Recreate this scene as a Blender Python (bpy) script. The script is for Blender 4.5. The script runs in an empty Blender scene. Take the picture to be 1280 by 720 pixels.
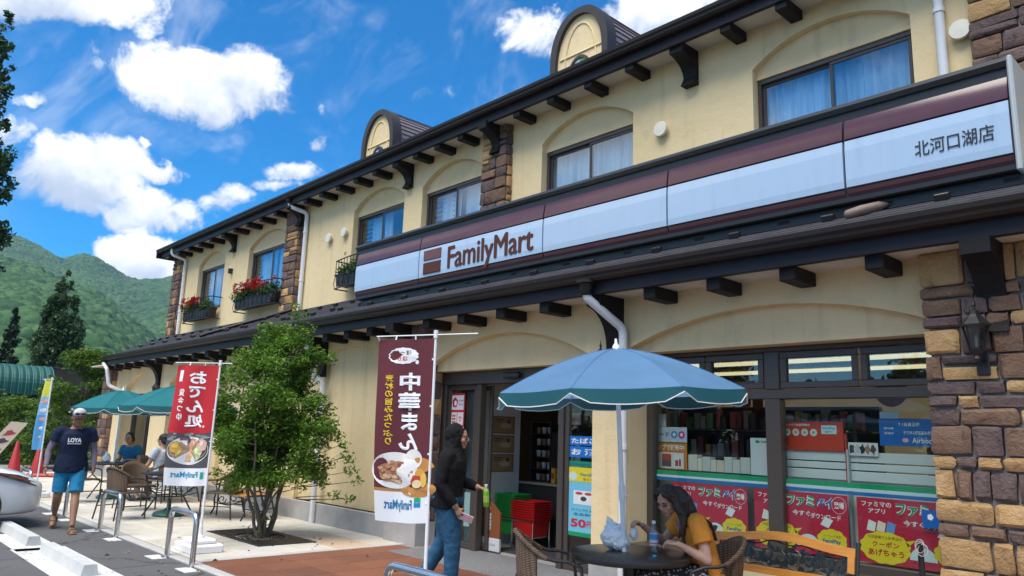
import bpy, bmesh, math, random
import numpy as np
from mathutils import Vector, Matrix, noise as mnoise
random.seed(7); rng = np.random.default_rng(7)
SC = bpy.context.scene; COL = SC.collection
PI = math.pi
# ------------------------------------------------------------------ camera
cam = bpy.data.cameras.new('camera'); camo = bpy.data.objects.new('camera', cam); COL.objects.link(camo)
cam.sensor_width = 36; cam.lens = 36*942/1280; cam.clip_start = .05; cam.clip_end = 9000
RC = ((0.68406407, -0.11694056, -0.71998698), (0.72865885, 0.15469224, 0.66717808), (0.03335622, -0.98101744, 0.19102918))
camo.matrix_world = Matrix([[RC[i][0], -RC[i][1], -RC[i][2], (0, 0, 1.55)[i]] for i in range(3)] + [[0, 0, 0, 1]])
SC.camera = camo
# ------------------------------------------------------------------ light
SUN_EL, SUN_AZ = math.radians(64), math.radians(168)      # azimuth from +Y towards +X
SC.view_settings.view_transform = 'Standard'; SC.view_settings.look = 'None'
SC.view_settings.exposure = 2.02; SC.view_settings.gamma = 1.0
SC.view_settings.use_curve_mapping = False
sd = Vector((math.sin(SUN_AZ)*math.cos(SUN_EL), math.cos(SUN_AZ)*math.cos(SUN_EL), math.sin(SUN_EL)))
sl = bpy.data.lights.new('sun', 'SUN'); sl.energy = 1.4; sl.angle = math.radians(45); sl.color = (1, .94, .84)
so = bpy.data.objects.new('sun', sl); COL.objects.link(so); so.rotation_euler = sd.to_track_quat('Z', 'Y').to_euler()

class NT:
    """small node-tree helper"""
    def __init__(s, tree): s.t = tree; s.n = tree.nodes; s.l = tree.links
    def node(s, typ, **kw):
        n = s.n.new(typ)
        for k, v in kw.items():
            if k.startswith('i_'):
                k = k[2:]; k = int(k) if k.isdigit() else k.replace('_', ' ')
                s.put(n.inputs[k], v)
            else: setattr(n, k, v)
        return n
    def put(s, sock, v):
        if isinstance(v, bpy.types.NodeSocket): s.l.new(v, sock)
        else: sock.default_value = v
    def m(s, op, a, b=None, c=None, clamp=False):
        n = s.n.new('ShaderNodeMath'); n.operation = op; n.use_clamp = clamp
        for i, v in enumerate((a, b, c)):
            if v is not None: s.put(n.inputs[i], v)
        return n.outputs[0]
    def vm(s, op, a, b=None, out=0, scale=None):
        n = s.n.new('ShaderNodeVectorMath'); n.operation = op; s.put(n.inputs[0], a)
        if b is not None: s.put(n.inputs[1], b)
        if scale is not None: s.put(n.inputs['Scale'], scale)
        return n.outputs[out]
    def mix(s, f, a, b):
        n = s.n.new('ShaderNodeMix'); n.data_type = 'RGBA'
        s.put(n.inputs[0], f); s.put(n.inputs[6], a); s.put(n.inputs[7], b); return n.outputs[2]
    def noise(s, vec, scale, detail=5, rough=.55, out=0, dist=0.):
        n = s.n.new('ShaderNodeTexNoise'); n.inputs['Scale'].default_value = scale; n.inputs['Detail'].default_value = detail
        n.inputs['Roughness'].default_value = rough; n.inputs['Distortion'].default_value = dist
        if vec is not None: s.l.new(vec, n.inputs['Vector'])
        return n.outputs[out]
    def ramp(s, f, *stops):
        n = s.n.new('ShaderNodeValToRGB'); e = n.color_ramp.elements
        while len(e) < len(stops): e.new(.5)
        for el, (p, c) in zip(e, stops): el.position = p; el.color = (*c, 1) if len(c) == 3 else c
        s.put(n.inputs[0], f); return n.outputs[0]
    def mrange(s, v, a, b, c=0., d=1., smooth=True):
        n = s.n.new('ShaderNodeMapRange'); n.clamp = True
        if smooth: n.interpolation_type = 'SMOOTHSTEP'
        for i, q in enumerate((v, a, b, c, d)): s.put(n.inputs[i], q)
        return n.outputs[0]

world = bpy.data.worlds.new('World'); SC.world = world; world.use_nodes = True
w = NT(world.node_tree); w.n.clear()
sky = w.node('ShaderNodeTexSky', sky_type='NISHITA', sun_disc=False, sun_elevation=SUN_EL, sun_rotation=SUN_AZ, air_density=1.0, dust_density=.25, ozone_density=3.0, altitude=900)
hs = w.node('ShaderNodeHueSaturation', i_Saturation=1.8, i_Value=1.0, i_Color=sky.outputs[0])
D0 = w.node('ShaderNodeTexCoord').outputs['Generated']
F_ = np.array(RC)
def pixdir(px, py):
    d = F_ @ np.array([px-640., py-360., 942.]); return Vector(d/np.linalg.norm(d))
nz = w.noise(D0, 9, 9, .62, out=1)
nz2 = w.noise(D0, 3.2, 3, .5, out=1)
off = w.vm('SCALE', w.vm('SUBTRACT', nz, (.5, .5, .5)), scale=.085)
off2 = w.vm('SCALE', w.vm('SUBTRACT', nz2, (.5, .5, .5)), scale=.05)
D = w.vm('ADD', w.vm('ADD', D0, off), off2)
# the main clouds of the photograph, as directions in the sky with angular half-sizes
CL = [(60, 4, 150, 46, .95), (150, 22, 52, 30, .7), (255, 100, 125, 58, 1.0), (165, 75, 45, 20, .5), (115, 225, 85, 50, 1.), (190, 270, 60, 34, 1.), (195, 222, 40, 18, .8), (185, 335, 58, 44, 1.5),
      (230, 340, 60, 40, 1.5), (285, 252, 50, 22, .75), (368, 210, 46, 20, .7), (345, 232, 40, 14, .5), (390, 168, 24, 18, .45), (398, 135, 18, 14, .5), (15, 180, 36, 34, .7), (42, 135, 24, 10, .5),
      (180, 191, 12, 9, .7), (665, 40, 44, 40, .75), (700, 60, 60, 28, .45), (835, 8, 110, 44, .9), (460, 95, 120, 30, .28), (545, 120, 90, 22, .25), (20, 215, 40, 14, .4), (410, 12, 70, 18, .25)]
tot = None; vsum = None; ksum = None
for (px, py, a, b, dens) in CL:
    c = pixdir(px, py); r = (pixdir(px+1, py)-c).normalized(); u = c.cross(r).normalized() * -1
    du = w.vm('DOT_PRODUCT', D, tuple(r*(1/(a/942))), out=1); dv = w.vm('DOT_PRODUCT', D, tuple(u*(1/(b/942))), out=1)
    dc = w.vm('DOT_PRODUCT', D, tuple(c), out=1)
    q = w.m('ADD', w.m('MULTIPLY', du, du), w.m('MULTIPLY', dv, dv))
    k = w.m('MULTIPLY', w.m('SUBTRACT', 1., q, clamp=True), w.mrange(dc, .3, .6, 0, dens))
    tot = k if tot is None else w.m('MAXIMUM', tot, k)
    kv = w.m('MULTIPLY', k, dv); vsum = kv if vsum is None else w.m('ADD', vsum, kv); ksum = k if ksum is None else w.m('ADD', ksum, k)
nb = w.noise(D0, 16, 12, .68, dist=.4)
den = w.m('ADD', tot, w.m('MULTIPLY', w.m('SUBTRACT', nb, .5), 1.5))
under = w.m('DIVIDE', vsum, w.m('ADD', ksum, .02))
mask = w.m('MULTIPLY', w.mrange(den, .29, .72), w.mrange(tot, .04, .28))
# elsewhere the same kind of scattered fair-weather cloud goes on
gen = w.noise(D0, 2.6, 9, .58)
fwd = w.vm('DOT_PRODUCT', D0, tuple(pixdir(500, 300)), out=1)
away = w.mrange(fwd, .93, .70)
gmask = w.m('MULTIPLY', w.mrange(gen, .47, .60), away)
mask = w.m('MAXIMUM', mask, gmask)
shade = w.noise(D0, 7, 5, .6)
sep = w.node('ShaderNodeSeparateXYZ', i_0=D0)
ccol = w.mix(w.mrange(w.m('ADD', w.m('ADD', shade, w.m('MULTIPLY', under, .42)), w.m('MULTIPLY', w.m('SUBTRACT', nb, .5), .5)), .22, .62), (.155, .180, .225, 1), (.315, .32, .325, 1))
skyc = w.vm('SCALE', hs.outputs[0], scale=.05)
veil = w.m('MULTIPLY', w.mrange(w.noise(w.node('ShaderNodeMapping', i_Vector=D0, i_Scale=(2.2, 5.5, 4.5), i_Rotation=(0, 0, .5)).outputs[0], 1.6, 10, .62, dist=.8), .50, .80), .34)
mixed = w.mix(w.m('MAXIMUM', w.m('MULTIPLY', mask, .97), veil), skyc, ccol)
bg = w.node('ShaderNodeBackground', i_Color=mixed, i_Strength=1.0)
w.l.new(bg.outputs[0], w.node('ShaderNodeOutputWorld').inputs[0])

# ------------------------------------------------------------------ materials
MC = {}
def mat(name, col=(.5, .5, .5), rough=.6, metal=0., spec=.5, build=None, bump=None, var=0., trans=0.):
    """procedural principled material; bump=(scale, strength[, detail]); var = colour variation"""
    if name in MC: return MC[name]
    m = bpy.data.materials.new(name); m.use_nodes = True; MC[name] = m
    t = NT(m.node_tree); bs = t.n['Principled BSDF']
    bs.inputs['Base Color'].default_value = (*col, 1); bs.inputs['Roughness'].default_value = rough
    bs.inputs['Metallic'].default_value = metal; bs.inputs['Specular IOR Level'].default_value = spec
    co = t.node('ShaderNodeTexCoord').outputs['Object']
    if var:
        n = t.noise(co, 3.0, 6, .6)
        lo = tuple(c*(1-var) for c in col); hi = tuple(min(1, c*(1+var*.7)) for c in col)
        t.put(bs.inputs['Base Color'], t.ramp(n, (.3, lo), (.7, hi)))
    if bump:
        n = t.noise(co, bump[0], bump[2] if len(bump) > 2 else 4, .6)
        b = t.node('ShaderNodeBump', i_Strength=bump[1], i_Distance=.01, i_Height=n)
        t.l.new(b.outputs[0], bs.inputs['Normal'])
    if build: build(t, bs, co)
    return m
def flat(col, rough=.55):
    return mat('print_%02x%02x%02x' % tuple(int(max(0, min(1, c))*255) for c in col) + ('' if rough == .55 else '_g'), col, rough)
def srgb(r, g, b):
    f = lambda c: (c/255/12.92) if c <= 10 else ((c/255+.055)/1.055)**2.4
    return (f(r), f(g), f(b))

def _stucco(t, bs, co):
    big = t.noise(co, .55, 4, .6); fine = t.noise(co, 26, 5, .7); mid = t.noise(co, 5, 5, .65)
    sx = t.node('ShaderNodeMapping', i_Vector=co, i_Scale=(3.2, 3.2, .22)).outputs[0]
    streak = t.noise(sx, 1.6, 5, .6)
    c = t.ramp(big, (.3, (.70, .555, .315)), (.7, (.77, .62, .375)))
    c = t.mix(t.mrange(mid, .45, .75, 0, .35), c, (.64, .49, .25, 1))
    c = t.mix(t.mrange(streak, .53, .78, 0, .45), c, (.47, .375, .23, 1))
    dn = t.noise(co, 1.3, 7, .72); c = t.mix(t.mrange(dn, .56, .70, 0, .38), c, (.46, .40, .28, 1))
    t.put(bs.inputs['Base Color'], c)
    h = t.m('ADD', t.m('MULTIPLY', fine, .7), mid)
    t.l.new(t.node('ShaderNodeBump', i_Strength=.55, i_Distance=.012, i_Height=h).outputs[0], bs.inputs['Normal'])
STUCCO = mat('cream_stucco', rough=.9, spec=.2, build=_stucco)
SOFFIT = mat('soffit_board', (.62, .56, .45), .8, var=.08)
DKWOOD = mat('dark_brown_timber', (.012, .010, .011), .6, spec=.25, bump=(14, .3), var=.25)
GUTTER = mat('brown_gutter', (.022, .015, .013), .42, spec=.3, var=.15)
FASCIA = mat('dark_fascia', (.014, .012, .018), .5, spec=.3, var=.15)
def _shingle(t, bs, co):
    n = t.noise(co, 6, 5, .65); r = t.node('ShaderNodeObjectInfo').outputs['Random']
    c = t.ramp(t.m('ADD', t.m('MULTIPLY', n, .8), t.m('MULTIPLY', r, .2)), (.3, (.028, .025, .03)), (.7, (.065, .06, .07)))
    t.put(bs.inputs['Base Color'], c)
    t.l.new(t.node('ShaderNodeBump', i_Strength=.4, i_Distance=.01, i_Height=t.noise(co, 60, 3, .7)).outputs[0], bs.inputs['Normal'])
SHINGLE = mat('dark_grey_shingle', rough=.7, spec=.4, build=_shingle)
def _stone_of(ca, cb, cc):
    def f(t, bs, co):
        P = t.node('ShaderNodeNewGeometry').outputs['Position']; r = t.node('ShaderNodeObjectInfo').outputs['Random']
        n = t.noise(P, 7, 7, .7, dist=.6); n2 = t.noise(P, 34, 5, .7); n3 = t.noise(P, 3.0, 3, .6)
        base = t.mix(t.m('ADD', t.m('MULTIPLY', r, .6), t.m('MULTIPLY', n3, .4)), (*ca, 1), (*cb, 1))
        c = t.mix(t.mrange(n, .50, .70, 0, .55), base, (*cc, 1)); c = t.mix(t.mrange(n, .46, .30, 0, .7), c, tuple(x*.38 for x in ca)+(1,)); c = t.mix(t.mrange(n2, .56, .78, 0, .35), c, tuple(min(.7, x*1.7) for x in cb)+(1,))
        t.put(bs.inputs['Base Color'], c)
        h = t.m('ADD', t.m('MULTIPLY', n, 1.2), t.m('MULTIPLY', n2, .45))
        t.l.new(t.node('ShaderNodeBump', i_Strength=1., i_Distance=.035, i_Height=h).outputs[0], bs.inputs['Normal'])
    return f
STONES = [mat('purple_grey_stone', rough=.88, spec=.25, build=_stone_of((.105, .076, .075), (.185, .13, .12), (.24, .15, .105))), mat('brown_stone', rough=.88, spec=.25, build=_stone_of((.15, .095, .07), (.25, .155, .105), (.33, .20, .115))),
          mat('tan_stone', rough=.88, spec=.25, build=_stone_of((.40, .235, .105), (.54, .345, .16), (.60, .42, .235)))]
MORTAR = mat('grey_mortar', (.34, .335, .34), .95, bump=(40, .6), var=.2)
CONC = mat('grey_concrete', (.36, .355, .345), .9, bump=(30, .4), var=.16)
def _asph(t, bs, co):
    n = t.noise(co, 220, 2, .6); b = t.noise(co, .35, 5, .6); cr = t.noise(co, 1.6, 6, .7)
    c = t.ramp(b, (.3, (.085, .085, .088)), (.7, (.118, .117, .118)))
    c = t.mix(t.mrange(cr, .55, .75, 0, .4), c, (.07, .07, .072, 1))
    c = t.mix(t.mrange(n, .55, .75, 0, .35), c, (.17, .165, .16, 1))
    oil = t.noise(co, .9, 3, .5, dist=1.5); c = t.mix(t.mrange(oil, .62, .72, 0, .5), c, (.045, .044, .045, 1))
    crk = t.node('ShaderNodeTexVoronoi', feature='DISTANCE_TO_EDGE', i_Vector=t.vm('ADD', co, t.vm('SCALE', t.noise(co, 1.5, 4, .6, out=1), scale=.8)), i_Scale=.45).outputs['Distance']; c = t.mix(t.mrange(crk, .012, .004, 0, .7), c, (.03, .03, .03, 1))
    t.put(bs.inputs['Base Color'], c)
    t.l.new(t.node('ShaderNodeBump', i_Strength=.6, i_Distance=.006, i_Height=n).outputs[0], bs.inputs['Normal'])
ASPHALT = mat('asphalt', rough=.85, spec=.3, build=_asph)
def _slab(t, bs, co):
    r = t.node('ShaderNodeObjectInfo').outputs['Random']
    n = t.noise(t.node('ShaderNodeNewGeometry').outputs['Position'], 3.5, 6, .65)
    c = t.ramp(r, (.0, (.52, .48, .40)), (.35, (.60, .57, .50)), (.62, (.50, .49, .46)), (.86, (.56, .52, .44)), (1., (.52, .38, .26)))
    c = t.mix(t.mrange(n, .42, .75, 0, .55), c, (.40, .36, .31, 1))
    t.put(bs.inputs['Base Color'], c)
    t.l.new(t.node('ShaderNodeBump', i_Strength=.25, i_Distance=.01, i_Height=t.noise(co, 30, 5, .7)).outputs[0], bs.inputs['Normal'])
SLAB = mat('beige_paving', rough=.75, spec=.35, build=_slab)
def _terra(t, bs, co):
    r = t.node('ShaderNodeObjectInfo').outputs['Random']
    n = t.noise(t.node('ShaderNodeNewGeometry').outputs['Position'], 4, 6, .65)
    c = t.ramp(r, (0, (.17, .063, .036)), (.5, (.22, .083, .046)), (1, (.14, .057, .036)))
    c = t.mix(t.mrange(n, .45, .75, 0, .5), c, (.20, .09, .06, 1))
    t.put(bs.inputs['Base Color'], c)
TERRA = mat('brown_tile', rough=.55, spec=.45, build=_terra)
GRANITE = mat('speckled_granite', (.17, .17, .18), .6, build=lambda t, bs, co: t.put(bs.inputs['Base Color'], t.ramp(t.noise(co, 90, 3, .7), (.35, (.07, .07, .075)), (.65, (.26, .26, .27)))))
WHITE = mat('white_paint', (.78, .78, .77), .45, var=.05)
def _rp(t, bs, co):
    P = t.node('ShaderNodeNewGeometry').outputs['Position']; n = t.noise(P, 26, 6, .75); n2 = t.noise(P, 3, 4, .6)
    t.put(bs.inputs['Base Color'], t.mix(t.mrange(t.m('ADD', n, t.m('MULTIPLY', n2, .5)), .80, .92), (.60, .60, .58, 1), (.17, .17, .17, 1)))
ROADPAINT = mat('road_paint', rough=.85, build=_rp)
PIPEW = mat('white_downpipe', (.70, .71, .72), .35, var=.04)
FRAME = mat('bronze_window_frame', (.062, .05, .043), .4, spec=.5)
BLACK = mat('black_metal', (.015, .015, .016), .4)
STEEL = mat('brushed_steel', (.62, .62, .63), .22, metal=1., bump=(80, .04))
CHROME = mat('chrome', (.7, .7, .7), .12, metal=1.)
def glass(name, tint=(1, 1, 1), refl=1.0, base=.04):
    if name in MC: return MC[name]
    m = bpy.data.materials.new(name); m.use_nodes = True; MC[name] = m
    t = NT(m.node_tree); t.n.clear()
    tr = t.node('ShaderNodeBsdfTransparent', i_Color=(*tint, 1)); gl = t.node('ShaderNodeBsdfGlossy', i_Roughness=.012, i_Color=(.95, .97, 1, 1))
    co = t.node('ShaderNodeTexCoord').outputs['Object']
    bmp = t.node('ShaderNodeBump', i_Strength=.05, i_Distance=.02, i_Height=t.noise(co, 1.1, 2, .4))
    t.l.new(bmp.outputs[0], gl.inputs['Normal'])
    lw = t.node('ShaderNodeLayerWeight', i_Blend=.5)
    f = t.m('ADD', t.m('MULTIPLY', t.m('POWER', lw.outputs['Facing'], 4.), refl), base, clamp=True)
    mx = t.node('ShaderNodeMixShader', i_0=f); t.l.new(tr.outputs[0], mx.inputs[1]); t.l.new(gl.outputs[0], mx.inputs[2])
    t.l.new(mx.outputs[0], t.node('ShaderNodeOutputMaterial').inputs[0]); return m
GLASS = glass('shop_glass', (.90, .94, .93), .6, .03)
GLASSUP = glass('upper_glass', (.78, .90, .97), .8, .12)
GLASSDK = glass('dark_glass', (.35, .38, .38), .8, .12)
def emit(name, col, s):
    if name in MC: return MC[name]
    m = mat(name, col, .5); b = m.node_tree.nodes['Principled BSDF']
    b.inputs['Emission Color'].default_value = (*col, 1); b.inputs['Emission Strength'].default_value = s; return m
# ------------------------------------------------------------------ mesh helpers
class MB:
    def __init__(s): s.v = []; s.f = []; s.mi = []; s.mats = []
    def mi_(s, m):
        if m not in s.mats: s.mats.append(m)
        return s.mats.index(m)
    def add(s, vs, fs, m):
        o = len(s.v); k = s.mi_(m); s.v += [tuple(v) for v in vs]
        for f in fs: s.f.append(tuple(i+o for i in f)); s.mi.append(k)
        return s
    def box(s, x0, x1, y0, y1, z0, z1, m, M=None):
        vs = [Vector((x, y, z)) for x in (x0, x1) for y in (y0, y1) for z in (z0, z1)]
        if M is not None: vs = [M @ v for v in vs]
        return s.add(vs, [(0, 1, 3, 2), (4, 6, 7, 5), (0, 4, 5, 1), (2, 3, 7, 6), (0, 2, 6, 4), (1, 5, 7, 3)], m)
    def bbox(s, x0, x1, y0, y1, z0, z1, m, b=.01, M=None):
        """box with chamfered edges"""
        if x1 < x0: x0, x1 = x1, x0
        if y1 < y0: y0, y1 = y1, y0
        if z1 < z0: z0, z1 = z1, z0
        b = min(b, (x1-x0)*.45, (y1-y0)*.45, (z1-z0)*.45)
        vs = []; X = (x0, x1); Y = (y0, y1); Z = (z0, z1); idx = {}
        for i in (0, 1):
            for j in (0, 1):
                for k in (0, 1):
                    sx, sy, sz = (1, -1)[i], (1, -1)[j], (1, -1)[k]
                    for a in range(3):
                        p = [X[i]+sx*b*(a != 0), Y[j]+sy*b*(a != 1), Z[k]+sz*b*(a != 2)]
                        idx[i, j, k, a] = len(vs); vs.append(Vector(p))
        fs = []
        for a, seq in ((0, [(0, 0), (1, 0), (1, 1), (0, 1)]), (1, [(0, 0), (0, 1), (1, 1), (1, 0)]), (2, [(0, 0), (1, 0), (1, 1), (0, 1)])):
            for q in (0, 1):
                f = []
                for u, vv in seq:
                    ijk = [u, vv]; ijk.insert(a, q); f.append(idx[(*ijk, a)])
                fs.append(tuple(f if q else f[::-1]))
        for a, b2 in ((0, 1), (1, 2), (0, 2)):
            c = 3-a-b2
            for p in (0, 1):
                for q in (0, 1):
                    def g(cv, ax):
                        t = [0, 0, 0]; t[a] = p; t[b2] = q; t[c] = cv; return idx[(*t, ax)]
                    fs.append((g(0, a), g(1, a), g(1, b2), g(0, b2)))
        for i in (0, 1):
            for j in (0, 1):
                for k in (0, 1): fs.append(tuple(idx[i, j, k, a] for a in range(3)))
        if M is not None: vs = [M @ v for v in vs]
        return s.add(vs, fs, m)
    def quad(s, a, b, c, d, m): return s.add([a, b, c, d], [(0, 1, 2, 3)], m)
    def poly(s, ps, m): return s.add(ps, [tuple(range(len(ps)))], m)
    def tube(s, pts, r, m, n=8, cap=True, flatten=1., up=None):
        pts = [Vector(p) for p in pts]; N = len(pts); rs = [r]*N if not hasattr(r, '__len__') else r
        vs = []; prev = None
        for i, p in enumerate(pts):
            t = (pts[min(i+1, N-1)]-pts[max(i-1, 0)]).normalized()
            if prev is None:
                a = Vector((0, 0, 1)) if abs(t.z) < .9 else Vector((1, 0, 0))
                if up is not None: a = Vector(up)
                prev = (a - t*a.dot(t)).normalized()
            prev = (prev - t*prev.dot(t)).normalized(); q = t.cross(prev)
            for k in range(n):
                an = 2*PI*k/n; vs.append(p + prev*(math.cos(an)*rs[i]*flatten) + q*(math.sin(an)*rs[i]))
        fs = [(i*n+k, i*n+(k+1) % n, (i+1)*n+(k+1) % n, (i+1)*n+k) for i in range(N-1) for k in range(n)]
        if cap: fs += [tuple(range(n))[::-1], tuple((N-1)*n+k for k in range(n))]
        return s.add(vs, fs, m)
    def lathe(s, prof, c, m, n=16, axis=None):
        """prof: list of (r, z) about the vertical through c"""
        vs = []; c = Vector(c)
        M = axis.to_track_quat('Z', 'Y').to_matrix() if axis is not None else Matrix.Identity(3)
        for r, z in prof:
            for k in range(n): vs.append(c + M @ Vector((r*math.cos(2*PI*k/n), r*math.sin(2*PI*k/n), z)))
        N = len(prof)
        fs = [(i*n+k, i*n+(k+1) % n, (i+1)*n+(k+1) % n, (i+1)*n+k) for i in range(N-1) for k in range(n)]
        fs += [tuple(range(n))[::-1], tuple((N-1)*n+k for k in range(n))]
        return s.add(vs, fs, m)
    def rings(s, rs, m, n=14, fwd=None):
        """rs: (cx,cy,cz,rx,ry) horizontal elliptical rings, capped"""
        vs = []
        for cx, cy, cz, rx, ry in rs:
            for k in range(n): vs.append((cx+rx*math.cos(2*PI*k/n), cy+ry*math.sin(2*PI*k/n), cz))
        N = len(rs)
        fs = [(i*n+k, i*n+(k+1) % n, (i+1)*n+(k+1) % n, (i+1)*n+k) for i in range(N-1) for k in range(n)]
        fs += [tuple(range(n))[::-1], tuple((N-1)*n+k for k in range(n))]
        return s.add(vs, fs, m)
    def ball(s, c, r, m, n=10, k=7, M=None):
        rx, ry, rz = r if hasattr(r, '__len__') else (r, r, r); vs = []; c = Vector(c)
        for i in range(k+1):
            th = PI*i/k
            for j in range(n):
                q = Vector((rx*math.sin(th)*math.cos(2*PI*j/n), ry*math.sin(th)*math.sin(2*PI*j/n), -rz*math.cos(th)))
                vs.append(c + (M @ q if M is not None else q))
        fs = [(i*n+j, i*n+(j+1) % n, (i+1)*n+(j+1) % n, (i+1)*n+j) for i in range(k) for j in range(n)]
        return s.add(vs, fs, m)
    def prism(s, pts, a, b, m, axis='y'):
        """extrude polygon pts (2d) between a and b along axis"""
        f = {'y': lambda p, t: (p[0], t, p[1]), 'x': lambda p, t: (t, p[0], p[1]), 'z': lambda p, t: (p[0], p[1], t)}[axis]
        n = len(pts); vs = [f(p, a) for p in pts] + [f(p, b) for p in pts]
        fs = [tuple(range(n)), tuple(range(n, 2*n))[::-1]] + [(i, i+n, (i+1) % n+n, (i+1) % n) for i in range(n)]
        return s.add(vs, fs, m)
    def mesh(s, name, off=None, smooth=False, fix=True):
        me = bpy.data.meshes.new(name)
        vs = s.v if off is None else [(x-off[0], y-off[1], z-off[2]) for x, y, z in s.v]
        me.from_pydata(vs, [], s.f)
        for m in s.mats: me.materials.append(m)
        if len(s.mats) > 1: me.polygons.foreach_set('material_index', s.mi)
        if fix:
            bm = bmesh.new(); bm.from_mesh(me); bmesh.ops.recalc_face_normals(bm, faces=bm.faces); bm.to_mesh(me); bm.free()
        if smooth:
            me.polygons.foreach_set('use_smooth', [True]*len(me.polygons))
            try: me.set_sharp_from_angle(angle=smooth if smooth is not True else math.radians(50))
            except Exception: pass
        me.update(); return me
    def build(s, name, parent=None, smooth=False, off=None, fix=True):
        if off is None and parent is not None and parent.get('_world'): off = tuple(parent['_world'])
        o = bpy.data.objects.new(name, s.mesh(name, off, smooth, fix)); COL.objects.link(o)
        if parent is not None: o.parent = parent
        return o
def tag(o, label=None, cat=None, group=None, kind=None):
    if label: o['label'] = label
    if cat: o['category'] = cat
    if group: o['group'] = group
    if kind: o['kind'] = kind
    return o
def thing(name, label, cat, loc=(0, 0, 0), rz=0., group=None, world=False):
    """Empty at the base of a thing; world=True: its parts are written in world coordinates"""
    o = bpy.data.objects.new(name, None); COL.objects.link(o); o.location = loc; o.rotation_euler = (0, 0, rz)
    o.empty_display_size = .1
    if world: o['_world'] = tuple(loc)
    return tag(o, label, cat, group)
def top(mb, name, label, cat, loc=(0, 0, 0), group=None, smooth=False, rz=0.):
    """a thing that is one mesh, written in local coordinates"""
    o = mb.build(name, smooth=smooth); o.location = loc; o.rotation_euler = (0, 0, rz); return tag(o, label, cat, group)
KIDS = {}
def copy_tree(o, parent=None):
    c = o.copy(); COL.objects.link(c)
    if parent is not None: c.parent = parent
    for ch in [k for k in bpy.data.objects if k.parent == o]: copy_tree(ch, c)
    return c
def child(mesh, name, parent, loc=(0, 0, 0), rot=None):
    o = bpy.data.objects.new(name, mesh); COL.objects.link(o); o.parent = parent; o.location = loc
    if rot: o.rotation_euler = rot
    return o
def text_geo(body, size, bold=0., align='CENTER', spacing=1., shear=0., extrude=0.):
    cu = bpy.data.curves.new('t', 'FONT'); cu.body = body; cu.size = size; cu.align_x = align; cu.align_y = 'CENTER'
    cu.offset = bold*size; cu.space_character = spacing; cu.shear = shear; cu.resolution_u = 3; cu.extrude = extrude
    o = bpy.data.objects.new('t', cu); COL.objects.link(o)
    bpy.context.view_layer.update()
    me = bpy.data.meshes.new_from_object(o.evaluated_get(bpy.context.evaluated_depsgraph_get()))
    vs = [tuple(v.co) for v in me.vertices]; fs = [tuple(p.vertices) for p in me.polygons]
    bpy.data.objects.remove(o); bpy.data.curves.remove(cu); bpy.data.meshes.remove(me)
    return vs, fs
def add_text(mb, body, size, m, fn, bold=.012, **kw):
    vs, fs = text_geo(body, size, bold, **kw); mb.add([fn(x, y, z) for x, y, z in vs], fs, m)
def sculpt(mb, name, parent, voxel, smooth=4, disp=None, m=None):
    """union of overlapping closed pieces as one continuous smooth surface"""
    o = mb.build('tmp')
    r = o.modifiers.new('r', 'REMESH'); r.mode = 'VOXEL'; r.voxel_size = voxel
    if smooth: s = o.modifiers.new('s', 'SMOOTH'); s.iterations = smooth; s.factor = .5
    if disp:
        tx = bpy.data.textures.new('folds', 'CLOUDS'); tx.noise_scale = disp[0]; tx.noise_depth = 2
        d = o.modifiers.new('d', 'DISPLACE'); d.texture = tx; d.strength = disp[1]; d.mid_level = .5
    bpy.context.view_layer.update()
    me = bpy.data.meshes.new_from_object(o.evaluated_get(bpy.context.evaluated_depsgraph_get()))
    old = o.data; bpy.data.objects.remove(o); bpy.data.meshes.remove(old)
    me.name = name; me.materials.clear(); me.materials.append(m or mb.mats[0])
    me.polygons.foreach_set('material_index', [0]*len(me.polygons)); me.polygons.foreach_set('use_smooth', [True]*len(me.polygons)); me.update()
    q = bpy.data.objects.new(name, me); COL.objects.link(q)
    if parent is not None: q.parent = parent
    return q
# ================================================================== ground
MB().quad((-400, -400, 0), (400, -400, 0), (400, 400, 0), (-400, 400, 0), ASPHALT).build('asphalt_road')['kind'] = 'structure'
pav = MB().box(-30, 6, 3.58, 6.9, -.1, .018, mat('paving_joint', (.24, .21, .18), .9)).build('pavement'); pav['kind'] = 'structure'
# kerb: pale flush edging stones laid end to end
x = -30.
kb = None
kerb = MB().box(-30, 6, 3.44, 3.576, -.1, .012, mat('kerb_bed', (.2, .2, .19), .9)).build('kerb'); kerb['kind'] = 'structure'
mk = MB().bbox(-.296, .296, -.062, .062, 0, .022, mat('kerb_stone', (.44, .43, .41), .85, var=.15, bump=(30, .3)), .006).mesh('edging_stone')
for i in range(60): child(mk, 'edging_stone', kerb, (-29.7+i*.6, 3.51, .004))
# beige slabs left of the brown entrance tiles
sm = MB().bbox(-.289, .289, -.289, .289, -.02, .028, SLAB, .006).mesh('paving_slab')
for i in range(30):
    for j in range(5):
        cx, cy = -9.30-i*.6, 3.89+j*.6
        if -11.4 < cx < -9.5 and 4.5 < cy < 5.6: continue
        if cx > -26: child(sm, 'paving_slab', pav, (cx, cy, rng.uniform(-.0015, .0015)))
hm = MB().bbox(-.293, .293, -.068, .068, -.02, .028, SLAB, .005).mesh('paving_slab')
for i in range(30): child(hm, 'paving_slab', pav, (-9.30-i*.6, 6.66-.12, 0))
MB().bbox(-9.0, -8.88, 3.59, 6.44, -.02, .031, mat('kerb_stone'), .006).build('edging_strip', pav)
tm = MB().bbox(-.217, .217, -.217, .217, -.02, .028, TERRA, .005).mesh('floor_tile')
for i in range(20):
    for j in range(6):
        cx, cy = -8.645+i*.45, 3.81+j*.45
        if cy > 5.9 and cx > -8.5: continue
        child(tm, 'floor_tile', pav, (cx, cy, rng.uniform(-.001, .001)))
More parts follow.
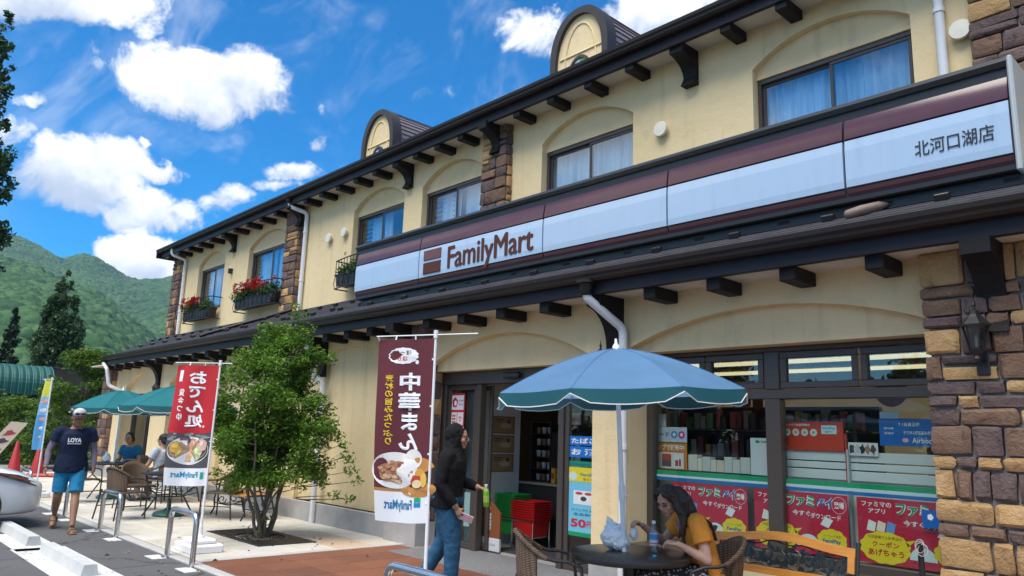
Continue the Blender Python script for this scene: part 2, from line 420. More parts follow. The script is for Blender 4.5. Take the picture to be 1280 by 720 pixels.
MB().bbox(-8.5, -5.2, 5.84, 6.9, -.02, .030, GRANITE, .004).build('entrance_floor', pav)
# tree pit with grate
pit = MB(); ptm = mat('dark_tree_grate', (.02, .02, .02), .5)
gx, gy = -10.45, 5.02
pit.box(gx-.85, gx+.85, gy-.42, gy+.42, -.06, .016, mat('bark_soil', (.06, .045, .032), .95, bump=(30, .9), var=.4))
pit_o = pit.build('soil_bed', pav)
gr = MB()
for a in range(26):
    xx = gx-.83+a*1.66/25
    if abs(xx-gx) > .42:
        gr.box(xx-.018, xx+.018, gy-.41, gy+.41, .014, .036, ptm)
    else:
        hh = math.sqrt(max(0, .42**2-(xx-gx)**2))*.75
        gr.box(xx-.018, xx+.018, gy-.41, gy-hh, .014, .036, ptm); gr.box(xx-.018, xx+.018, gy+hh, gy+.41, .014, .036, ptm)
for yy in (-.415, .385): gr.box(gx-.85, gx+.85, gy+yy, gy+yy+.03, .016, .038, ptm)
for xx in (-.85, .82): gr.box(gx+xx, gx+xx+.03, gy-.38, gy+.38, .016, .037, ptm)
gr.tube([(gx+.46*math.cos(a), gy+.34*math.sin(a), .026) for a in np.linspace(0, 2*PI, 25)], .014, ptm, 6)
tag(gr.build('tree_grate'), 'black slotted iron grate in the paving round the foot of the leafy tree', 'grate')
ch = MB()
for k in range(420):
    a = rng.uniform(0, 2*PI); q = math.sqrt(rng.uniform(0, 1)); px, py = gx+.42*q*math.cos(a), gy+.31*q*math.sin(a)
    s = rng.uniform(.012, .03); an = rng.uniform(0, PI); c_, s_ = math.cos(an)*s, math.sin(an)*s; z0 = .02+.03*(1-q)
    ch.add([(px-c_, py-s_, z0), (px+s_*.4, py-c_*.4, z0+.012), (px+c_, py+s_, z0+.004), (px-s_*.4, py+c_*.4, z0)], [(0, 1, 2, 3)], mat('bark_chips', (.19, .13, .085), .95, var=.5))
o = ch.build('bark_mulch'); tag(o, 'brown bark chips heaped round the stems of the leafy tree', 'mulch', kind='stuff')
# painted marks under wheel stops and bay lines
for (x0, x1, y0, y1) in ((-10.95, -8.2, 2.12, 2.70), (-12.4, -10.75, 2.15, 2.64), (-13.2, -11.75, 1.40, 1.52), (-11.3, -10.6, 1.38, 1.50)):
    o = MB().box(x0, x1, y0, y1, -.01, .004, ROADPAINT).build('painted_line'); o['kind'] = 'structure'
for x0 in (-9.75, -8.75, -12.45, -11.42, -13.9, -14.9, -4.95, -4.1):
    o = MB().box(x0, x0+.3, 3.26, 3.42, -.01, .005, ROADPAINT).build('painted_mark'); o['kind'] = 'structure'

# ================================================================== building
BL = (-9., 6.5, 0.)
BLD = thing('shop_building', 'long two storey cream stucco shop with stone piers and two dark eaves', 'building', BL, world=True)
def bp(mb, name, smooth=False): return mb.build(name, BLD, smooth=smooth)
def sub(mb, name, parent, smooth=False): return mb.build(name, parent, smooth=smooth, off=BL)
XL, XR = -24.1, 8.
def arc_z(x, xa, xb, zs, za):
    u = (x-(xa+xb)/2)/((xb-xa)/2); hgt = za-zs; c = (xb-xa)/2; R = (c*c+hgt*hgt)/(2*hgt)
    return za-R+math.sqrt(max(0, R*R-(u*c)**2))
def wall_run(mb, xa, xb, z0, z1, yf, opens, m):
    """opens: (x0, x1, zbot, zspring, zapex, ypanel, zhead, ywin); arch recess with a panel above the window head"""
    cur = xa
    for (a, b, zb, zs, za, yp, zh, yw) in sorted(opens):
        mb.quad((cur, yf, z0), (a, yf, z0), (a, yf, z1), (cur, yf, z1), m)
        if zb > z0:
            mb.quad((a, yf, z0), (b, yf, z0), (b, yf, zb), (a, yf, zb), m); mb.quad((a, yf, zb), (b, yf, zb), (b, yw, zb), (a, yw, zb), m)
        mb.quad((a, yf, zb), (a, yw, zb), (a, yw, zs), (a, yf, zs), m); mb.quad((b, yf, zb), (b, yf, zs), (b, yw, zs), (b, yw, zb), m)
        N = 24; xs = [a+(b-a)*i/N for i in range(N+1)]; zz = [arc_z(x, a, b, zs, za) for x in xs]
        for i in range(N):
            mb.quad((xs[i], yf, zz[i]), (xs[i+1], yf, zz[i+1]), (xs[i+1], yf, z1), (xs[i], yf, z1), m)
            mb.quad((xs[i], yf, zz[i]), (xs[i], yp, zz[i]), (xs[i+1], yp, zz[i+1]), (xs[i+1], yf, zz[i+1]), m)
            mb.quad((xs[i], yp, zh), (xs[i+1], yp, zh), (xs[i+1], yp, zz[i+1]), (xs[i], yp, zz[i]), m)
        if yw > yp and zh > zb: mb.quad((a, yp, zh), (b, yp, zh), (b, yw, zh), (a, yw, zh), m)
        cur = b
    mb.quad((cur, yf, z0), (xb, yf, z0), (xb, yf, z1), (cur, yf, z1), m)
ZLS, ZUS = 3.07, 6.66
LOW = [(-5.10, -1.95, .47, 2.52, 2.83, 6.61, 2.47, 6.92), (-8.72, -5.62, .0, 2.45, 2.84, 6.61, 2.40, 6.92), (-12.4, -9.42, .34, 2.55, 2.90, 6.58, .345, 6.58),
       (-15.9, -13.2, .34, 2.5, 2.85, 6.58, .345, 6.58), (-19.1, -16.75, .34, 2.5, 2.84, 6.62, 2.30, 6.85), (-22.45, -20.2, .34, 2.45, 2.80, 6.62, 2.30, 6.85), (-.7, 2.6, .55, 2.52, 2.83, 6.61, 2.47, 6.92), (3.6, 6.8, .55, 2.52, 2.83, 6.61, 2.47, 6.92)]
lw = MB(); wall_run(lw, XL, XR, 0, ZLS+.2, 6.5, LOW, STUCCO)
lw.quad((XL, 6.5, 0), (XL, 18, 0), (XL, 18, 7), (XL, 6.5, 3.2), STUCCO); lw.quad((XR, 6.5, 0), (XR, 18, 0), (XR, 18, 7), (XR, 6.5, 3.2), STUCCO)
lw.quad((XL, 18, 0), (XR, 18, 0), (XR, 18, 6.9), (XL, 18, 6.9), STUCCO)
bp(lw, 'lower_wall')
UP = [(-4.41, -2.56), (-8.09, -6.27), (-11.28, -9.5), (-13.73, -11.87), (-18.9, -16.6), (-22.33, -20.45), (1.2, 3.1), (4.6, 6.5)]
uw = MB(); wall_run(uw, XL, XR, 3.6, ZUS+.15, 8.05, [(a, b, 4.72, 6.12, 6.43, 8.15, 6.01, 8.27) for a, b in UP], STUCCO)
uw.quad((XL, 8.05, 3.6), (XL, 18, 3.6), (XL, 18, 6.8), (XL, 8.05, 6.8), STUCCO); uw.quad((XR, 8.05, 3.6), (XR, 18, 3.6), (XR, 18, 6.8), (XR, 8.05, 6.8), STUCCO)
bp(uw, 'upper_wall')
# concrete plinth (skips door and windows)
pl = MB()
for a, b in ((-24.1, -9.35), (-5.62, -2.0)): pl.bbox(a, b, 6.455, 6.6, -.02, .34, CONC, .01)
bp(pl, 'plinth')
bp(MB().bbox(-5.095, -1.96, 6.49, 6.80, .472, .492, FRAME, .004), 'window_sill')
# eaves -----------------------------------------------------------------
bp(MB().box(XL-.4, XR, 6.09, 6.52, ZLS, ZLS+.03, SOFFIT), 'lower_soffit')
bp(MB().box(XL-.45, XR, 7.67, 8.07, ZUS, ZUS+.03, SOFFIT), 'upper_soffit')
bp(MB().bbox(-23.0, XR, 6.04, 6.10, 3.055, 3.22, FASCIA, .006), 'lower_fascia')
bp(MB().bbox(XL-.42, XR, 7.62, 7.68, 6.615, 6.80, FASCIA, .006), 'upper_fascia')
def gutter_prof(y, z, s=1.):   # ogee gutter cross-section (y, z) outline
    p = [(0, 0), (-.075, .0), (-.10, .025), (-.105, .05), (-.125, .075), (-.13, .115), (-.12, .12), (-.012, .12), (0, .12)]
    return [(y+a*s, z+b*s) for a, b in p]
bp(MB().prism(gutter_prof(6.036, 3.185), -22.9, XR, GUTTER, 'x'), 'lower_gutter')
bp(MB().prism(gutter_prof(7.616, 6.755, 1.05), XL-.5, XR, GUTTER, 'x'), 'upper_gutter')
bp(MB().prism([(-x+XL*2-.0, z) for x, z in []] or [(XL-.50, 6.62), (XL-.42, 6.62), (XL-.42, 6.88), (XL-.50, 6.88)], 7.5, 18.3, FASCIA, 'y'), 'verge_board')
# lower roof: overlapping shingle courses
K = .44
def roof_course(name, y0, y1, zf, xa0, xa1, xb, parent):
    m = MB(); t = .016
    m.add([(xa0, y0, zf(y0)+t), (xb, y0, zf(y0)+t), (xb, y1, zf(y1)), (xa1, y1, zf(y1)), (xa0, y0, zf(y0)-.01), (xb, y0, zf(y0)-.01)], [(0, 1, 2, 3), (4, 5, 1, 0)], SHINGLE)
    return m.build(name, parent)
zl = lambda y: 3.275+K*(y-5.98)
xl_ = lambda y: -22.85-(y-5.98)*.66
n = 16
for i in range(n):
    y0 = 5.93+i*(8.06-5.93)/n; y1 = 5.93+(i+1)*(8.06-5.93)/n+.02
    roof_course('shingle_course', y0, y1, zl, xl_(y0), xl_(y1), XR, BLD)
bp(MB().add([(-22.9, 5.95, 3.2), (-24.3, 8.05, 4.1), (-24.3, 8.05, 3.9), (-22.9, 6.05, 3.05)], [(0, 1, 2, 3)], FASCIA), 'lower_verge')
# pale snow pipe lying on the lower roof at the left
# upper roof (hipped)
zu = lambda y: 6.86+.40*(y-7.5)
ur = MB(); yr, zr = 13.2, zu(13.2)
ur.add([(XL-.5, 7.5, 6.86), (XR+.5, 7.5, 6.86), (XR-4, yr, zr), (XL+4.5, yr, zr), (XL-.5, 18.8, 6.86), (XR+.5, 18.8, 6.86)], [(0, 1, 2, 3), (3, 2, 5, 4), (0, 3, 4), (1, 5, 2)], SHINGLE)
bp(ur, 'main_roof')
# snow guards in pairs on the lower roof
sgm = MB().bbox(-.06, .06, -.03, .03, 0, .06, BLACK, .008).mesh('snow_guard')
for i in range(48):
    xg = -1.48-i*.477
    yg = 6.74 if i % 2 == 0 else 6.62
    if xg > -22.8: child(sgm, 'snow_guard', BLD, (xg-BL[0], yg-BL[1], zl(yg)+.01), (math.atan(K), 0, 0))
sgm2 = sgm
for i in range(20):
    xg = -11.8-i*.62; yg = 7.4; child(sgm, 'snow_guard', BLD, (xg-BL[0], yg-BL[1], zl(yg)+.01), (math.atan(K), 0, 0))
# rafters and brackets
BR = [-1.6, -5.28, -9.06, -11.7, -15.95, -19.85]; NB = [5, 5, 4, 6, 5]
raf = []
for (a, b), k in zip(zip(BR, BR[1:]), NB): raf += [a+(b-a)*i/k for i in range(1, k)]
raf += [-19.85-.8*i for i in range(1, 6)]; raf += [-1.6+.735*i for i in range(1, 5)]+[-1.6+.735*i for i in range(6, 12)]
bm_l = MB().bbox(-.075, .075, -.40, 0, -.125, 0, DKWOOD, .008).mesh('rafter')
for xr in raf:
    if xr > -23.6: child(bm_l, 'rafter', BLD, (xr-BL[0], 6.50-BL[1], ZLS-.001))
    child(bm_l, 'rafter', BLD, (xr-BL[0], 8.052-BL[1], ZUS-.001))
def bracket_mesh(d, h):
    pts = [(0, 0), (-d, 0), (-d, -.12)] + [(-d*(1-math.sin(t))*.9-.06, -.12-(h-.24)*(1-math.cos(t))) for t in np.linspace(.15, PI/2, 8)] + [(-.13, -h), (0, -h)]
    return MB().prism(pts, -.1, .1, DKWOOD, 'x').mesh('bracket')
bu, bl2 = bracket_mesh(.38, .48), bracket_mesh(.40, .66)
for xb in BR + [2.05]:
    child(bl2, 'bracket', BLD, (xb-BL[0], (6.50 if xb not in (-1.6, -9.06) else 6.42)-BL[1], ZLS-.001))
    child(bu, 'bracket', BLD, (xb-BL[0], (8.05 if xb not in (-9.06, -15.95) else 7.97)-BL[1], ZUS-.001))
# stone piers ---------------------------------------------------------
def stone_mesh(wd, ht, dp):
    """one rough cut stone, front towards -y, centred"""
    g = 4; vs = []; rr = random.uniform
    xs = [-wd/2, -wd/2+min(.022, wd*.2)*rr(.7, 1.5), wd/2-min(.022, wd*.2)*rr(.7, 1.5), wd/2]; zs = [-ht/2, -ht/2+min(.02, ht*.22)*rr(.7, 1.5), ht/2-min(.02, ht*.22)*rr(.7, 1.5), ht/2]
    for j in range(4):
        for i in range(4):
            e = (i in (0, 3))+(j in (0, 3)); c = (i in (0, 3)) and (j in (0, 3))
            sh = .965 if c else 1.
            vs.append((xs[i]*sh+rr(-.009, .006), -dp*(.97+rr(-.20, .20) if e == 0 else .84+rr(-.16, .1) if e == 1 else .66+rr(-.14, .1)), zs[j]*sh+rr(-.008, .006)))
    fs = [(j*4+i, j*4+i+1, (j+1)*4+i+1, (j+1)*4+i) for j in range(3) for i in range(3)]
    bd = [0, 1, 2, 3, 7, 11, 15, 14, 13, 12, 8, 4]; o = len(vs)
    vs += [(vs[k][0]*1.0, .01, vs[k][2]*1.0) for k in bd]
    fs += [(bd[i], o+i, o+(i+1) % 12, bd[(i+1) % 12]) for i in range(12)]
    return MB().add(vs, fs, random.choices(STONES, (.42, .37, .21))[0])
def layout(x0, x1, rows, wmin=.17, wmax=.46):
    out = []
    for (za, zb) in rows:
        cx = x0
        while cx < x1-.02:
            wd = random.uniform(wmin, wmax)
            if random.random() < .22: wd = random.uniform(.11, .17)
            if x1-cx-wd < .13: wd = x1-cx
            wd = min(wd, x1-cx)
            if zb-za > .19 and random.random() < .16 and wd > .2:
                s = za+(zb-za)*random.uniform(.4, .6); out += [(cx, cx+wd, za, s), (cx, cx+wd, s, zb)]
            else: out.append((cx, cx+wd, za, zb))
            cx += wd
    return out
def mk_rows(z0, z1, hs=(.11, .15, .19, .23, .25)):
    rows = []; z = z0
    while z < z1-.01:
        h = random.choice(hs)
        if z1-z-h < .1: h = z1-z
        rows.append((z, z+h)); z += h
    return rows
def pier(x0, x1, yf, yb, z0, z1, hs=(.12, .16, .20, .24, .26), wm=(.17, .46), gap=.017, side=True, base=None):
    core = MB().box(x0+.035, x1-.035, yf+.035, yb, z0, z1, MORTAR)
    if base: core.bbox(x0-.01, x1+.01, yf+.0, yb, 0, base, CONC, .01)
    po = bp(core, 'stone_pier')
    rows = mk_rows(z0, z1, hs)
    for (a, b, c, d) in layout(x0, x1, rows, *wm):
        m = stone_mesh(b-a-gap, d-c-gap, random.uniform(.05, .066)); o = m.build('stone', po, smooth=math.radians(34))
        o.location = ((a+b)/2-BL[0], yf+.035-BL[1], (c+d)/2)
    if side:
        for (a, b, c, d) in layout(yf+.02, yb, rows, *wm):
            m = stone_mesh(b-a-gap, d-c-gap, random.uniform(.05, .066)); o = m.build('stone', po, smooth=math.radians(34))
            o.location = (x1-.035-BL[0], (a+b)/2-BL[1], (c+d)/2); o.rotation_euler = (0, 0, PI/2)
pier(-2.09, -.72, 6.35, 6.6, 0, ZLS, hs=(.10, .13, .17, .20, .22), wm=(.15, .40), side=False)
pier(-9.40, -8.66, 6.37, 6.72, .34, ZLS, hs=(.2, .24, .28), wm=(.2, .45), base=.34)
pier(-24.12, -23.35, 6.37, 6.6, .34, ZLS, hs=(.24, .3), wm=(.25, .45))
pier(-2.0, -.9, 7.95, 8.2, 4.7, ZUS, hs=(.16, .2, .24), wm=(.22, .5), side=False)
pier(-9.42, -8.80, 7.93, 8.2, 4.3, ZUS, hs=(.17, .2, .23), wm=(.2, .42))
pier(-16.62, -15.98, 7.93, 8.2, 3.95, ZUS, hs=(.17, .2, .23), wm=(.2, .42))
pier(-24.16, -23.55, 7.93, 8.2, 3.95, ZUS, hs=(.2, .23, .26), wm=(.25, .42))
# upper windows: sliding sash pairs with curtains ------------------------
def _curt(t, bs, co):
    sp = t.node('ShaderNodeMapping', i_Vector=co, i_Scale=(9, 1, .15)).outputs[0]
    t.put(bs.inputs['Base Color'], t.ramp(t.noise(sp, 1., 3, .5), (.35, (.50, .56, .62)), (.65, (.82, .85, .88))))
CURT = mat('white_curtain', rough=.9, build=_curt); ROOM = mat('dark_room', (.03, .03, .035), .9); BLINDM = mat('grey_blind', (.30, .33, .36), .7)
def sash_window(xa, xb, z0, z1, y, curtain, flip=False):
    f = MB(); t = .045; d0, d1 = y-.03, y+.06
    f.bbox(xa, xb, d0, d1, z1-t*1.3, z1, FRAME, .005); f.bbox(xa, xb, d0, d1, z0, z0+t, FRAME, .005)
    f.bbox(xa, xa+t, d0+.001, d1, z0+t, z1-t*1.3, FRAME, .005); f.bbox(xb-t, xb, d0+.001, d1, z0+t, z1-t*1.3, FRAME, .005)
    xm = (xa+xb)/2
    fo = bp(f, 'window')
    for k, (a, b, yy) in enumerate(((xa+t, xm+.02, y+.03), (xm-.02, xb-t, y-.005))):
        s = MB(); u = .038; zt, zb = z1-t*1.3, z0+t
        s.bbox(a, b, yy-.014, yy+.014, zt-u, zt, FRAME, .004); s.bbox(a, b, yy-.014, yy+.014, zb, zb+u*1.3, FRAME, .004)
        s.bbox(a, a+u, yy-.013, yy+.013, zb+u*1.3, zt-u, FRAME, .004); s.bbox(b-u, b, yy-.013, yy+.013, zb+u*1.3, zt-u, FRAME, .004)
        sub(s, 'sash', fo)
        sub(MB().box(a+u, b-u, yy-.004, yy+.004, zb+u*1.3, zt-u, GLASSUP), 'pane', fo)
    c = MB(); N = 60
    spans = {'full': [(xa, xb)], 'left': [(xa+.35, xm+.15)], 'right': [(xm-.1, xb)], 'mid': [(xa+.3, xm-.05), (xm+.1, xb)]}[curtain]
    for a, b in spans:
        k = int((b-a)*34)
        ps = [(a+(b-a)*i/k, y+.13+.026*math.sin(i*1.9)+.014*math.sin(i*.7)) for i in range(k+1)]
        for p, q in zip(ps, ps[1:]): c.quad((p[0], p[1], z0), (q[0], q[1], z0), (q[0], q[1], z1), (p[0], p[1], z1), CURT)
    sub(c, 'curtain', fo, True)
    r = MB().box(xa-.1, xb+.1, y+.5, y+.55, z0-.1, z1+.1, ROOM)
    if curtain in ('left', 'mid'):
        zz = z1-.1
        while zz > z0: r.bbox(xa+.05, xa+.62, y+.14, y+.155, zz-.03, zz, BLINDM, .003); zz -= .095
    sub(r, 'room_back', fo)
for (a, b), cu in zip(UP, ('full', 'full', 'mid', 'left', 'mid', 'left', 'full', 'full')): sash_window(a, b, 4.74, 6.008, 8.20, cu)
# round wall vents
vm = MB().lathe([(.075, 0), (.075, .05), (.105, .055), (.108, .075), (.10, .09), (0.0, .095)], (0, 0, 0), mat('vent_cream', (.74, .70, .58), .45), 24, Vector((0, -1, 0))).mesh('wall_vent', smooth=True)
for xv, zv in ((-14.63, 5.68), (-13.99, 5.70), (-5.75, 5.70), (-2.28+.2, 5.72)): child(vm, 'wall_vent', BLD, (xv-BL[0], 8.05-BL[1], zv))
o = child(vm, 'wall_vent', BLD, (-19.95-BL[0], 8.05-BL[1], 5.72)); o.scale = (.7, .7, .7)
bp(MB().bbox(-19.92, -19.84, 7.94, 8.05, 5.58, 5.72, BLACK, .01), 'wall_spike')
# downpipes
def pipe(pts, r=.042, name='downpipe'):
    # soften corners
    P = [Vector(p) for p in pts]; q = [P[0]]
    for a, b, c in zip(P, P[1:], P[2:]):
        u, v = (a-b).normalized(), (c-b).normalized(); k = min(.06, (a-b).length*.4, (c-b).length*.4)
        q += [b+u*k, b+(u+v)*k*.28, b+v*k]
    q.append(P[-1]); m = MB().tube(q, r, PIPEW, 12)
    L = P[-2]-P[-1]; nn = int(L.length/.9)
    for i in range(nn):
        c = P[-1]+L*((i+.6)/max(1, nn)); m.tube([c-Vector((0, 0, .025)), c+Vector((0, 0, .025))], r*1.22, PIPEW, 12)
    return bp(m, name, True)
pipe([(-5.28, 5.99, 3.10), (-5.28, 5.99, 3.02), (-5.12, 6.41, 2.72), (-5.12, 6.41, .02)], .048)
pipe([(-11.66, 6.0, 3.1), (-11.66, 6.2, 2.75), (-11.66, 6.2, 2.5), (-11.55, 6.42, 2.3), (-11.55, 6.42, .02)], .048)
pipe([(-22.9, 5.98, 3.1), (-22.6, 6.0, 2.95), (-22.6, 6.1, 2.5), (-22.35, 6.42, 2.35), (-22.35, 6.42, .02)], .048)
for xp in (-15.72, -23.32, -2.26): pipe([(xp-.18, 7.6, 6.76), (xp-.18, 7.62, 6.58), (xp, 7.98, 6.46), (xp, 7.98, zl(7.98)+.02)], .048)
bp(MB().lathe([(.05, -.06), (.062, -.05), (.075, .06), (.11, .07), (.11, .10)], (-5.28, 5.98, 3.10), GUTTER, 14), 'gutter_outlet', True)
bp(MB().lathe([(.05, -.06), (.062, -.05), (.075, .06), (.11, .07), (.11, .10)], (-15.9, 7.59, 6.70), GUTTER, 14), 'gutter_outlet', True)
bp(MB().tube([(-17.1, 6.35, zl(6.35)+.05), (-17.1, 6.5, zl(6.5)+.06), (-15.9, 7.9, zl(7.9)+.06)], .04, GUTTER, 10), 'roof_drain_pipe', True)
# dormers -------------------------------------------------------------
DORM = mat('dormer_cladding', (.18, .15, .17), .55, var=.15); TRIMD = mat('dormer_trim', (.035, .028, .026), .5)
def dormer(cx, glasscol):
    hw, y0, zb, zt = .60, 8.6, 7.2, 8.60
    def outline(k):      # pointed round arch
        W = hw*k[0]; top_ = zt+k[1]; zsp = top_-.80
        right = [(cx+W, zb), (cx+W, zsp)]
        arc = [(cx+W*math.cos(t)**.92, zsp+(top_-zsp)*math.sin(t)**.95) for t in np.linspace(.08, PI/2, 12)]
        L = [(2*cx-x, z) for x, z in (right+arc)[:-1]]
        return right+arc+L[::-1]
    inner, outer = outline((.86, -.09)), outline((1.06, .03))
    body = MB().prism(outline((1., 0)), y0+.12, 12.2, DORM, 'y')
    ro = bp(body, 'dormer')
    # clapboard slats on the right cheek/roof
    po = outline((1., 0)); 
    for i in range(0, 13):
        p, q = Vector((po[i][0], 0, po[i][1])), Vector((po[i+1][0], 0, po[i+1][1]))
        segs = max(1, int((q-p).length/.11))
        for s in range(segs):
            a, b = p.lerp(q, s/segs), p.lerp(q, (s+1)/segs); nn = Vector((b.z-a.z, 0, a.x-b.x)).normalized()
            if nn.x < -.1: nn = -nn
            a2, b2 = a+nn*.028, b+nn*.008
            sub(MB().add([(a2.x, y0+.14, a2.z), (b2.x, y0+.14, b2.z), (b2.x, 12.0, b2.z), (a2.x, 12.0, a2.z), (a.x, y0+.14, a.z), (a.x, 12, a.z)], [(0, 1, 2, 3), (4, 0, 3, 5)], DORM), 'clapboard', ro)
    sub(MB().prism(inner, y0+.0, y0+.13, STUCCO, 'y'), 'gable_front', ro)
    tr = MB(); vs = [(x, y0-.07, z) for x, z in outer]+[(x, y0-.07, z) for x, z in inner]+[(x, y0+.16, z) for x, z in outer]+[(x, y0+.16, z) for x, z in inner]
    N = len(outer); fs = []
    for i in range(N-1): fs += [(i, i+1, N+i+1, N+i), (i, 2*N+i, 2*N+i+1, i+1), (N+i, N+i+1, 3*N+i+1, 3*N+i)]
    sub(tr.add(vs, fs, TRIMD), 'arch_trim', ro, True)
    rim = MB(); r2 = outline((.58, -.24)); rim.tube([(x, y0-.004, z) for x, z in r2 if z > zb+.02], .016, STUCCO, 8)
    rim.bbox(cx-.46, cx+.46, y0-.02, y0, zt-.78, zt-.745, STUCCO, .006)
    sub(rim, 'moulding', ro, True)
    wn = MB().lathe([(.22, 0), (.22, .03), (.17, .035), (.17, .0)], (cx, y0, zb+.36), TRIMD, 24, Vector((0, -1, 0)))
    sub(wn, 'round_window', ro, True)
    for k in range(4):
        a0, a1 = k*PI/2, (k+1)*PI/2
        ps = [(cx, y0-.012, zb+.36)]+[(cx+.17*math.cos(t), y0-.012, zb+.36+.17*math.sin(t)) for t in np.linspace(a0+.03, a1-.03, 7)]
        sub(MB().poly(ps, mat('stained_'+str(k)+str(glasscol), [glasscol, (.55, .62, .65), glasscol, (.35, .5, .6)][k], .1)), 'stained_pane', ro)
dormer(-7.80, (.10, .42, .05)); dormer(-13.82, (.02, .10, .40))
# shop windows and door ----------------------------------------------------
def rect_frame(mb, x0, x1, z0, z1, y, t, d=.05, m=FRAME, b=.005):
    mb.bbox(x0, x1, y-d/2, y+d/2, z1-t, z1, m, b); mb.bbox(x0, x1, y-d/2, y+d/2, z0, z0+t, m, b)
    mb.bbox(x0, x0+t, y-d/2+.001, y+d/2, z0+t, z1-t, m, b); mb.bbox(x1-t, x1, y-d/2+.001, y+d/2, z0+t, z1-t, m, b); return mb
def shopfront(x0, x1, mulls, y=6.86, zb=.49, ztr=2.0, zt=2.468, trans=None):
    f = MB(); f.bbox(x0, x1, y-.06, y+.06, zb-.02, zb+.08, FRAME, .006); f.bbox(x0, x1, y-.06, y+.06, zt-.045, zt, FRAME, .006)
    f.bbox(x0, x1, y-.058, y+.06, ztr-.03, ztr+.06, FRAME, .006)
    edges = [x0]+mulls+[x1]
    for i, e in enumerate(edges):
        wd = .075; a = e if i == 0 else e-wd; a = max(a, x0); b2 = min(a+wd*(1 if i in (0, len(edges)-1) else 2), x1)
        f.bbox(a, b2, y-.062, y+.06, zb+.08, ztr-.03, FRAME, .006); f.bbox(a, b2, y-.062, y+.06, ztr+.06, zt-.045, FRAME, .006)
    fo = bp(f, 'shop_window')
    for a, b in zip(edges, edges[1:]):
        sub(MB().box(a+.05, b-.05, y-.004, y+.004, zb+.08, ztr-.03, GLASS), 'pane', fo)
        n = max(1, round((b-a)/.8)) if trans is None else trans
        for k in range(n):
            p, q = a+.075+(b-a-.15)*k/n, a+.075+(b-a-.15)*(k+1)/n
            h = rect_frame(MB(), p+.012, q-.012, ztr+.07, zt-.055, y-.02, .058, .07); ho = sub(h, 'transom', fo)
            sub(MB().box(p+.07, q-.07, y-.024, y-.016, ztr+.128, zt-.113, GLASSDK), 'transom_pane', fo)
    return fo
shopfront(-5.10, -1.95, [-3.62]); shopfront(-.7, 2.6, [1.0]); shopfront(3.6, 6.8, [5.2])
shopfront(-19.1, -16.75, [-17.9], y=6.8, zb=.36, ztr=1.95, zt=2.298, trans=1); shopfront(-22.45, -20.2, [-21.3], y=6.8, zb=.36, ztr=1.95, zt=2.298, trans=1)
d = MB(); y = 6.84
d.bbox(-8.72, -5.62, y-.08, y+.10, 2.22, 2.398, FRAME, .006); d.bbox(-8.72, -8.62, y-.07, y+.08, .03, 2.22, FRAME, .006); d.bbox(-5.72, -5.62, y-.07, y+.08, .03, 2.22, FRAME, .006)
d.bbox(-7.98, -7.88, y-.05, y+.06, .03, 2.22, FRAME, .006); d.bbox(-6.42, -6.33, y-.05, y+.06, .03, 2.22, FRAME, .006)
do = bp(d, 'entrance_door')
for a, b in ((-8.62, -7.98), (-6.33, -5.72)):
    sub(rect_frame(MB(), a, b, .035, 2.218, y, .07, .05), 'door_leaf', do); sub(MB().box(a+.07, b-.07, y-.004, y+.004, .105, 2.148, GLASS), 'pane', do)
sub(rect_frame(MB(), -8.45, -7.80, .035, 2.2, y+.11, .06, .04), 'sliding_leaf', do); sub(MB().box(-8.39, -7.86, y+.107, y+.113, .095, 2.14, GLASS), 'pane', do)
sub(MB().bbox(-7.35, -7.05, y-.16, y-.082, 2.27, 2.35, BLACK, .02), 'door_sensor', do)
# interior shell
FLOORIN = mat('shop_floor', (.42, .40, .37), .25, var=.08); WALLIN = mat('shop_inner_wall', (.58, .56, .52), .8, var=.05)
bp(MB().box(-23.8, 7.8, 7.0, 17.5, -.05, .032, FLOORIN), 'shop_floor'); bp(MB().box(-23.8, 7.8, 6.93, 17.5, 2.80, 2.86, mat('ceiling_board', (.5, .48, .44), .9)), 'shop_ceiling')
bp(MB().box(-23.8, 7.8, 14.9, 15.0, .03, 2.8, WALLIN), 'shop_back_wall')
bp(MB().box(-8.36, -8.26, 7.0, 7.92, .03, 2.8, mat('white_partition', (.66, .65, .62), .7)), 'partition_wall')
LAMP = emit('tube_light', (1., .80, .48), 1.6)
for k, yy in enumerate((10.8, 12.3)): bp(MB().box(-14, 4, yy-.05, yy+.05, 2.745, 2.795, LAMP), 'ceiling_light')
# ================================================================== shop sign
def fit_text(mb, body, u0, u1, v0, v1, m, fn, bold=.012, **kw):
    vs, fs = text_geo(body, 1., bold, **kw)
    xs = [p[0] for p in vs]; ys = [p[1] for p in vs]; a, b, c, d = min(xs), max(xs), min(ys), max(ys)
    mb.add([fn(u0+(x-a)/(b-a+1e-9)*(u1-u0), v0+(y-c)/(d-c+1e-9)*(v1-v0)) for x, y, z in vs], fs, m)
SGN = thing('shop_sign', 'long maroon and white shop sign standing on the lower eave roof', 'sign', (-6.2, 6.6, 3.55), world=True)
MAROON = mat('maroon_sign_face', (.085, .034, .042), .16, spec=.6, var=.12)
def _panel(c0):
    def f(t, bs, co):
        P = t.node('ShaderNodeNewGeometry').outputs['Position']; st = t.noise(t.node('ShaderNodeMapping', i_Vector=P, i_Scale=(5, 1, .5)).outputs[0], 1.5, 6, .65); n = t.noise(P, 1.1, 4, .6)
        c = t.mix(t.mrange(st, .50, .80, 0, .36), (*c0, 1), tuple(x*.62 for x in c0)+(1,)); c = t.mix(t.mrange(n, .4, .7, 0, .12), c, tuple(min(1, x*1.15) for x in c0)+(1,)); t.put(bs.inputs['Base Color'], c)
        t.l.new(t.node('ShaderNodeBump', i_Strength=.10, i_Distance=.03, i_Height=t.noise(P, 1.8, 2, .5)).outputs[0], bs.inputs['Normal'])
    return f
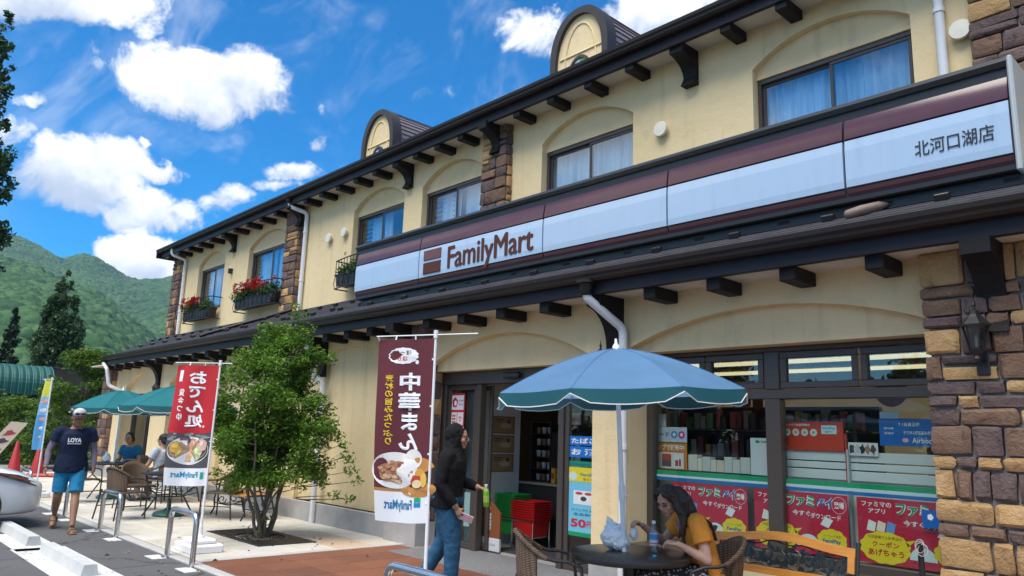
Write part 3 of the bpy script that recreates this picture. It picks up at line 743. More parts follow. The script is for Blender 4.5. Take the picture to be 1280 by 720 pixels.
SKYSIGN = mat('sky_tinted_sign_face', rough=.22, spec=.6, build=_panel((.37, .49, .64))); LBROWN = mat('brown_lettering', (.085, .03, .022), .6, spec=.2)  # white panel with the reflected sky blue put into its base colour
edges = [-11.04, -9.21, -6.56, -4.66, -2.73, -1.42]
for a, b in zip(edges, edges[1:]):
    a, b = a+.011, b-.011
    p = MB().prism([(6.586, 3.835), (6.580, 3.90), (6.580, 4.18), (6.588, 4.272), (6.9, 4.272), (6.9, 3.835)], a, b, SKYSIGN, 'x'); po = p.build('sign_panel', SGN)
    MB().prism([(6.586, 4.290), (6.592, 4.36), (6.612, 4.46), (6.65, 4.56), (6.9, 4.56), (6.9, 4.29)], a, b, MAROON, 'x').build('upper_band', po, off=SGN['_world'], smooth=math.radians(40))
    MB().prism([(6.590, 3.817), (6.60, 3.78), (6.64, 3.72), (6.9, 3.72), (6.9, 3.817)], a, b, MAROON, 'x').build('lower_band', po, off=SGN['_world'])
MB().bbox(-11.05, -1.40, 6.62, 6.98, 3.70, 4.60, BLACK, .01).build('sign_frame', SGN)
MB().prism([(6.60, 4.562), (6.57, 4.60), (6.60, 4.645), (6.98, 4.65), (6.98, 4.562)], -11.08, -1.39, mat('sign_cap', (.06, .06, .055), .3, metal=.5), 'x').build('top_trim', SGN)
MB().bbox(-1.415, -1.375, 6.565, 7.06, 3.68, 4.64, mat('pale_end_cap', (.42, .45, .47), .35), .012).build('end_cap', SGN)
MB().bbox(-11.0, -1.4, 6.70, 6.80, 3.60, 3.70, BLACK, .005).build('mounting_rail', SGN)
MB().bbox(-11.0, -1.3, 6.86, 7.10, 3.62, 3.82, BLACK, .005).build('mounting_rail', SGN)
fs_ = lambda y: (lambda u, v: (u, y, v))
t = MB()
for k, (du, dv) in enumerate(((-.012, 0), (.012, 0), (0, .006), (0, -.006), (0, 0))): fit_text(t, 'FamilyMart', -8.49+du, -6.73+du, 3.79+dv, 4.21+dv, LBROWN, fs_(6.5742-.0004*k), bold=0)
t.build('lettering', SGN)
t = MB(); t.bbox(-9.08, -8.66, 6.566, 6.584, 3.875, 4.045, LBROWN, .004); t.build('logo_bar', SGN)
t = MB(); t.bbox(-9.08, -8.66, 6.566, 6.584, 4.085, 4.235, mat('logo_upper', (.14, .07, .07), .6, spec=.2), .004); t.build('logo_bar', SGN)
t = MB(); fit_text(t, '北河口湖店', -2.13, -1.54, 3.965, 4.105, mat('black_lettering', (.012, .012, .02), .4), fs_(6.5735), bold=.008); t.build('lettering', SGN)
# fallen tube on the roof below the sign
m = MB(); pz = lambda yy: zl(yy)+.055
m.tube([(-2.72, 6.50, pz(6.5)), (-2.70, 6.51, pz(6.5)), (-2.60, 6.58, pz(6.58)), (-2.48, 6.66, pz(6.66)), (-2.42, 6.70, pz(6.7))], [.02, .042, .05, .045, .02], mat('weathered_brown', (.16, .115, .095), .6, var=.3, bump=(20, .4)), 12)
m.tube([(-2.43, 6.70, pz(6.68)), (-2.30, 6.74, pz(6.72)), (-2.2, 6.80, pz(6.80))], [.022, .018, .01], BLACK, 8)
o = m.build('capped_tube', smooth=True); tag(o, 'short brown capped tube lying on the eave roof under the sign', 'tube')

# ================================================================== wall lanterns
def lantern(loc, label):
    t = thing('wall_lantern', label, 'lantern', loc, 0, 'black carriage lanterns on the wall')
    m = MB(); m.bbox(-.05, .05, -.03, .0, -.14, .06, BLACK, .01); m.tube([(0, -.02, 0), (0, -.10, -.05), (0, -.15, -.02), (0, -.15, .04)], .016, BLACK, 8); m.build('wall_arm', t)
    c = MB(); c.lathe([(.012, -.10), (.03, -.075), (.02, -.05), (.05, -.02), (.06, 0)], (0, -.15, .06), BLACK, 6); c.lathe([(.115, 0), (.118, .015), (.06, .075), (.04, .10), (.035, .13), (.014, .14), (.012, .165), (.018, .175), (.006, .21), (.002, .25)], (0, -.15, .24), BLACK, 6)
    for k in range(6):
        a = 2*PI*k/6; c.tube([(.058*math.cos(a), -.15+.058*math.sin(a), .06), (.098*math.cos(a), -.15+.098*math.sin(a), .245)], .007, BLACK, 5)
    c.build('cage', t)
    g = MB(); g.lathe([(.054, .062), (.093, .242)], (0, -.15, 0), GLASSDK, 6); g.build('pane', t)
    b = MB().lathe([(.012, 0), (.016, .05), (.014, .08), (.004, .10)], (0, -.15, .08), WHITE, 8); b.build('bulb', t); t.scale = (.88, .88, .92)
lantern((-1.69, 6.345, 2.22), 'black lantern on the rough stone pier by the shop window')
lantern((-5.40, 6.50, 2.16), 'black lantern half hidden behind the sky tinted blue parasol')
lantern((-19.62, 6.50, 2.16), 'black lantern on the far wall column above the green parasols')

# ================================================================== street furniture
rk = thing('bike_rack', 'steel hoop rail nearest the camera, in front of the maroon banner', 'hoop rail', (-4.6, 3.44, 0), 0, 'steel hoops along the kerb')
ps = [(-.39, 0, 0), (-.39, 0, .46)]+[(-.29-.10*math.cos(a), 0, .46+.10*math.sin(a)) for a in np.linspace(.2, PI/2, 5)]
ps += [(-x, y_, z) for x, y_, z in ps[::-1]]
MB().tube(ps, .031, STEEL, 14).build('hoop', rk, True)
for s in (-.39, .39): MB().lathe([(.07, 0.004), (.07, .010), (.04, .018)], (s, 0, 0), STEEL, 16).build('flange', rk, True)
for xr, lb in ((-9.13, 'steel hoop rail beside the white base of the red food banner'), (-11.85, 'steel hoop rail just right of the walking man'), (-14.6, 'steel hoop rail partly behind the walking man'), (-17.35, 'steel hoop rail farthest away by the white car')):
    c = copy_tree(rk); c.location = (xr, 3.44, 0); c['label'] = lb
WST = mat('wheel_stop_concrete', (.50, .51, .50), .85, var=.12, bump=(40, .5))
def wheel_stop(x0, n, y, label):
    t = thing('wheel_stop', label, 'wheel stop', (x0, y, 0), 0, 'concrete wheel stops in the parking bays')
    for i in range(n):
        a, b = i*.6+.0015, (i+1)*.6-.0015
        MB().prism([(-.085, .004), (-.06, .115), (.06, .115), (.085, .004)], a, b, WST, 'x').build('block', t)
wheel_stop(-10.55, 3, 2.42, 'pale concrete wheel stop in the empty bay at the bottom left')
wheel_stop(-12.95, 3, 2.40, 'pale concrete wheel stop under the front of the white car')

# parasols -----------------------------------------------------------
def parasol(loc, label, cloth, under, tilt=(0, 0), r=.94, zr=1.86, za=2.20, base=True, rot=0.):
    t = thing('parasol', label, 'parasol', loc, rot, 'round parasols over the cafe tables'); t.rotation_euler = (tilt[0], tilt[1], rot)
    c = MB(); n = 8; K_ = 9; sub_ = 6
    def P(a, k, w_=0):
        f = k/K_; ang = a; 
        seg = 2*PI/n; u = (a % seg)/seg; chord = 1-.05*f*math.sin(PI*u); sag = -.05*math.sin(PI*f)*math.sin(PI*u)
        rr = r*f*chord; z = za-(za-zr)*(f**1.55)+sag*.6-.012*f*math.sin(PI*u)
        return (rr*math.cos(ang), rr*math.sin(ang), z)
    A = [2*PI*i/(n*sub_) for i in range(n*sub_)]; N = len(A)
    vs = [P(a, k) for k in range(K_+1) for a in A]; fs = [(k*N+i, k*N+(i+1) % N, (k+1)*N+(i+1) % N, (k+1)*N+i) for k in range(K_) for i in range(N)]
    c.add(vs, fs, cloth); co = c.build('canopy', t, math.radians(12))
    se = MB()
    for k in range(n): se.tube([tuple(Vector(P(2*PI*k/n, q_))+Vector((0, 0, .0005))) for q_ in range(K_+1)], .0035, cloth, 5)
    se.build('seam', co)
    v = MB(); wt = MB(); rim = [P(a, K_) for a in A]; low = []
    for i, p in enumerate(rim):
        u = (i % sub_)/sub_; d = .085+.018*math.sin(PI*u)-(.05 if i % sub_ == 0 else 0); q = 1.012+.012*math.sin(i*2.3)
        low.append((p[0]*q, p[1]*q, p[2]-d))
    v.add(rim+low, [(i, (i+1) % N, N+(i+1) % N, N+i) for i in range(N)], under); v.build('valance', co, True)
    wt.tube(low+[low[0]], .0042, WHITE, 5, cap=False); wt.build('trim', co)
    p = MB(); p.tube([(0, 0, .05), (0, 0, za-.01)], .019, WHITE, 10); p.lathe([(.03, 0), (.03, .05), (.012, .075), (.01, .11)], (0, 0, za-.03), WHITE, 10); p.tube([(0, 0, 1.08), (0, 0, 1.2)], .026, WHITE, 10)
    p.tube([(.026, 0, 1.12), (.06, 0, 1.12)], .008, WHITE, 6); p.build('pole', t, True)
    rb = MB()
    for k in range(n):
        a = 2*PI*k/n; q = [(r*f*math.cos(a), r*f*math.sin(a), za-(za-zr)*(f**1.55)-.012) for f in (0.02, .3, .6, .85, 1.)]
        rb.tube(q, .005, WHITE, 5); rb.tube([(.02*math.cos(a), .02*math.sin(a), za-.32), q[2]], .004, WHITE, 5)
    rb.build('rib', t)
    if base: MB().lathe([(.24, .022), (.25, .05), (.22, .09), (.08, .13), (.035, .16), (.03, .30)], (0, 0, .005), mat('green_base', (.01, .09, .075), .5), 24).build('base', t, True)
    return t
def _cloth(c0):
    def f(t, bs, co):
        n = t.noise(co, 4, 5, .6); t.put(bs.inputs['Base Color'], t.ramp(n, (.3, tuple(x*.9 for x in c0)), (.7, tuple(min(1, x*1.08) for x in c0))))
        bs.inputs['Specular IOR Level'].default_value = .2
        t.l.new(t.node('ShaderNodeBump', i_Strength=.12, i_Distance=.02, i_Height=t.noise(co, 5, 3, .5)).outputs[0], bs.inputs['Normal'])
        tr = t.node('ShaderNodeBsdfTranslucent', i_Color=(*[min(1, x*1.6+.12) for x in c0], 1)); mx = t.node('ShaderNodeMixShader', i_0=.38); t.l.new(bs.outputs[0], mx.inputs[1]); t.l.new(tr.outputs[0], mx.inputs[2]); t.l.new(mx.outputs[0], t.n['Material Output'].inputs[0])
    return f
TEAL = mat('teal_canvas', rough=.7, build=_cloth((.012, .18, .21))); SKYTINT = mat('sky_tinted_canvas', rough=.6, build=_cloth((.115, .25, .43))); TEALV = mat('teal_valance', rough=.7, build=_cloth((.015, .11, .13)))  # near canopy: blue sky reflection painted into the cloth colour
parasol((-3.74, 4.76, 0), 'large sky tinted blue parasol over the black table nearest the camera', SKYTINT, TEALV, tilt=(math.radians(1.6), math.radians(-2.2)), zr=1.90, za=2.25, r=.97, rot=.35)
parasol((-16.9, 4.85, 0), 'teal green parasol farthest left, over the table with two people', TEAL, TEALV, zr=1.80, za=2.18, rot=.2)
parasol((-13.45, 4.80, 0), 'teal green parasol beside the red banner, over the empty table', TEAL, TEALV, zr=1.82, za=2.20, rot=.5)
# tables ---------------------------------------------------------------
BTOP = mat('black_laminate', (.018, .017, .017), .32, var=.2)
t = thing('round_table', 'round black cafe table with a bag and bottle, nearest the camera', 'table', (-3.70, 4.73, 0), 0, 'round cafe tables')
MB().lathe([(.44, .665), (.452, .672), (.456, .69), (.452, .708), (.445, .712)], (0, 0, 0), BTOP, 48).build('tabletop', t, math.radians(30))
MB().lathe([(.05, .06), (.05, .665)], (0, 0, 0), BLACK, 16).build('pedestal', t, True); MB().lathe([(.27, .022), (.27, .04), (.08, .07), (.05, .08)], (0, 0, 0), BLACK, 24).build('foot', t, True)
def mesh_table(loc, label, r=.48):
    t = thing('round_table', label, 'table', loc, .4, 'round cafe tables')
    MB().lathe([(r-.01, .70), (r, .705), (r, .722), (r-.02, .728)], (0, 0, 0), BLACK, 36).build('tabletop', t, math.radians(30))
    for k in range(4):
        a = PI/4+k*PI/2; c_, s_ = math.cos(a), math.sin(a)
        MB().tube([(.40*c_, .40*s_, .70), (.36*c_, .36*s_, .5), (.20*c_, .20*s_, .36), (.34*c_, .34*s_, .12), (.40*c_, .40*s_, .022)], .014, BLACK, 8).build('leg', t, True)
    MB().tube([(.22*math.cos(a), .22*math.sin(a), .36) for a in np.linspace(0, 2*PI, 20)], .010, BLACK, 6).build('stretcher', t)
mesh_table((-16.9, 4.85, 0), 'black metal cafe table between the two seated people'); mesh_table((-13.45, 4.80, 0), 'black metal cafe table behind the red food banner')
# wicker chairs ----------------------------------------------------------
def _wick(t, bs, co):
    s1 = t.node('ShaderNodeTexWave', wave_type='BANDS', bands_direction='Z', i_Scale=26., i_Distortion=.6, i_Vector=co).outputs['Fac']
    s2 = t.node('ShaderNodeTexWave', wave_type='BANDS', bands_direction='X', i_Scale=11., i_Distortion=.5, i_Vector=co).outputs['Fac']
    f = t.m('MULTIPLY', s1, t.m('ADD', .45, t.m('MULTIPLY', s2, .55))); r = t.noise(co, 9, 4, .6)
    c = t.ramp(t.m('ADD', f, t.m('MULTIPLY', t.m('SUBTRACT', r, .5), .6)), (.1, (.045, .028, .018)), (.5, (.15, .092, .052)), (.95, (.29, .19, .11)))
    t.put(bs.inputs['Base Color'], c); t.l.new(t.node('ShaderNodeBump', i_Strength=.8, i_Distance=.01, i_Height=f).outputs[0], bs.inputs['Normal'])
WICK = mat('brown_wicker', rough=.6, build=_wick); CHFR = mat('dark_chair_tube', (.03, .024, .02), .3, spec=.6)
ch0 = thing('wicker_chair', 'brown wicker chair at the bottom centre, its back to the camera', 'chair', (-4.17, 4.36, 0), 0, 'brown wicker cafe chairs')
def arcpts(r0, z0, a0=-.08, n=13): return [(.255*math.cos(a)*r0, .02+.25*math.sin(a)*r0, z0(a)) for a in np.linspace(a0, PI-a0, n)]
top_z = lambda a: .64+.175*max(0, math.sin(a))**1.3
fr = MB(); loop = [(.27, -.22, .02), (.268, -.225, .45), (.265, -.20, .60), (.262, -.10, .635)]+arcpts(1.03, top_z)+[(-.262, -.10, .635), (-.265, -.20, .60), (-.268, -.225, .45), (-.27, -.22, .02)]
fr.tube(loop, .0135, CHFR, 10); fr.build('frame', ch0, True)
wr = MB(); wr.tube(arcpts(1.03, top_z, .12), .018, WICK, 10); wr.build('woven_rim', ch0, True)
for s in (-1, 1): MB().tube([(s*.2, .24, .47), (s*.215, .25, .40), (s*.245, .31, .02)], .0125, CHFR, 8).build('leg', ch0, True)
st = MB(); st.tube([(-.262, -.21, .41), (.262, -.21, .41)], .011, CHFR, 8); st.tube([(-.225, .27, .22), (-.26, -.21, .22)], .009, CHFR, 6); st.tube([(.225, .27, .22), (.26, -.21, .22)], .009, CHFR, 6); st.build('stretcher', ch0, True)
bk = MB(); NA, NZ = 24, 8; vs = []
for j in range(NZ+1):
    for i in range(NA+1):
        a = .42+(PI-.84)*i/NA; f = j/NZ; z = .43+(top_z(a)-.43)*f; rr = 1.0-.10*(1-f)**2
        vs.append((.25*math.cos(a)*rr, .02+.245*math.sin(a)*rr, z))
bk.add(vs, [(j*(NA+1)+i, j*(NA+1)+i+1, (j+1)*(NA+1)+i+1, (j+1)*(NA+1)+i) for j in range(NZ) for i in range(NA)], WICK)
bo = bk.build('backrest', ch0, True); sm_ = bo.modifiers.new('thick', 'SOLIDIFY'); sm_.thickness = .014; sm_.offset = 0
MB().bbox(-.245, .245, -.235, .23, .415, .445, WICK, .012).build('seat', ch0)
ch0.rotation_euler = (0, 0, 2.45)
def faces(dx, dy): return math.atan2(dx, -dy)       # local -Y turned to point along (dx, dy)
ch0.rotation_euler = (0, 0, faces(.66, .75))
for x, y_, f, lb in ((-3.34, 5.20, (-.62, -.74), 'brown wicker chair under the woman in the orange top'),
                     (-13.30, 4.02, (-.35, .9), 'brown wicker chair seen from behind, just left of the red banner'),
                     (-14.62, 4.62, (.95, .1), 'brown wicker chair seen side on between the two far tables'),
                     (-16.35, 4.15, (-.5, .7), 'brown wicker chair behind the walking man at the far table'),
                     (-12.75, 5.40, (-.75, -.6), 'brown wicker chair between the red banner and the leafy tree'),
                     (-15.75, 5.45, (-.9, -.35), 'brown wicker chair under the man in the pale shirt'),
                     (-17.5, 5.45, (.6, -.75), 'brown wicker chair under the woman in the blue top')):
    c = copy_tree(ch0); c.location = (x, y_, .02); c.rotation_euler = (0, 0, faces(*f)); c['label'] = lb
ch0.location.z = .02
# benches --------------------------------------------------------------
OAK = mat('orange_varnished_wood', rough=.35, spec=.5, build=lambda t, bs, co: t.put(bs.inputs['Base Color'], t.ramp(t.noise(t.node('ShaderNodeMapping', i_Vector=co, i_Scale=(1.2, 14, 14)).outputs[0], 2.5, 5, .6), (.3, (.42, .165, .03)), (.7, (.60, .275, .05)))))
IRON = mat('black_cast_iron', (.012, .02, .02), .35, spec=.6)
b0 = thing('garden_bench', 'orange wood and black iron bench under the shop window posters', 'bench', (-3.13, 5.88, .02), 0, 'orange slatted benches along the wall')
L_ = .60
def bench():
    tl = math.radians(10)
    def Bk(x, z, d=0): return (x, .0+math.tan(tl)*(z-.40)+d, z)
    ztop = lambda x: .775+.055*math.cos(x/L_*PI/2)**2
    # top rail
    N = 20; tr = MB(); xs = np.linspace(-L_, L_, N+1); vs = []
    for x in xs:
        for dz, dd in ((0, -.016), (0, .016), (-.062, .016), (-.062, -.016)): vs.append(Bk(x, ztop(x)+dz, dd))
    fs = [(i*4+k, i*4+(k+1) % 4, (i+1)*4+(k+1) % 4, (i+1)*4+k) for i in range(N) for k in range(4)]+[(0, 1, 2, 3), (N*4, N*4+3, N*4+2, N*4+1)]
    tr.add(vs, fs, OAK); tr.build('top_rail', b0)
    for z0, z1 in ((.50, .555),):
        m = MB(); m.add([Bk(x, z, d) for x in (-L_, L_) for z in (z0, z1) for d in (-.016, .016)], [(0, 1, 3, 2), (4, 6, 7, 5), (0, 4, 5, 1), (2, 3, 7, 6), (0, 2, 6, 4), (1, 5, 7, 3)], OAK); m.build('back_rail', b0)
    for s in (-1, 1):
        m = MB(); m.add([Bk(s*x, z, d) for x in (L_-.055, L_-.004) for z in (.555, .717) for d in (-.0155, .0155)], [(0, 1, 3, 2), (4, 6, 7, 5), (0, 4, 5, 1), (2, 3, 7, 6), (0, 2, 6, 4), (1, 5, 7, 3)], OAK); m.build('back_stile', b0)
    # iron scroll panel
    p = MB(); rr = random.Random(3)
    for i in range(9):
        cx = -L_+.11+i*(2*L_-.22)/8; cz = .638+(.015 if i % 2 else -.01)
        sp = [Bk(cx+(.008+.052*(1-q))*math.cos(q*9+i), cz+(.008+.062*(1-q))*math.sin(q*9+i)*(1 if i % 2 else -1)) for q in np.linspace(0, 1, 18)]
        p.tube(sp, .006, IRON, 5)
        for k in range(11):
            lx, lz, an = cx+rr.uniform(-.07, .07), cz+rr.uniform(-.08, .08), rr.uniform(0, 2*PI)
            if not .565 < lz < ztop(lx)-.075: continue
            lf = [(lx+a*math.cos(an)-b*math.sin(an), lz+a*math.sin(an)+b*math.cos(an)) for a, b in ((-.028, 0), (-.012, .016), (.006, .012), (.03, 0), (.006, -.012), (-.012, -.016))]
            y0 = .006*rr.uniform(-1, 1); vs = [Bk(x, z, y0-.004) for x, z in lf]+[Bk(x, z, y0+.004) for x, z in lf]
            p.add(vs, [tuple(range(6)), tuple(range(6, 12))[::-1]]+[(k2, 6+k2, 6+(k2+1) % 6, (k2+1) % 6) for k2 in range(6)], IRON)
    p.tube([Bk(x, .562+.012*math.sin(x*26)) for x in np.linspace(-L_+.05, L_-.05, 40)], .006, IRON, 5)
    p.tube([Bk(x, ztop(x)-.08-.012*math.sin(x*23)) for x in np.linspace(-L_+.05, L_-.05, 40)], .006, IRON, 5)
    p.build('scroll_panel', b0)
    for k in range(5): MB().bbox(-L_, L_, -.05-.085*(k+1)+.008, -.05-.085*k, .395-.004*k, .42-.004*k, OAK, .006).build('seat_slat', b0)
    for s in (-1, 1):
        x = s*(L_+.012); e = MB()
        e.tube([(x, .10, .02), (x, .05, .2), (x, -.01, .39), (x, .02, .5), (x, .075, .78), (x, .09, .815)], [.018, .016, .016, .015, .014, .02], IRON, 8)
        e.tube([(x, -.50, .01), (x, -.44, .12), (x, -.46, .26), (x, -.43, .39), (x, -.2, .40), (x, -.01, .39)], .016, IRON, 8)
        e.tube([(x, .03, .58), (x, -.12, .61), (x, -.34, .60), (x, -.45, .56), (x, -.44, .50), (x, -.40, .52)], .014, IRON, 8)
        e.tube([(x, -.42, .40), (x, -.45, .48), (x, -.43, .57)], .011, IRON, 8)
        e.tube([(x, -.10+.09*math.cos(q*8)*(1-q*.8), .26+.09*math.sin(q*8)*(1-q*.8)) for q in np.linspace(0, 1, 16)], .009, IRON, 6)
        e.tube([(x, -.32+.08*math.cos(-q*8)*(1-q*.8), .25+.08*math.sin(-q*8)*(1-q*.8)) for q in np.linspace(0, 1, 16)], .009, IRON, 6)
        e.tube([(x, -.45, .2), (x, -.2, .14), (x, .06, .2)], .010, IRON, 6)
        e.build('end_frame', b0, True)
bench()
for x, lb in ((-12.85, 'orange slatted bench behind the leafy tree by the wall'), (-16.15, 'orange slatted bench behind the man in the pale shirt')):
    c = copy_tree(b0); c.location = (x, 6.02, .02); c['label'] = lb

# ================================================================== banners
def cells(mb, chars, uc, v1, v0, cw, m, fn, bold=.02):
    n = len(chars); h = (v1-v0)/n
    for i, ch in enumerate(chars):
        vc = v1-(i+.5)*h
        vs, fs = text_geo(ch, 1., bold); xs = [p[0] for p in vs]; ys = [p[1] for p in vs]
        cx, cy = (min(xs)+max(xs))/2, (min(ys)+max(ys))/2; ext = max(max(xs)-min(xs), max(ys)-min(ys), .62)
        k = h*.90/max(ext, .8)
        mb.add([fn(uc+(x-cx)*cw/(.95), vc+(y-cy)*k) for x, y, z in vs], fs, m)
def ell(mb, u, v, ru, rv, m, fn, n=22, jit=0., a0=0., a1=2*PI, lobes=0):
    vs = [fn(u, v)]; ps = []
    for i in range(n+1):
        a = a0+(a1-a0)*i/n; k = 1+jit*math.sin(a*5+u*40)+(.10*abs(math.sin(a*lobes/2)) if lobes else 0); ps.append(fn(u+ru*k*math.cos(a), v+rv*k*math.sin(a)))
    mb.add(vs+ps, [(0, i+1, i+2) for i in range(n)], m)
def banner(name, label, px, py, dirv, w_, zt, zb, bands, draw, lean=(0, 0), amp=.02, bottom_in=.0, base=True, arm=.3):
    t = thing(name, label, 'banner', (px, py, 0), 0, 'tall shop banners on white poles')
    d = Vector((dirv[0], dirv[1], 0)).normalized(); nrm = Vector((-d.y, d.x, 0))
    if nrm.dot(Vector((-px, -py, 0))) < 0: nrm = -nrm
    ztp = zt+.03
    def pole_at(z): return Vector((lean[0]*z, lean[1]*z, z))
    def fn0(u, v, l=0.):
        z = zb+(zt-zb)*v; pc = pole_at(z); k = (1-v)
        wob = amp*math.sin(3.2*u*PI/1.6+v*5)*u+amp*1.2*math.sin(u*8.5+v*2.2)*(.35+.65*k)*min(1, u*3)
        p = pc + d*(w_*u*(1-bottom_in*k**1.4)) + nrm*(wob+l-.05*bottom_in*10*k*k*u*u) + Vector((0, 0, -.012*math.sin(PI*u)*k - .02*u*k))
        return tuple(p)
    c = MB(); NU, NV = 18, 56; vs = [fn0(i/NU, j/NV) for j in range(NV+1) for i in range(NU+1)]
    for j in range(NV):
        vm = (j+.5)/NV; m = [mm for v0, mm in bands if vm >= v0][-1]
        c.add([vs[j*(NU+1)+i] for i in range(NU+1)]+[vs[(j+1)*(NU+1)+i] for i in range(NU+1)], [(i, i+1, NU+2+i, NU+1+i) for i in range(NU)], m)
    co = c.build('cloth', t, fix=False)
    bm = bmesh.new(); bm.from_mesh(co.data); bmesh.ops.remove_doubles(bm, verts=bm.verts, dist=1e-5); bm.to_mesh(co.data); bm.free()
    co.data.polygons.foreach_set('use_smooth', [True]*len(co.data.polygons))
    pr = MB(); draw(pr, lambda lay: (lambda u, v: fn0(u, v, .0018+.0012*lay))); pr.build('print', co, fix=False)
    p = MB(); p.tube([pole_at(.2), pole_at(zt+.06)], .0125, WHITE, 10); p.tube([pole_at(.06), pole_at(.9)], .016, WHITE, 10); p.build('pole', t, True)
    a = MB(); q = pole_at(ztp); a.tube([q-d*arm, q+d*(w_+.01)], .006, WHITE, 8); a.lathe([(.02, -.03), (.02, .04)], q, WHITE, 10)
    for k in range(4):
        u = k/3*.98+.01; p2 = Vector(fn0(u, .995)); p3 = q+d*(w_*u); a.tube([p2, p3], .008, WHITE, 6)
    for k in range(4):
        z = zb+(zt-zb)*(.1+.26*k); a.tube([pole_at(z)-nrm*.02, pole_at(z)+d*.03], .012, WHITE, 6)
    a.build('top_arm', t, True)
    if base:
        b = MB(); b.bbox(-.28, .28, -.20, .20, .02, .125, WHITE, .018); b.bbox(-.20, .20, -.14, .14, .125, .18, WHITE, .018)
        b.lathe([(.06, .16), (.05, .2), (.03, .22), (.028, .32)], (0, 0, 0), WHITE, 14); b.bbox(-.24, -.19, -.05, .05, .05, .12, WHITE, .01); b.lathe([(.03, .165), (.03, .185)], (.13, .06, 0), WHITE, 10)
        b.build('base', t)
    return t
MARC = mat('maroon_cloth', (.105, .014, .022), .75, var=.1); WHC = mat('white_cloth', (.72, .72, .74), .8); REDC = mat('red_cloth', (.46, .012, .02), .75, var=.08)
W_, YEL, ORG = flat((.80, .80, .80)), flat((.75, .50, .02)), flat((.62, .22, .03))
def draw_maroon(p, F):
    ell(p, .53, .905, .235, .043, W_, F(0), 40, lobes=14); ell(p, .30, .868, .03, .012, W_, F(0), 10)
    BRN = flat((.12, .02, .02)); fit_text(p, 'ほっか', .40, .68, .908, .936, BRN, F(2)); fit_text(p, 'ほか', .46, .63, .876, .902, flat((.5, .03, .03)), F(2))
    cells(p, '中華まん', .40, .815, .375, .36, W_, F(1), .035); cells(p, '素材の旨みたっぷり', .74, .80, .41, .15, YEL, F(1), .02)
    # steaming bun dish
    ell(p, .18, .245, .30, .10, flat((.50, .22, .05)), F(1), 30, a0=-PI/2.2, a1=PI/1.2); ell(p, .2, .175, .33, .04, flat((.45, .20, .05)), F(1), 20)
    ell(p, .62, .275, .42, .098, flat((.74, .72, .69)), F(2), 36); ell(p, .30, .335, .17, .055, flat((.72, .69, .64)), F(3), 24)
    ell(p, .60, .265, .30, .058, flat((.42, .20, .10)), F(4), 30, jit=.06)
    q = random.Random(5)
    for k in range(64):
        a, r_ = q.uniform(0, 2*PI), math.sqrt(q.uniform(0, 1)); c = q.choice([(.55, .30, .16), (.32, .13, .07), (.62, .42, .27), (.25, .09, .05), (.5, .22, .12)])
        ell(p, .60+.28*r_*math.cos(a), .267+.055*r_*math.sin(a), q.uniform(.02, .05), q.uniform(.006, .012), flat(c), F(5+k*.1), 8, jit=.15)
    ell(p, .16, .255, .085, .032, flat((.62, .32, .05)), F(5), 16); ell(p, .22, .222, .10, .03, flat((.45, .05, .03)), F(6), 16, jit=.1); ell(p, .20, .205, .085, .022, flat((.70, .55, .33)), F(7), 16); ell(p, .09, .225, .05, .04, flat((.70, .45, .08)), F(6), 14)
    fit_text(p, 'FamilyMart', .28, .82, .055, .12, flat((.0, .16, .34)), F(1), .025)
    for k, c in enumerate(((.0, .35, .12), (.0, .2, .5))): p.quad(*[F(1)(u, v) for u, v in ((.13, .083+.026*(1-k)), (.24, .083+.026*(1-k)), (.24, .106+.026*(1-k)), (.13, .106+.026*(1-k)))], flat(c))
BAND1 = [(0, WHC), (.155, flat((.42, .20, .06))), (.185, MARC), (.30, MARC)]
banner('shop_banner', 'tall maroon banner with a steaming dish, beside the woman in black', -5.25, 4.0, (-.93, -.36), .62, 2.36, .80, BAND1, draw_maroon, lean=(-.012, .0), amp=.016, bottom_in=.10, arm=.42)
def draw_oden(p, F):
    # wavy speech-bubble foot of the red field
    for k, u in enumerate(np.linspace(.08, .92, 8)): ell(p, u, .452, .10, .02+.008*(k % 2), REDC, F(0), 14)
    cells(p, 'おでん処', .46, .955, .47, .36, W_, F(1), .03); cells(p, '黄金つゆ', .76, .80, .53, .13, W_, F(1), .02)
    p.quad(*[F(1)(u, v) for u, v in ((.80, .86), (.90, .86), (.90, .955), (.80, .955))], W_)
    ell(p, .22, .485, .035, .012, flat((.70, .55, .5)), F(1), 4)
    ell(p, .5, .285, .46, .115, flat((.70, .69, .68)), F(1), 34); ell(p, .5, .29, .42, .095, flat((.33, .22, .13)), F(2), 30)
    for (u, v, a, b, c) in ((.76, .31, .14, .05, (.62, .36, .06)), (.55, .255, .15, .055, (.68, .40, .20)), (.30, .27, .13, .06, (.50, .55, .30)), (.42, .335, .13, .045, (.66, .33, .22)), (.18, .33, .10, .05, (.62, .40, .33)), (.66, .25, .11, .045, (.72, .50, .12)), (.33, .23, .10, .035, (.20, .32, .10)), (.60, .36, .11, .05, (.10, .055, .07))):
        ell(p, u, v, a, b, flat(c), F(3+u), 16, jit=.08)
        ell(p, u+a*.25, v+b*.3, a*.45, b*.4, flat(tuple(min(.8, x*1.35+.03) for x in c)), F(4.5+u), 12, jit=.1)
    q = random.Random(9)
    for k in range(16): ell(p, q.uniform(.1, .9), q.uniform(.37, .43), q.uniform(.04, .1), q.uniform(.006, .014), flat((.20+.1*q.random(),)*3), F(1.2+.05*k), 10)
    fit_text(p, 'FamilyMart', .20, .86, .055, .115, flat((.0, .24, .42)), F(1), .025)
    p.quad(*[F(1)(u, v) for u, v in ((.08, .055), (.15, .055), (.15, .11), (.08, .11))], flat((.0, .35, .2)))
BAND2 = [(0, WHC), (.15, flat((.075, .068, .075))), (.44, REDC)]
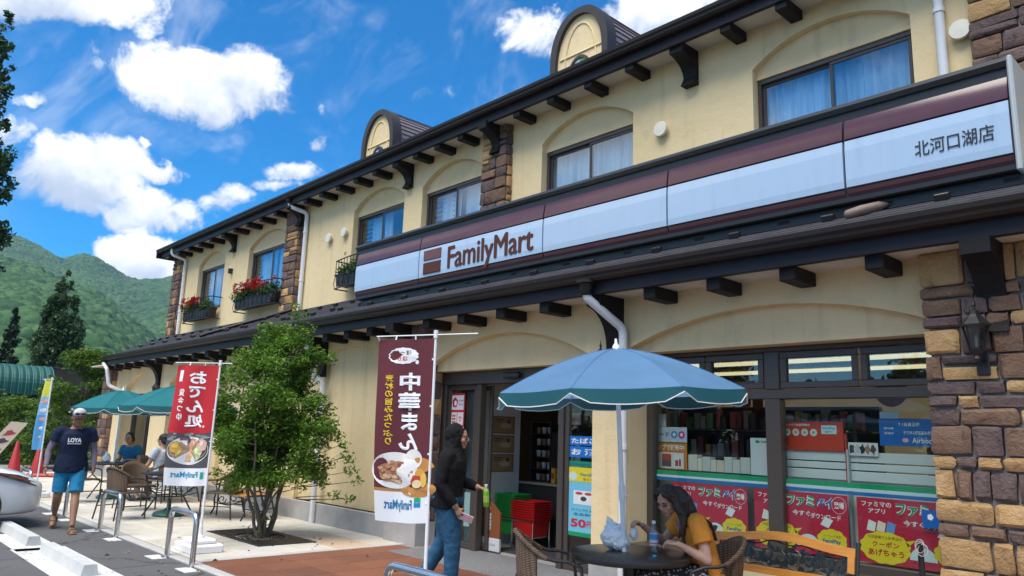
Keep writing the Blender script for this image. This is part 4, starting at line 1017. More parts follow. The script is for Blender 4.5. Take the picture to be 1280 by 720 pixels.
banner('shop_banner', 'red and white food banner standing in front of the leafy tree', -9.66, 3.86, (-.80, -.60), .63, 2.30, .80, BAND2, draw_oden, lean=(-.02, .02), amp=.03, bottom_in=.06, arm=.16)
def draw_far(p, F):
    for k in range(5): ell(p, .5, .18+.13*k, .2, .03, flat((.7, .72, .75) if k % 2 else (.75, .35, .30)), F(1), 14)
BAND3 = [(0, flat((.10, .33, .58))), (.5, flat((.22, .45, .66))), (.76, flat((.62, .60, .06)))]
banner('shop_banner', 'narrow yellow and blue banner behind the white car', -17.75, 3.72, (-.95, -.30), .32, 2.32, .95, BAND3, draw_far, lean=(.01, .0), amp=.03, arm=.05)
# ================================================================== posters and printed boards
def poster(name, label, cat, x0, x1, z0, z1, y, col, draw=None, group=None, th=.006, tilt=0., axis='x', side=1):
    """flat printed sheet facing the street; axis 'y': sheet on a wall that runs along y"""
    if axis == 'x': o = top(MB().box(0, x1-x0, 0, th, 0, z1-z0, flat(col) if not isinstance(col, bpy.types.Material) else col), name, label, cat, (x0, y, z0), group); F = lambda l: (lambda u, v: (u*(x1-x0), -.001-.0008*l, v*(z1-z0)))
    else: o = top(MB().box(-th, 0, 0, x1-x0, 0, z1-z0, flat(col)), name, label, cat, (y, x0, z0), group); F = lambda l: (lambda u, v: (.001+.0008*l, u*(x1-x0), v*(z1-z0)))
    if tilt: o.rotation_euler = (tilt, 0, 0)
    if draw:
        p = MB(); draw(p, F); p.build('print', o, fix=False)
    return o
def rct(p, F, l, u0, u1, v0, v1, c): p.quad(*[F(l)(u, v) for u, v in ((u0, v0), (u1, v0), (u1, v1), (u0, v1))], flat(c))
WHT, REDP, GRN, BLU, YLW = (.78, .78, .78), (.46, .012, .045), (.0, .26, .11), (.0, .10, .36), (.74, .58, .02)
def pay(p, F):
    def outl(txt, u0, u1, v0, v1, m):
        fit_text(p, txt, u0, u1, v0, v1, W_, F(2), bold=.085); fit_text(p, txt, u0, u1, v0, v1, m, F(3), bold=.03)
    fit_text(p, 'ファミマの', .05, .33, .865, .945, W_, F(2), .02); fit_text(p, 'アプリ', .11, .27, .765, .84, W_, F(2), .02)
    outl('ファミ', .37, .67, .755, .955, flat(GRN)); outl('ペイ', .68, .86, .755, .955, flat(BLU))
    ell(p, .915, .83, .075, .14, flat((.70, .35, .38)), F(1), 26); ell(p, .915, .83, .068, .127, flat(REDP), F(1.5), 26); fit_text(p, '登場', .865, .965, .775, .885, W_, F(2), .03)
    fit_text(p, '今すぐ', .43, .62, .61, .70, W_, F(2), .02); fit_text(p, 'ダウンロード', .62, .93, .585, .675, W_, F(2), .02)
    # bubbles and cards
    ell(p, .25, .25, .22, .23, flat(YLW), F(1), 40, lobes=12); p.poly([F(1)(.44, .38), F(1)(.53, .41), F(1)(.46, .30)], flat(YLW))
    fit_text(p, '今回登場で人気商品の', .09, .41, .375, .43, flat((.3, .12, .02)), F(2), .01); fit_text(p, 'クーポン', .13, .38, .255, .345, flat((.42, .02, .02)), F(2), .02); fit_text(p, 'あげちゃう', .09, .42, .12, .225, flat((.42, .02, .02)), F(2), .03)
    for (u, c) in ((.13, (.70, .75, .66)), (.22, (.72, .66, .50)), (.31, (.10, .30, .60))):
        p.poly([F(1)(u-.045, .50), F(1)(u+.03, .48), F(1)(u+.05, .62), F(1)(u-.02, .66)], flat(c))
    p.poly([F(1)(.72, .50), F(1)(.80, .45), F(1)(.85, .58), F(1)(.77, .63)], flat((.72, .72, .74)))
    ell(p, .83, .26, .14, .17, flat(YLW), F(1.2), 30, lobes=10); fit_text(p, 'バーコード決済', .74, .92, .30, .35, flat((.3, .12, .02)), F(2), .01); fit_text(p, 'FamiPay', .74, .92, .20, .28, flat(BLU), F(2), .03)
    ell(p, .59, .12, .12, .2, flat((.62, .72, .70)), F(1.1), 24, a0=0, a1=PI)
GP = 'red payment posters along the shop window'
poster('window_poster', 'red payment poster behind the woman in the orange top', 'poster', -4.83, -3.95, .585, 1.12, 6.875, REDP, pay, GP)
poster('window_poster', 'red payment poster on the middle of the window, split by the brown mullion', 'poster', -3.88, -2.98, .585, 1.12, 6.876, REDP, pay, GP)
poster('window_poster', 'red payment poster beside the rough stone pier', 'poster', -2.90, -2.02, .585, 1.12, 6.875, REDP, pay, GP)
for k, (z0, z1, c) in enumerate(((1.19, 1.235, (.0, .30, .12)), (1.165, 1.188, (.55, .72, .78)), (1.13, 1.16, (.0, .14, .42)))):
    o = MB().box(-5.02, -2.02, 6.872, 6.874, z0, z1, flat(c))
    bp(o, 'window_stripe')
def redad(p, F):
    fit_text(p, 'ファミペイ会員募集中', .02, .48, .84, .93, W_, F(1), .02); rct(p, F, 1, .66, .90, .58, .88, (.55, .75, .75)); fit_text(p, 'FamiPay', .68, .88, .72, .82, flat((.0, .2, .35)), F(2), .02); fit_text(p, '登録で', .72, .84, .62, .69, flat((.1, .2, .2)), F(2), .01)
    for k in range(4): ell(p, .10+.145*k, .62, .058, .13, flat((.62, .70, .60)), F(1), 16); ell(p, .10+.145*k, .62, .02, .05, flat((.2, .3, .2)), F(2), 8)
poster('header_board', 'orange red header board over the white magazine backs', 'board', -3.64, -3.04, 1.50, 1.765, 7.0, (.55, .05, .02), redad)
def bluead(p, F):
    fit_text(p, 'T 1会員登録', .24, .50, .72, .86, W_, F(1), .02); fit_text(p, 'デジタル雑誌読み放題', .30, .66, .42, .56, W_, F(1), .02); fit_text(p, 'Airbook', .40, .68, .12, .32, W_, F(1), .012)
    ell(p, .32, .22, .04, .08, flat((.7, .4, .45)), F(1), 14); ell(p, .80, .42, .05, .15, W_, F(1), 18); ell(p, .93, .42, .05, .15, W_, F(1), 18)
    fit_text(p, '無料体験', .06, .18, .60, .68, W_, F(1), .01); fit_text(p, '実施中', .06, .18, .42, .50, W_, F(1), .01)
poster('header_board', 'blue header board over the magazine backs next to the pier', 'board', -2.72, -2.05, 1.565, 1.80, 7.0, (.01, .13, .42), bluead)
poster('flyer', 'small pale blue card standing on the blue header board', 'card', -2.71, -2.55, 1.80, 1.86, 6.999, (.45, .6, .68))
def mag(p, F):
    for k in range(5): ell(p, .12+.18*k, .5, .09, .36, flat([(.05, .05, .05), (.5, .5, .5), (.02, .02, .02), (.35, .2, .12), (.1, .06, .05)][k]), F(1), 9, jit=.3)
poster('magazine', 'black and white magazine cover in the window rack', 'magazine', -3.0, -2.74, 1.47, 1.585, 6.998, (.7, .7, .7), mag)
MAGB = mat('pale_rack_back', (.62, .68, .66), .5)
rkk = thing('magazine_rack', 'pale green backs of the magazine racks behind the shop window', 'rack', (-2.9, 7.05, 0), world=True)
for (a, b) in ((-3.64, -3.02), (-3.0, -2.0)):
    for z0, z1 in ((1.245, 1.33), (1.34, 1.40), (1.41, 1.50)): MB().bbox(a, b, 7.02, 7.05, z0, z1, MAGB, .004).build('back_panel', rkk)
    MB().bbox(a, b, 7.04, 7.3, .05, 1.24, MAGB, .004).build('back_panel', rkk)
MB().bbox(-3.012, -2.992, 6.97, 7.03, .65, 1.52, mat('rack_upright', (.45, .5, .5), .4), .004).build('upright', rkk); MB().bbox(-3.03, -3.012, 6.99, 7.02, 1.22, 1.66, flat((.45, .05, .04)), .003).build('red_edge', rkk)
MB().bbox(-5.1, -3.65, 7.04, 7.3, .05, 1.24, mat('dark_shelf_back', (.12, .13, .13), .6), .004).build('back_panel', rkk)
bk_ = thing('book_row', 'row of cream paperback books standing in the window rack', 'books', (-4.4, 7.1, 1.24), world=True)
x = -4.72; q = random.Random(2)
while x < -3.86:
    wd = q.uniform(.05, .12); MB().bbox(x, x+wd-.004, 7.02, 7.12, 1.242, q.uniform(1.35, 1.41), flat(q.choice([(.58, .56, .48), (.64, .60, .46), (.50, .53, .48), (.60, .50, .38)])), .003).build('book', bk_); x += wd
def cardad(p, F):
    fit_text(p, 'スナップで販売中!', .02, .94, .72, .94, W_, F(1), .02); rct(p, F, 1, .0, .92, .04, .64, (.70, .68, .66))
    rct(p, F, 2, .06, .30, .10, .56, (.74, .74, .74)); ell(p, .18, .30, .06, .10, flat((.02, .10, .22)), F(3), 14); rct(p, F, 2, .36, .60, .10, .34, (.10, .08, .10)); rct(p, F, 2, .36, .60, .34, .58, (.48, .06, .04)); rct(p, F, 2, .66, .88, .10, .56, (.72, .72, .72)); rct(p, F, 3, .70, .78, .14, .36, (.4, .04, .05)); rct(p, F, 3, .80, .85, .14, .40, (.4, .04, .05))
poster('card_display', 'orange display board of gift cards inside the window', 'board', -5.22, -4.72, 1.24, 1.52, 7.0, (.55, .20, .02), cardad)
def acard(p, F):
    fit_text(p, 'Aカード', .04, .55, .32, .68, flat((.03, .03, .08)), F(1), .02); ell(p, .68, .5, .085, .25, flat((.02, .25, .55)), F(1), 18); ell(p, .87, .5, .085, .25, flat((.55, .05, .25)), F(1), 18); ell(p, .68, .5, .04, .12, W_, F(2), 10); ell(p, .87, .5, .04, .12, W_, F(2), 10)
poster('card_display', 'pale blue board with two round badges above the orange board', 'board', -5.22, -4.72, 1.53, 1.69, 7.0, (.50, .60, .68), acard)
poster('notice', 'white notice hanging behind the window above the pale blue board', 'notice', -5.2, -4.99, 1.695, 1.83, 7.004, (.5, .55, .55))
poster('notice', 'white notice with a green mark beside the brown mullion', 'notice', -3.98, -3.72, 1.24, 1.60, 7.01, (.60, .66, .66), lambda p, F: (ell(p, .3, .9, .1, .04, flat((.0, .3, .1)), F(1), 12), fit_text(p, 'FAMIMA', .45, .85, .87, .93, flat((.0, .2, .15)), F(1), .02)))
# door leaf prints
def icons(p, F):
    for k, (a, b) in enumerate(((.74, .97), (.5, .70), (.28, .46), (.04, .24))):
        if k == 0: rct(p, F, 1, .06, .94, a, b, (.72, .70, .70)); ell(p, .32, (a+b)/2, .2, .08, flat((.45, .02, .02)), F(2), 16, jit=.1); ell(p, .36, (a+b)/2-.01, .09, .045, W_, F(3), 12); fit_text(p, 'WELCOME', .58, .90, .87, .90, flat((.1, .1, .25)), F(2), .01); fit_text(p, 'OPEN 24', .58, .90, .81, .84, flat((.1, .1, .25)), F(2), .01)
        else:
            for j in range(2):
                rct(p, F, 1, .06+.46*j, .48+.46*j, a, b, (.72, .70, .70))
                if j == 1 and k == 1:
                    for r_ in (.14, .10, .06): ell(p, .73, .56, r_, r_*.55, flat((.5, .03, .04) if r_ != .10 else (.72, .7, .7)), F(2+.5*(.14-r_)*10), 12, a0=PI*.2, a1=PI*.8)
                    ell(p, .73, .555, .025, .014, flat((.5, .03, .04)), F(4), 8)
                elif k == 2: ell(p, .27+.46*j, (a+b)/2, .12, .06, flat((.0, .22, .45) if j == 0 else (.0, .3, .12)), F(2), 16)
                else:
                    for r_ in range(3): rct(p, F, 2, .14+.46*j, .40+.46*j, a+.03+.05*r_, a+.06+.05*r_, (.5, .12, .12))
poster('door_sticker', 'red framed sheet of service icons on the left door glass', 'sticker', -8.58, -8.27, 1.22, 2.10, 6.832, (.50, .02, .035), icons)
poster('door_sticker', 'green and yellow strip low on the left door glass', 'sticker', -8.58, -8.30, 1.08, 1.20, 6.832, (.0, .26, .12), lambda p, F: rct(p, F, 1, 0, 1, 0, .3, (.7, .6, .02)))
poster('door_sticker', 'pale blue notice near the foot of the left door glass', 'sticker', -8.30, -8.10, .30, .75, 6.93, (.45, .62, .64))
poster('tobacco_sign', 'upper blue sign with white lettering on the right door glass', 'sign', -6.28, -5.80, 1.455, 1.56, 6.832, (.0, .16, .55), lambda p, F: fit_text(p, 'たばこ', .1, .9, .2, .8, W_, F(1), .03))
poster('tobacco_sign', 'lower blue sign with white lettering on the right door glass', 'sign', -6.28, -5.80, 1.315, 1.44, 6.832, (.0, .16, .55), lambda p, F: fit_text(p, 'お 酒', .1, .9, .2, .8, W_, F(1), .03))
def coffee(p, F):
    rct(p, F, 1, 0, 1, .79, 1, (.70, .58, .02)); rct(p, F, 1, 0, 1, 0, .06, (.0, .28, .1)); ell(p, .18, .87, .14, .06, flat((.55, .68, .62)), F(2), 16); fit_text(p, 'FamiPay', .42, .98, .86, .92, flat((.0, .2, .35)), F(2), .03); fit_text(p, '翌日から', .5, .95, .81, .845, flat((.4, .1, .02)), F(2), .01)
    rct(p, F, 1, .2, .86, .46, .66, (.70, .74, .74)); 
    for u in (.38, .68): ell(p, u, .62, .12, .022, flat((.5, .05, .05)), F(2), 14)
    ell(p, .53, .545, .10, .035, flat((.05, .05, .06)), F(3), 14); rct(p, F, 2, .36, .70, .50, .59, (.78, .78, .78)); fit_text(p, 'カフェで使える', .14, .92, .36, .40, flat((.0, .15, .3)), F(2), .01)
    fit_text(p, '全品割引', .2, .9, .30, .34, flat((.0, .15, .3)), F(2), .01); fit_text(p, '50', .12, .62, .13, .25, flat((.5, .02, .05)), F(2), .04); fit_text(p, '円引', .64, .95, .14, .24, flat((.5, .02, .05)), F(2), .03)
poster('door_poster', 'yellow and sky blue offer poster on the right door glass', 'poster', -6.28, -5.80, .42, 1.20, 6.832, (.16, .50, .66), coffee)
poster('door_sticker', 'green striped band above the offer poster on the right door', 'sticker', -6.30, -5.76, 1.21, 1.27, 6.833, (.0, .24, .10), lambda p, F: rct(p, F, 1, 0, 1, .3, .5, (.0, .12, .3)))
def blab(p, F): ell(p, .45, .62, .18, .2, W_, F(1), 5); fit_text(p, 'STANDPOST', .1, .9, .22, .32, W_, F(1), .01)
poster('blue_label', 'small blue label on the window glass next to the pier', 'label', -2.36, -2.22, .92, 1.06, 6.84, (.0, .10, .38), lambda p, F: ell(p, .45, .62, .18, .2, W_, F(1), 5))
t = thing('lock_post', 'thin black post with a coiled pale cord beside the stone pier', 'post', (-2.20, 6.30, 0))
MB().tube([(0, 0, .018), (0, 0, .86)], .022, BLACK, 10).build('post', t, True)
MB().tube([(.035*math.cos(a*7)+.008*a, -.03+.02*math.sin(a*5), .84+.045*math.sin(a*7)-.012*a) for a in np.linspace(0, 3.2, 60)], .003, mat('cord_grey', (.4, .4, .4), .5), 6).build('cord', t, True)
# ================================================================== shop interior
for k, lb in enumerate(('top', 'middle', 'lowest')):
    def menu(p, F, k=k):
        rct(p, F, 1, .04, .96, .06, .94, (.36, .22, .09)); ell(p, .6, .45, .25, .16, flat((.50, .40, .26)), F(2), 12, jit=.2); rct(p, F, 2, .1, .5, .76, .82, (.08, .05, .03)); rct(p, F, 2, .1, .4, .64, .69, (.08, .05, .03)); ell(p, .72, .7, .06, .12, flat((.06, .04, .03)), F(3), 10)
    poster('menu_board', lb+' brown menu board on the white partition inside the door', 'board', 7.35, 7.80, 1.56-.27*k, 1.81-.27*k, -8.255, (.17, .10, .05), menu, 'brown menu boards inside the door', axis='y')
ct = thing('coffee_counter', 'dark counter with pale top edge inside the entrance', 'counter', (-7.7, 8.2, .03), world=True)
MB().bbox(-8.28, -6.2, 7.95, 8.5, .034, .85, mat('dark_counter', (.022, .018, .017), .5), .006).build('body', ct); MB().bbox(-8.30, -6.18, 7.92, 8.52, .852, .885, mat('counter_top', (.25, .22, .19), .4), .006).build('worktop', ct)
MB().bbox(-9.6, -6.2, 8.52, 8.6, .034, 2.7, mat('dark_counter'), .006).build('back_panel', ct)
sh = thing('cup_shelf', 'dark shelf tower of cups on the counter', 'shelf', (-8.05, 8.3, .885), world=True)
for k in range(6): MB().bbox(-8.26, -7.86, 8.15, 8.5, .89+.17*k, .905+.17*k, mat('shelf_dark', (.03, .025, .024), .5), .003).build('board', sh)
for s in (-8.26, -7.86): MB().bbox(s-.01, s+.01, 8.15, 8.5, .89, 1.76, mat('shelf_dark'), .003).build('side', sh)
for k in range(5):
    for j in range(3): MB().lathe([(.03, 0), (.038, .09)], (-8.17+.11*j, 8.24, .906+.17*k), flat(((.45, .42, .38), (.28, .14, .07), (.5, .5, .5))[(k+j) % 3]), 10).build('cup', sh)
cm = thing('coffee_machine', 'black coffee machine with a tall white panel of cups', 'machine', (-7.5, 8.3, .885), world=True)
MB().bbox(-7.82, -7.16, 8.12, 8.5, .89, 1.62, BLACK, .02).build('body', cm); MB().bbox(-7.50, -7.22, 8.095, 8.118, .93, 1.56, mat('pale_panel', (.42, .42, .45), .4), .006).build('panel', cm)
pm = MB()
for k, z in enumerate((1.02, 1.20, 1.36)): pm.lathe([(.045, 0), (.06, .11)], (-7.36, 8.09, z), flat(((.3, .05, .04), (.5, .5, .5), (.12, .06, .04))[k]), 10); 
pm.bbox(-7.46, -7.26, 8.085, 8.094, 1.33, 1.335, BLACK, .001)
pm.build('cup_picture', cm)
poster('offer_sign', 'small white and red price sign above the coffee machine', 'sign', -7.66, -7.22, 1.72, 1.88, 8.1, (.55, .52, .52), lambda p, F: (fit_text(p, '挽50%', .12, .9, .2, .6, flat((.5, .02, .03)), F(1), .04), fit_text(p, '毎日', .2, .6, .7, .88, flat((.1, .05, .05)), F(1), .01)))
m = MB().bbox(-7.70, -7.63, 8.02, 8.1, .889, 1.10, flat((.60, .34, .02)), .006); m.bbox(-7.69, -7.64, 8.01, 8.019, .95, 1.03, flat((.3, .05, .03)), .001)
tag(m.build('snack_box'), 'yellow orange snack packet standing on the counter', 'packet')
# shopping baskets on their wire stand
stn = thing('basket_stand', 'chrome wire stand under the green and red baskets', 'stand', (-7.9, 7.6, .032), world=True)
for xs in (-8.22, -7.86, -7.46): 
    for ys in (7.44, 7.76): MB().tube([(xs, ys, .034), (xs, ys, .40)], .012, CHROME, 8).build('leg', stn, True)
MB().tube([(-8.22, 7.44, .40), (-7.46, 7.44, .40), (-7.46, 7.76, .40), (-8.22, 7.76, .40), (-8.22, 7.44, .40)], .010, CHROME, 8).build('rail', stn)
MB().tube([(-8.22, 7.44, .20), (-7.46, 7.44, .20), (-7.46, 7.76, .20), (-8.22, 7.76, .20), (-8.22, 7.44, .20)], .008, CHROME, 8).build('rail', stn)
def basket_mesh(m, ln):
    b = MB(); h = .24
    lo = [(-ln/2+.03, -.12), (ln/2-.03, -.12), (ln/2-.03, .12), (-ln/2+.03, .12)]; hi = [(-ln/2, -.15), (ln/2, -.15), (ln/2, .15), (-ln/2, .15)]; ri = [(-ln/2-.022, -.172), (ln/2+.022, -.172), (ln/2+.022, .172), (-ln/2-.022, .172)]
    vs = [(x, y, 0) for x, y in lo]+[(x, y, h) for x, y in hi]+[(x, y, h) for x, y in ri]+[(x, y, h-.013) for x, y in ri]+[(x*.94, y*.94, h-.002) for x, y in hi]+[(x*.93, y*.93, .01) for x, y in lo]
    f = [(3, 2, 1, 0)]
    for a, c in ((0, 4), (4, 8), (8, 12), (16, 4), (20, 16)): f += [(a+i, a+(i+1) % 4, c+(i+1) % 4, c+i) for i in range(4)]
    f.append((20, 21, 22, 23)); return b.add(vs, f, m).mesh('shopping_basket')
gm, rm = basket_mesh(mat('green_plastic', (.015, .30, .05), .35), .36), basket_mesh(mat('red_plastic', (.50, .012, .012), .35), .42)
for k in range(10):
    o = child(gm, 'shopping_basket', None, (-8.03, 7.60, .205+.032*k)); tag(o, ('topmost green shopping basket of the stack by the partition' if k == 9 else 'bright green shopping basket nested in the stack by the partition'), 'basket', 'stack of green shopping baskets')
for k in range(8):
    o = child(rm, 'shopping_basket', None, (-7.64, 7.58, .205+.032*k)); tag(o, ('topmost red shopping basket of the stack inside the door' if k == 7 else 'bright red shopping basket nested in the stack inside the door'), 'basket', 'stack of red shopping baskets')
fs = thing('floor_sign', 'brown floor sign with slanted top standing in the doorway', 'sign', (-7.8, 6.85, .03), world=True)
MB().prism([(-8.02, .20), (-7.60, .20), (-7.60, .52), (-7.80, .68), (-7.95, .80), (-8.02, .80)], 6.97, 6.995, flat((.21, .065, .02)), 'y').build('board', fs); MB().bbox(-8.02, -7.60, 6.965, 7.0, .034, .20, mat('pale_foot', (.58, .58, .58), .5), .004).build('foot', fs)
m = MB(); F = lambda l: (lambda u, v: (u, 6.968-.001*l, v)); ell(m, -7.84, .58, .045, .045, W_, F(0), 16)
for k in range(2): cells(m, '紙巻加熱式', -7.88+.09*k, .52, .30, .035, W_, F(0), .01)
fit_text(m, 'FAMIMA CAFE', -7.95, -7.68, .10, .13, flat((.2, .2, .2)), F(3)); m.build('print', fs, fix=False)
MB().box(-8.06, -8.04, 6.96, 7.02, .034, .82, PIPEW).build('post', fs)
tag(MB().bbox(-7.85, -6.4, 7.06, 7.75, .033, .048, mat('dark_door_mat', (.035, .036, .04), .95, bump=(120, .8)), .006).build('door_mat'), 'dark grey mat on the floor inside the open door', 'mat')
# product gondola seen through the window
gd = thing('product_rack', 'dark rack of small hanging packets inside the shop', 'rack', (-5.4, 9.2, .03), world=True)
MB().bbox(-8.0, -3.6, 9.3, 9.4, .034, 2.02, mat('rack_back', (.035, .032, .05), .6), .01).build('back', gd)
q = random.Random(4)
for k in range(4): MB().bbox(-8.0, -3.6, 9.05, 9.3, .62+.36*k, .64+.36*k, mat('rack_shelf', (.10, .10, .12), .5), .004).build('shelf', gd)
for k in range(4):
    x = -7.9
    while x < -3.7:
        wd = q.uniform(.05, .10); h = q.uniform(.14, .26)
        MB().bbox(x, x+wd, 9.08+q.uniform(0, .05), 9.2, .642+.36*k, .642+.36*k+h, flat(q.choice([(.10, .10, .13), (.30, .31, .34), (.45, .45, .47), (.25, .06, .07), (.08, .09, .20), (.04, .04, .05), (.35, .30, .22), (.5, .35, .05), (.12, .28, .15), (.5, .1, .12)])), .006).build('packet', gd); x += wd+q.uniform(.01, .04)
for i, (a, b) in enumerate(((-3.4, 3.), (-3.6, 2.4))):
    g2 = thing('shelf_unit', ('near', 'far')[i]+' pale shelf unit of goods deeper inside the shop', 'shelf', (0, 10.2+2.2*i, .03), world=True)
    MB().bbox(a, b, 10.4+2.2*i, 10.5+2.2*i, .034, 1.6, mat('shelf_cream', (.34, .33, .30), .6), .01).build('back', g2)
    for k in range(4): MB().bbox(a, b, 10.1+2.2*i, 10.4+2.2*i, .35+.36*k, .37+.36*k, mat('shelf_cream'), .004).build('shelf', g2)
    for k in range(4):
        x = a
        while x < b-.2:
            wd = q.uniform(.12, .3); MB().bbox(x, x+wd-.02, 10.14+2.2*i, 10.3+2.2*i, .372+.36*k, .372+.36*k+q.uniform(.12, .25), flat(q.choice([(.4, .1, .06), (.1, .2, .35), (.5, .45, .3), (.15, .3, .12), (.45, .44, .42)])), .006).build('packet', g2); x += wd
o = top(MB().ball((0, 0, 0), (.16, .02, .16), flat((.20, .02, .06)), 20, 12), 'round_pendant', 'dark red round sign hanging inside the window', 'sign', (-3.05, 8.2, 2.12)); 
ban = thing('bunting', 'string of brown letter pennants hanging inside the shop', 'bunting', (-5.6, 9.0, 2.3), world=True)
for k in range(6): MB().prism([(-5.9+.17*k, 2.24-.02*k), (-5.76+.17*k, 2.24-.02*k), (-5.76+.17*k, 2.10-.02*k), (-5.83+.17*k, 2.06-.02*k), (-5.9+.17*k, 2.10-.02*k)], 8.98, 8.99, flat((.16, .05, .025) if k % 2 else (.22, .13, .04)), 'y').build('pennant', ban)
# ================================================================== balconies with flower boxes
PLAST = mat('black_planter', (.02, .02, .022), .5); LEAFM = None
def leafmat(name, dark, light, trans=.3):
    def f(t, bs, co):
        pos = t.node('ShaderNodeNewGeometry'); n = t.noise(pos.outputs['Position'], 1.7, 5, .6); r = pos.outputs['Random Per Island']
        c = t.ramp(t.m('ADD', t.m('MULTIPLY', n, .5), t.m('MULTIPLY', r, .5)), (.25, dark), (.75, light)); t.put(bs.inputs['Base Color'], c)
        tr = t.node('ShaderNodeBsdfTranslucent', i_Color=c); mx = t.node('ShaderNodeMixShader', i_0=trans); t.l.new(bs.outputs[0], mx.inputs[1]); t.l.new(tr.outputs[0], mx.inputs[2])
        t.l.new(mx.outputs[0], t.n['Material Output'].inputs[0])
    return mat(name, rough=.55, spec=.3, build=f)
LF_BOX = leafmat('box_plant_leaf', (.02, .06, .012), (.07, .15, .025)); LF_NEAR = leafmat('glossy_tree_leaf', (.045, .11, .012), (.19, .35, .04), .4); LF_MAPLE = leafmat('maple_leaf', (.035, .085, .015), (.15, .25, .03), .35); LF_POP = leafmat('poplar_leaf', (.020, .052, .022), (.075, .14, .05), .25); LF_CON = leafmat('cypress_leaf', (.008, .022, .012), (.022, .05, .022), .1)
PETAL = leafmat('red_petal', (.34, .008, .012), (.60, .03, .03), .2)
def leaves(name, pts, size, m, parent=None, aspect=.5, flatz=.5, seed=1):
    """one mesh of small folded leaves scattered at pts"""
    r = np.random.default_rng(seed); P = np.asarray(pts, float); n = len(P)
    d = r.normal(size=(n, 3)); d[:, 2] *= flatz; d /= np.linalg.norm(d, axis=1)[:, None]
    e = np.cross(d, r.normal(size=(n, 3))*[.4, .4, 1.]); e /= np.linalg.norm(e, axis=1)[:, None]+1e-9; nn = np.cross(d, e)
    s = size*(.6+.8*r.random(n))[:, None]
    a = P-d*s*.5; b = P+e*s*aspect*.5+nn*s*.08; c = P+d*s*.5-nn*s*.10; f = P-e*s*aspect*.5+nn*s*.08
    V = np.stack([a, b, c, f], 1).reshape(-1, 3); idx = np.arange(n*4).reshape(n, 4)
    F = np.concatenate([idx[:, [0, 1, 2]], idx[:, [0, 2, 3]]]).astype(np.int32)
    me = bpy.data.meshes.new(name); me.vertices.add(len(V)); me.vertices.foreach_set('co', V.ravel()); me.loops.add(F.size); me.loops.foreach_set('vertex_index', F.ravel()); me.polygons.add(len(F)); me.polygons.foreach_set('loop_start', np.arange(0, F.size, 3, dtype=np.int32)); me.polygons.foreach_set('loop_total', np.full(len(F), 3, np.int32)); me.update(calc_edges=True); me.validate(); me.materials.append(m)
    o = bpy.data.objects.new(name, me); COL.objects.link(o)
    if parent is not None: o.parent = parent
    return o
def clumps(centres, radii, per, squash=.8, seed=1):
    r = np.random.default_rng(seed); out = []
    for c, rad in zip(centres, radii):
        k = int(per*(rad**2)); v = r.normal(size=(k, 3)); v /= np.linalg.norm(v, axis=1)[:, None]; v *= (r.random(k)**.45)[:, None]*rad; v[:, 2] *= squash; out.append(v+c)
    return np.concatenate(out)
def balcony(cx, hw, lab, lab2, nred, seed, redside=0.):
    t = thing('window_balcony', lab, 'balcony', (cx, 8.05, 4.36), 0, 'black iron window balconies')
    D_ = .30; bow = lambda u: -(D_+.10*math.cos(u*PI/2)); xs = np.linspace(-1, 1, 15); rail = [(-hw, 0, .62)]+[(hw*u, bow(u), .62) for u in xs]+[(hw, 0, .62)]
    MB().tube(rail, .014, BLACK, 6).build('top_rail', t); MB().tube([(x, y, .03) for x, y, z in rail], .014, BLACK, 6).build('bottom_rail', t)
    for i, (x, y, z) in enumerate(rail[1:-1]): MB().tube([(x, y, .03), (x, y-.03, .15), (x, y, .3), (x, y, .62)], .008, BLACK, 5).build('baluster', t)
    f = MB()
    for s in (-.25, .25): f.tube([(s*hw*2+.06*math.cos(q*9)*(1-q), bow(s)-.0, .66+.05*math.sin(q*9)*(1-q)+.03) for q in np.linspace(0, .9, 14)], .006, BLACK, 5)
    f.tube([(0, bow(0), .62), (0, bow(0), .78)], .006, BLACK, 5); f.build('finial', t)
    p = thing('flower_box', lab2, 'planter', (cx, 8.05-.22, 4.43), 0, 'flower boxes on the balconies')
    b = MB(); b.prism([(-hw*.88, 0), (hw*.88, 0), (hw*.94, .24), (-hw*.94, .24)], -.11, .13, PLAST, 'y')
    for k in range(9): x = -hw*.84+k*hw*1.68/8; b.bbox(x-.02, x+.02, -.125, -.108, .02, .22, PLAST, .006)
    b.bbox(-hw*.97, hw*.97, -.13, .15, .225, .25, PLAST, .006); b.build('trough', p)
    r = np.random.default_rng(seed); n = 16; cs = np.c_[np.linspace(-hw*.9, hw*.9, n), r.uniform(-.14, .06, n), r.uniform(.27, .40, n)]
    leaves('foliage', clumps(cs, r.uniform(.12, .19, n), 5200, .8, seed), .05, LF_BOX, p, .7, seed=seed)
    if nred:
        m = np.c_[np.clip(r.normal(redside*hw, hw*.42, nred), -hw*.95, hw*.9), r.uniform(-.24, .0, nred), r.uniform(.38, .62, nred)]
        for k, c in enumerate(m): leaves('bloom', clumps([c], [.062], 9000, .8, seed+k), .04, PETAL, p, .9, seed=seed+k)
balcony(-21.35, .98, 'leftmost iron balcony with one small red flower box', 'leftmost flower box, red blooms at its left half', 34, 11, -.4)
balcony(-17.65, 1.15, 'wide iron balcony left of the tall stone pier', 'wide flower box full of red blooms left of the stone pier', 54, 12, .0)
balcony(-12.8, .98, 'iron balcony half hidden behind the left end of the shop sign', 'flower box with green plants only, half hidden by the shop sign', 0, 13)
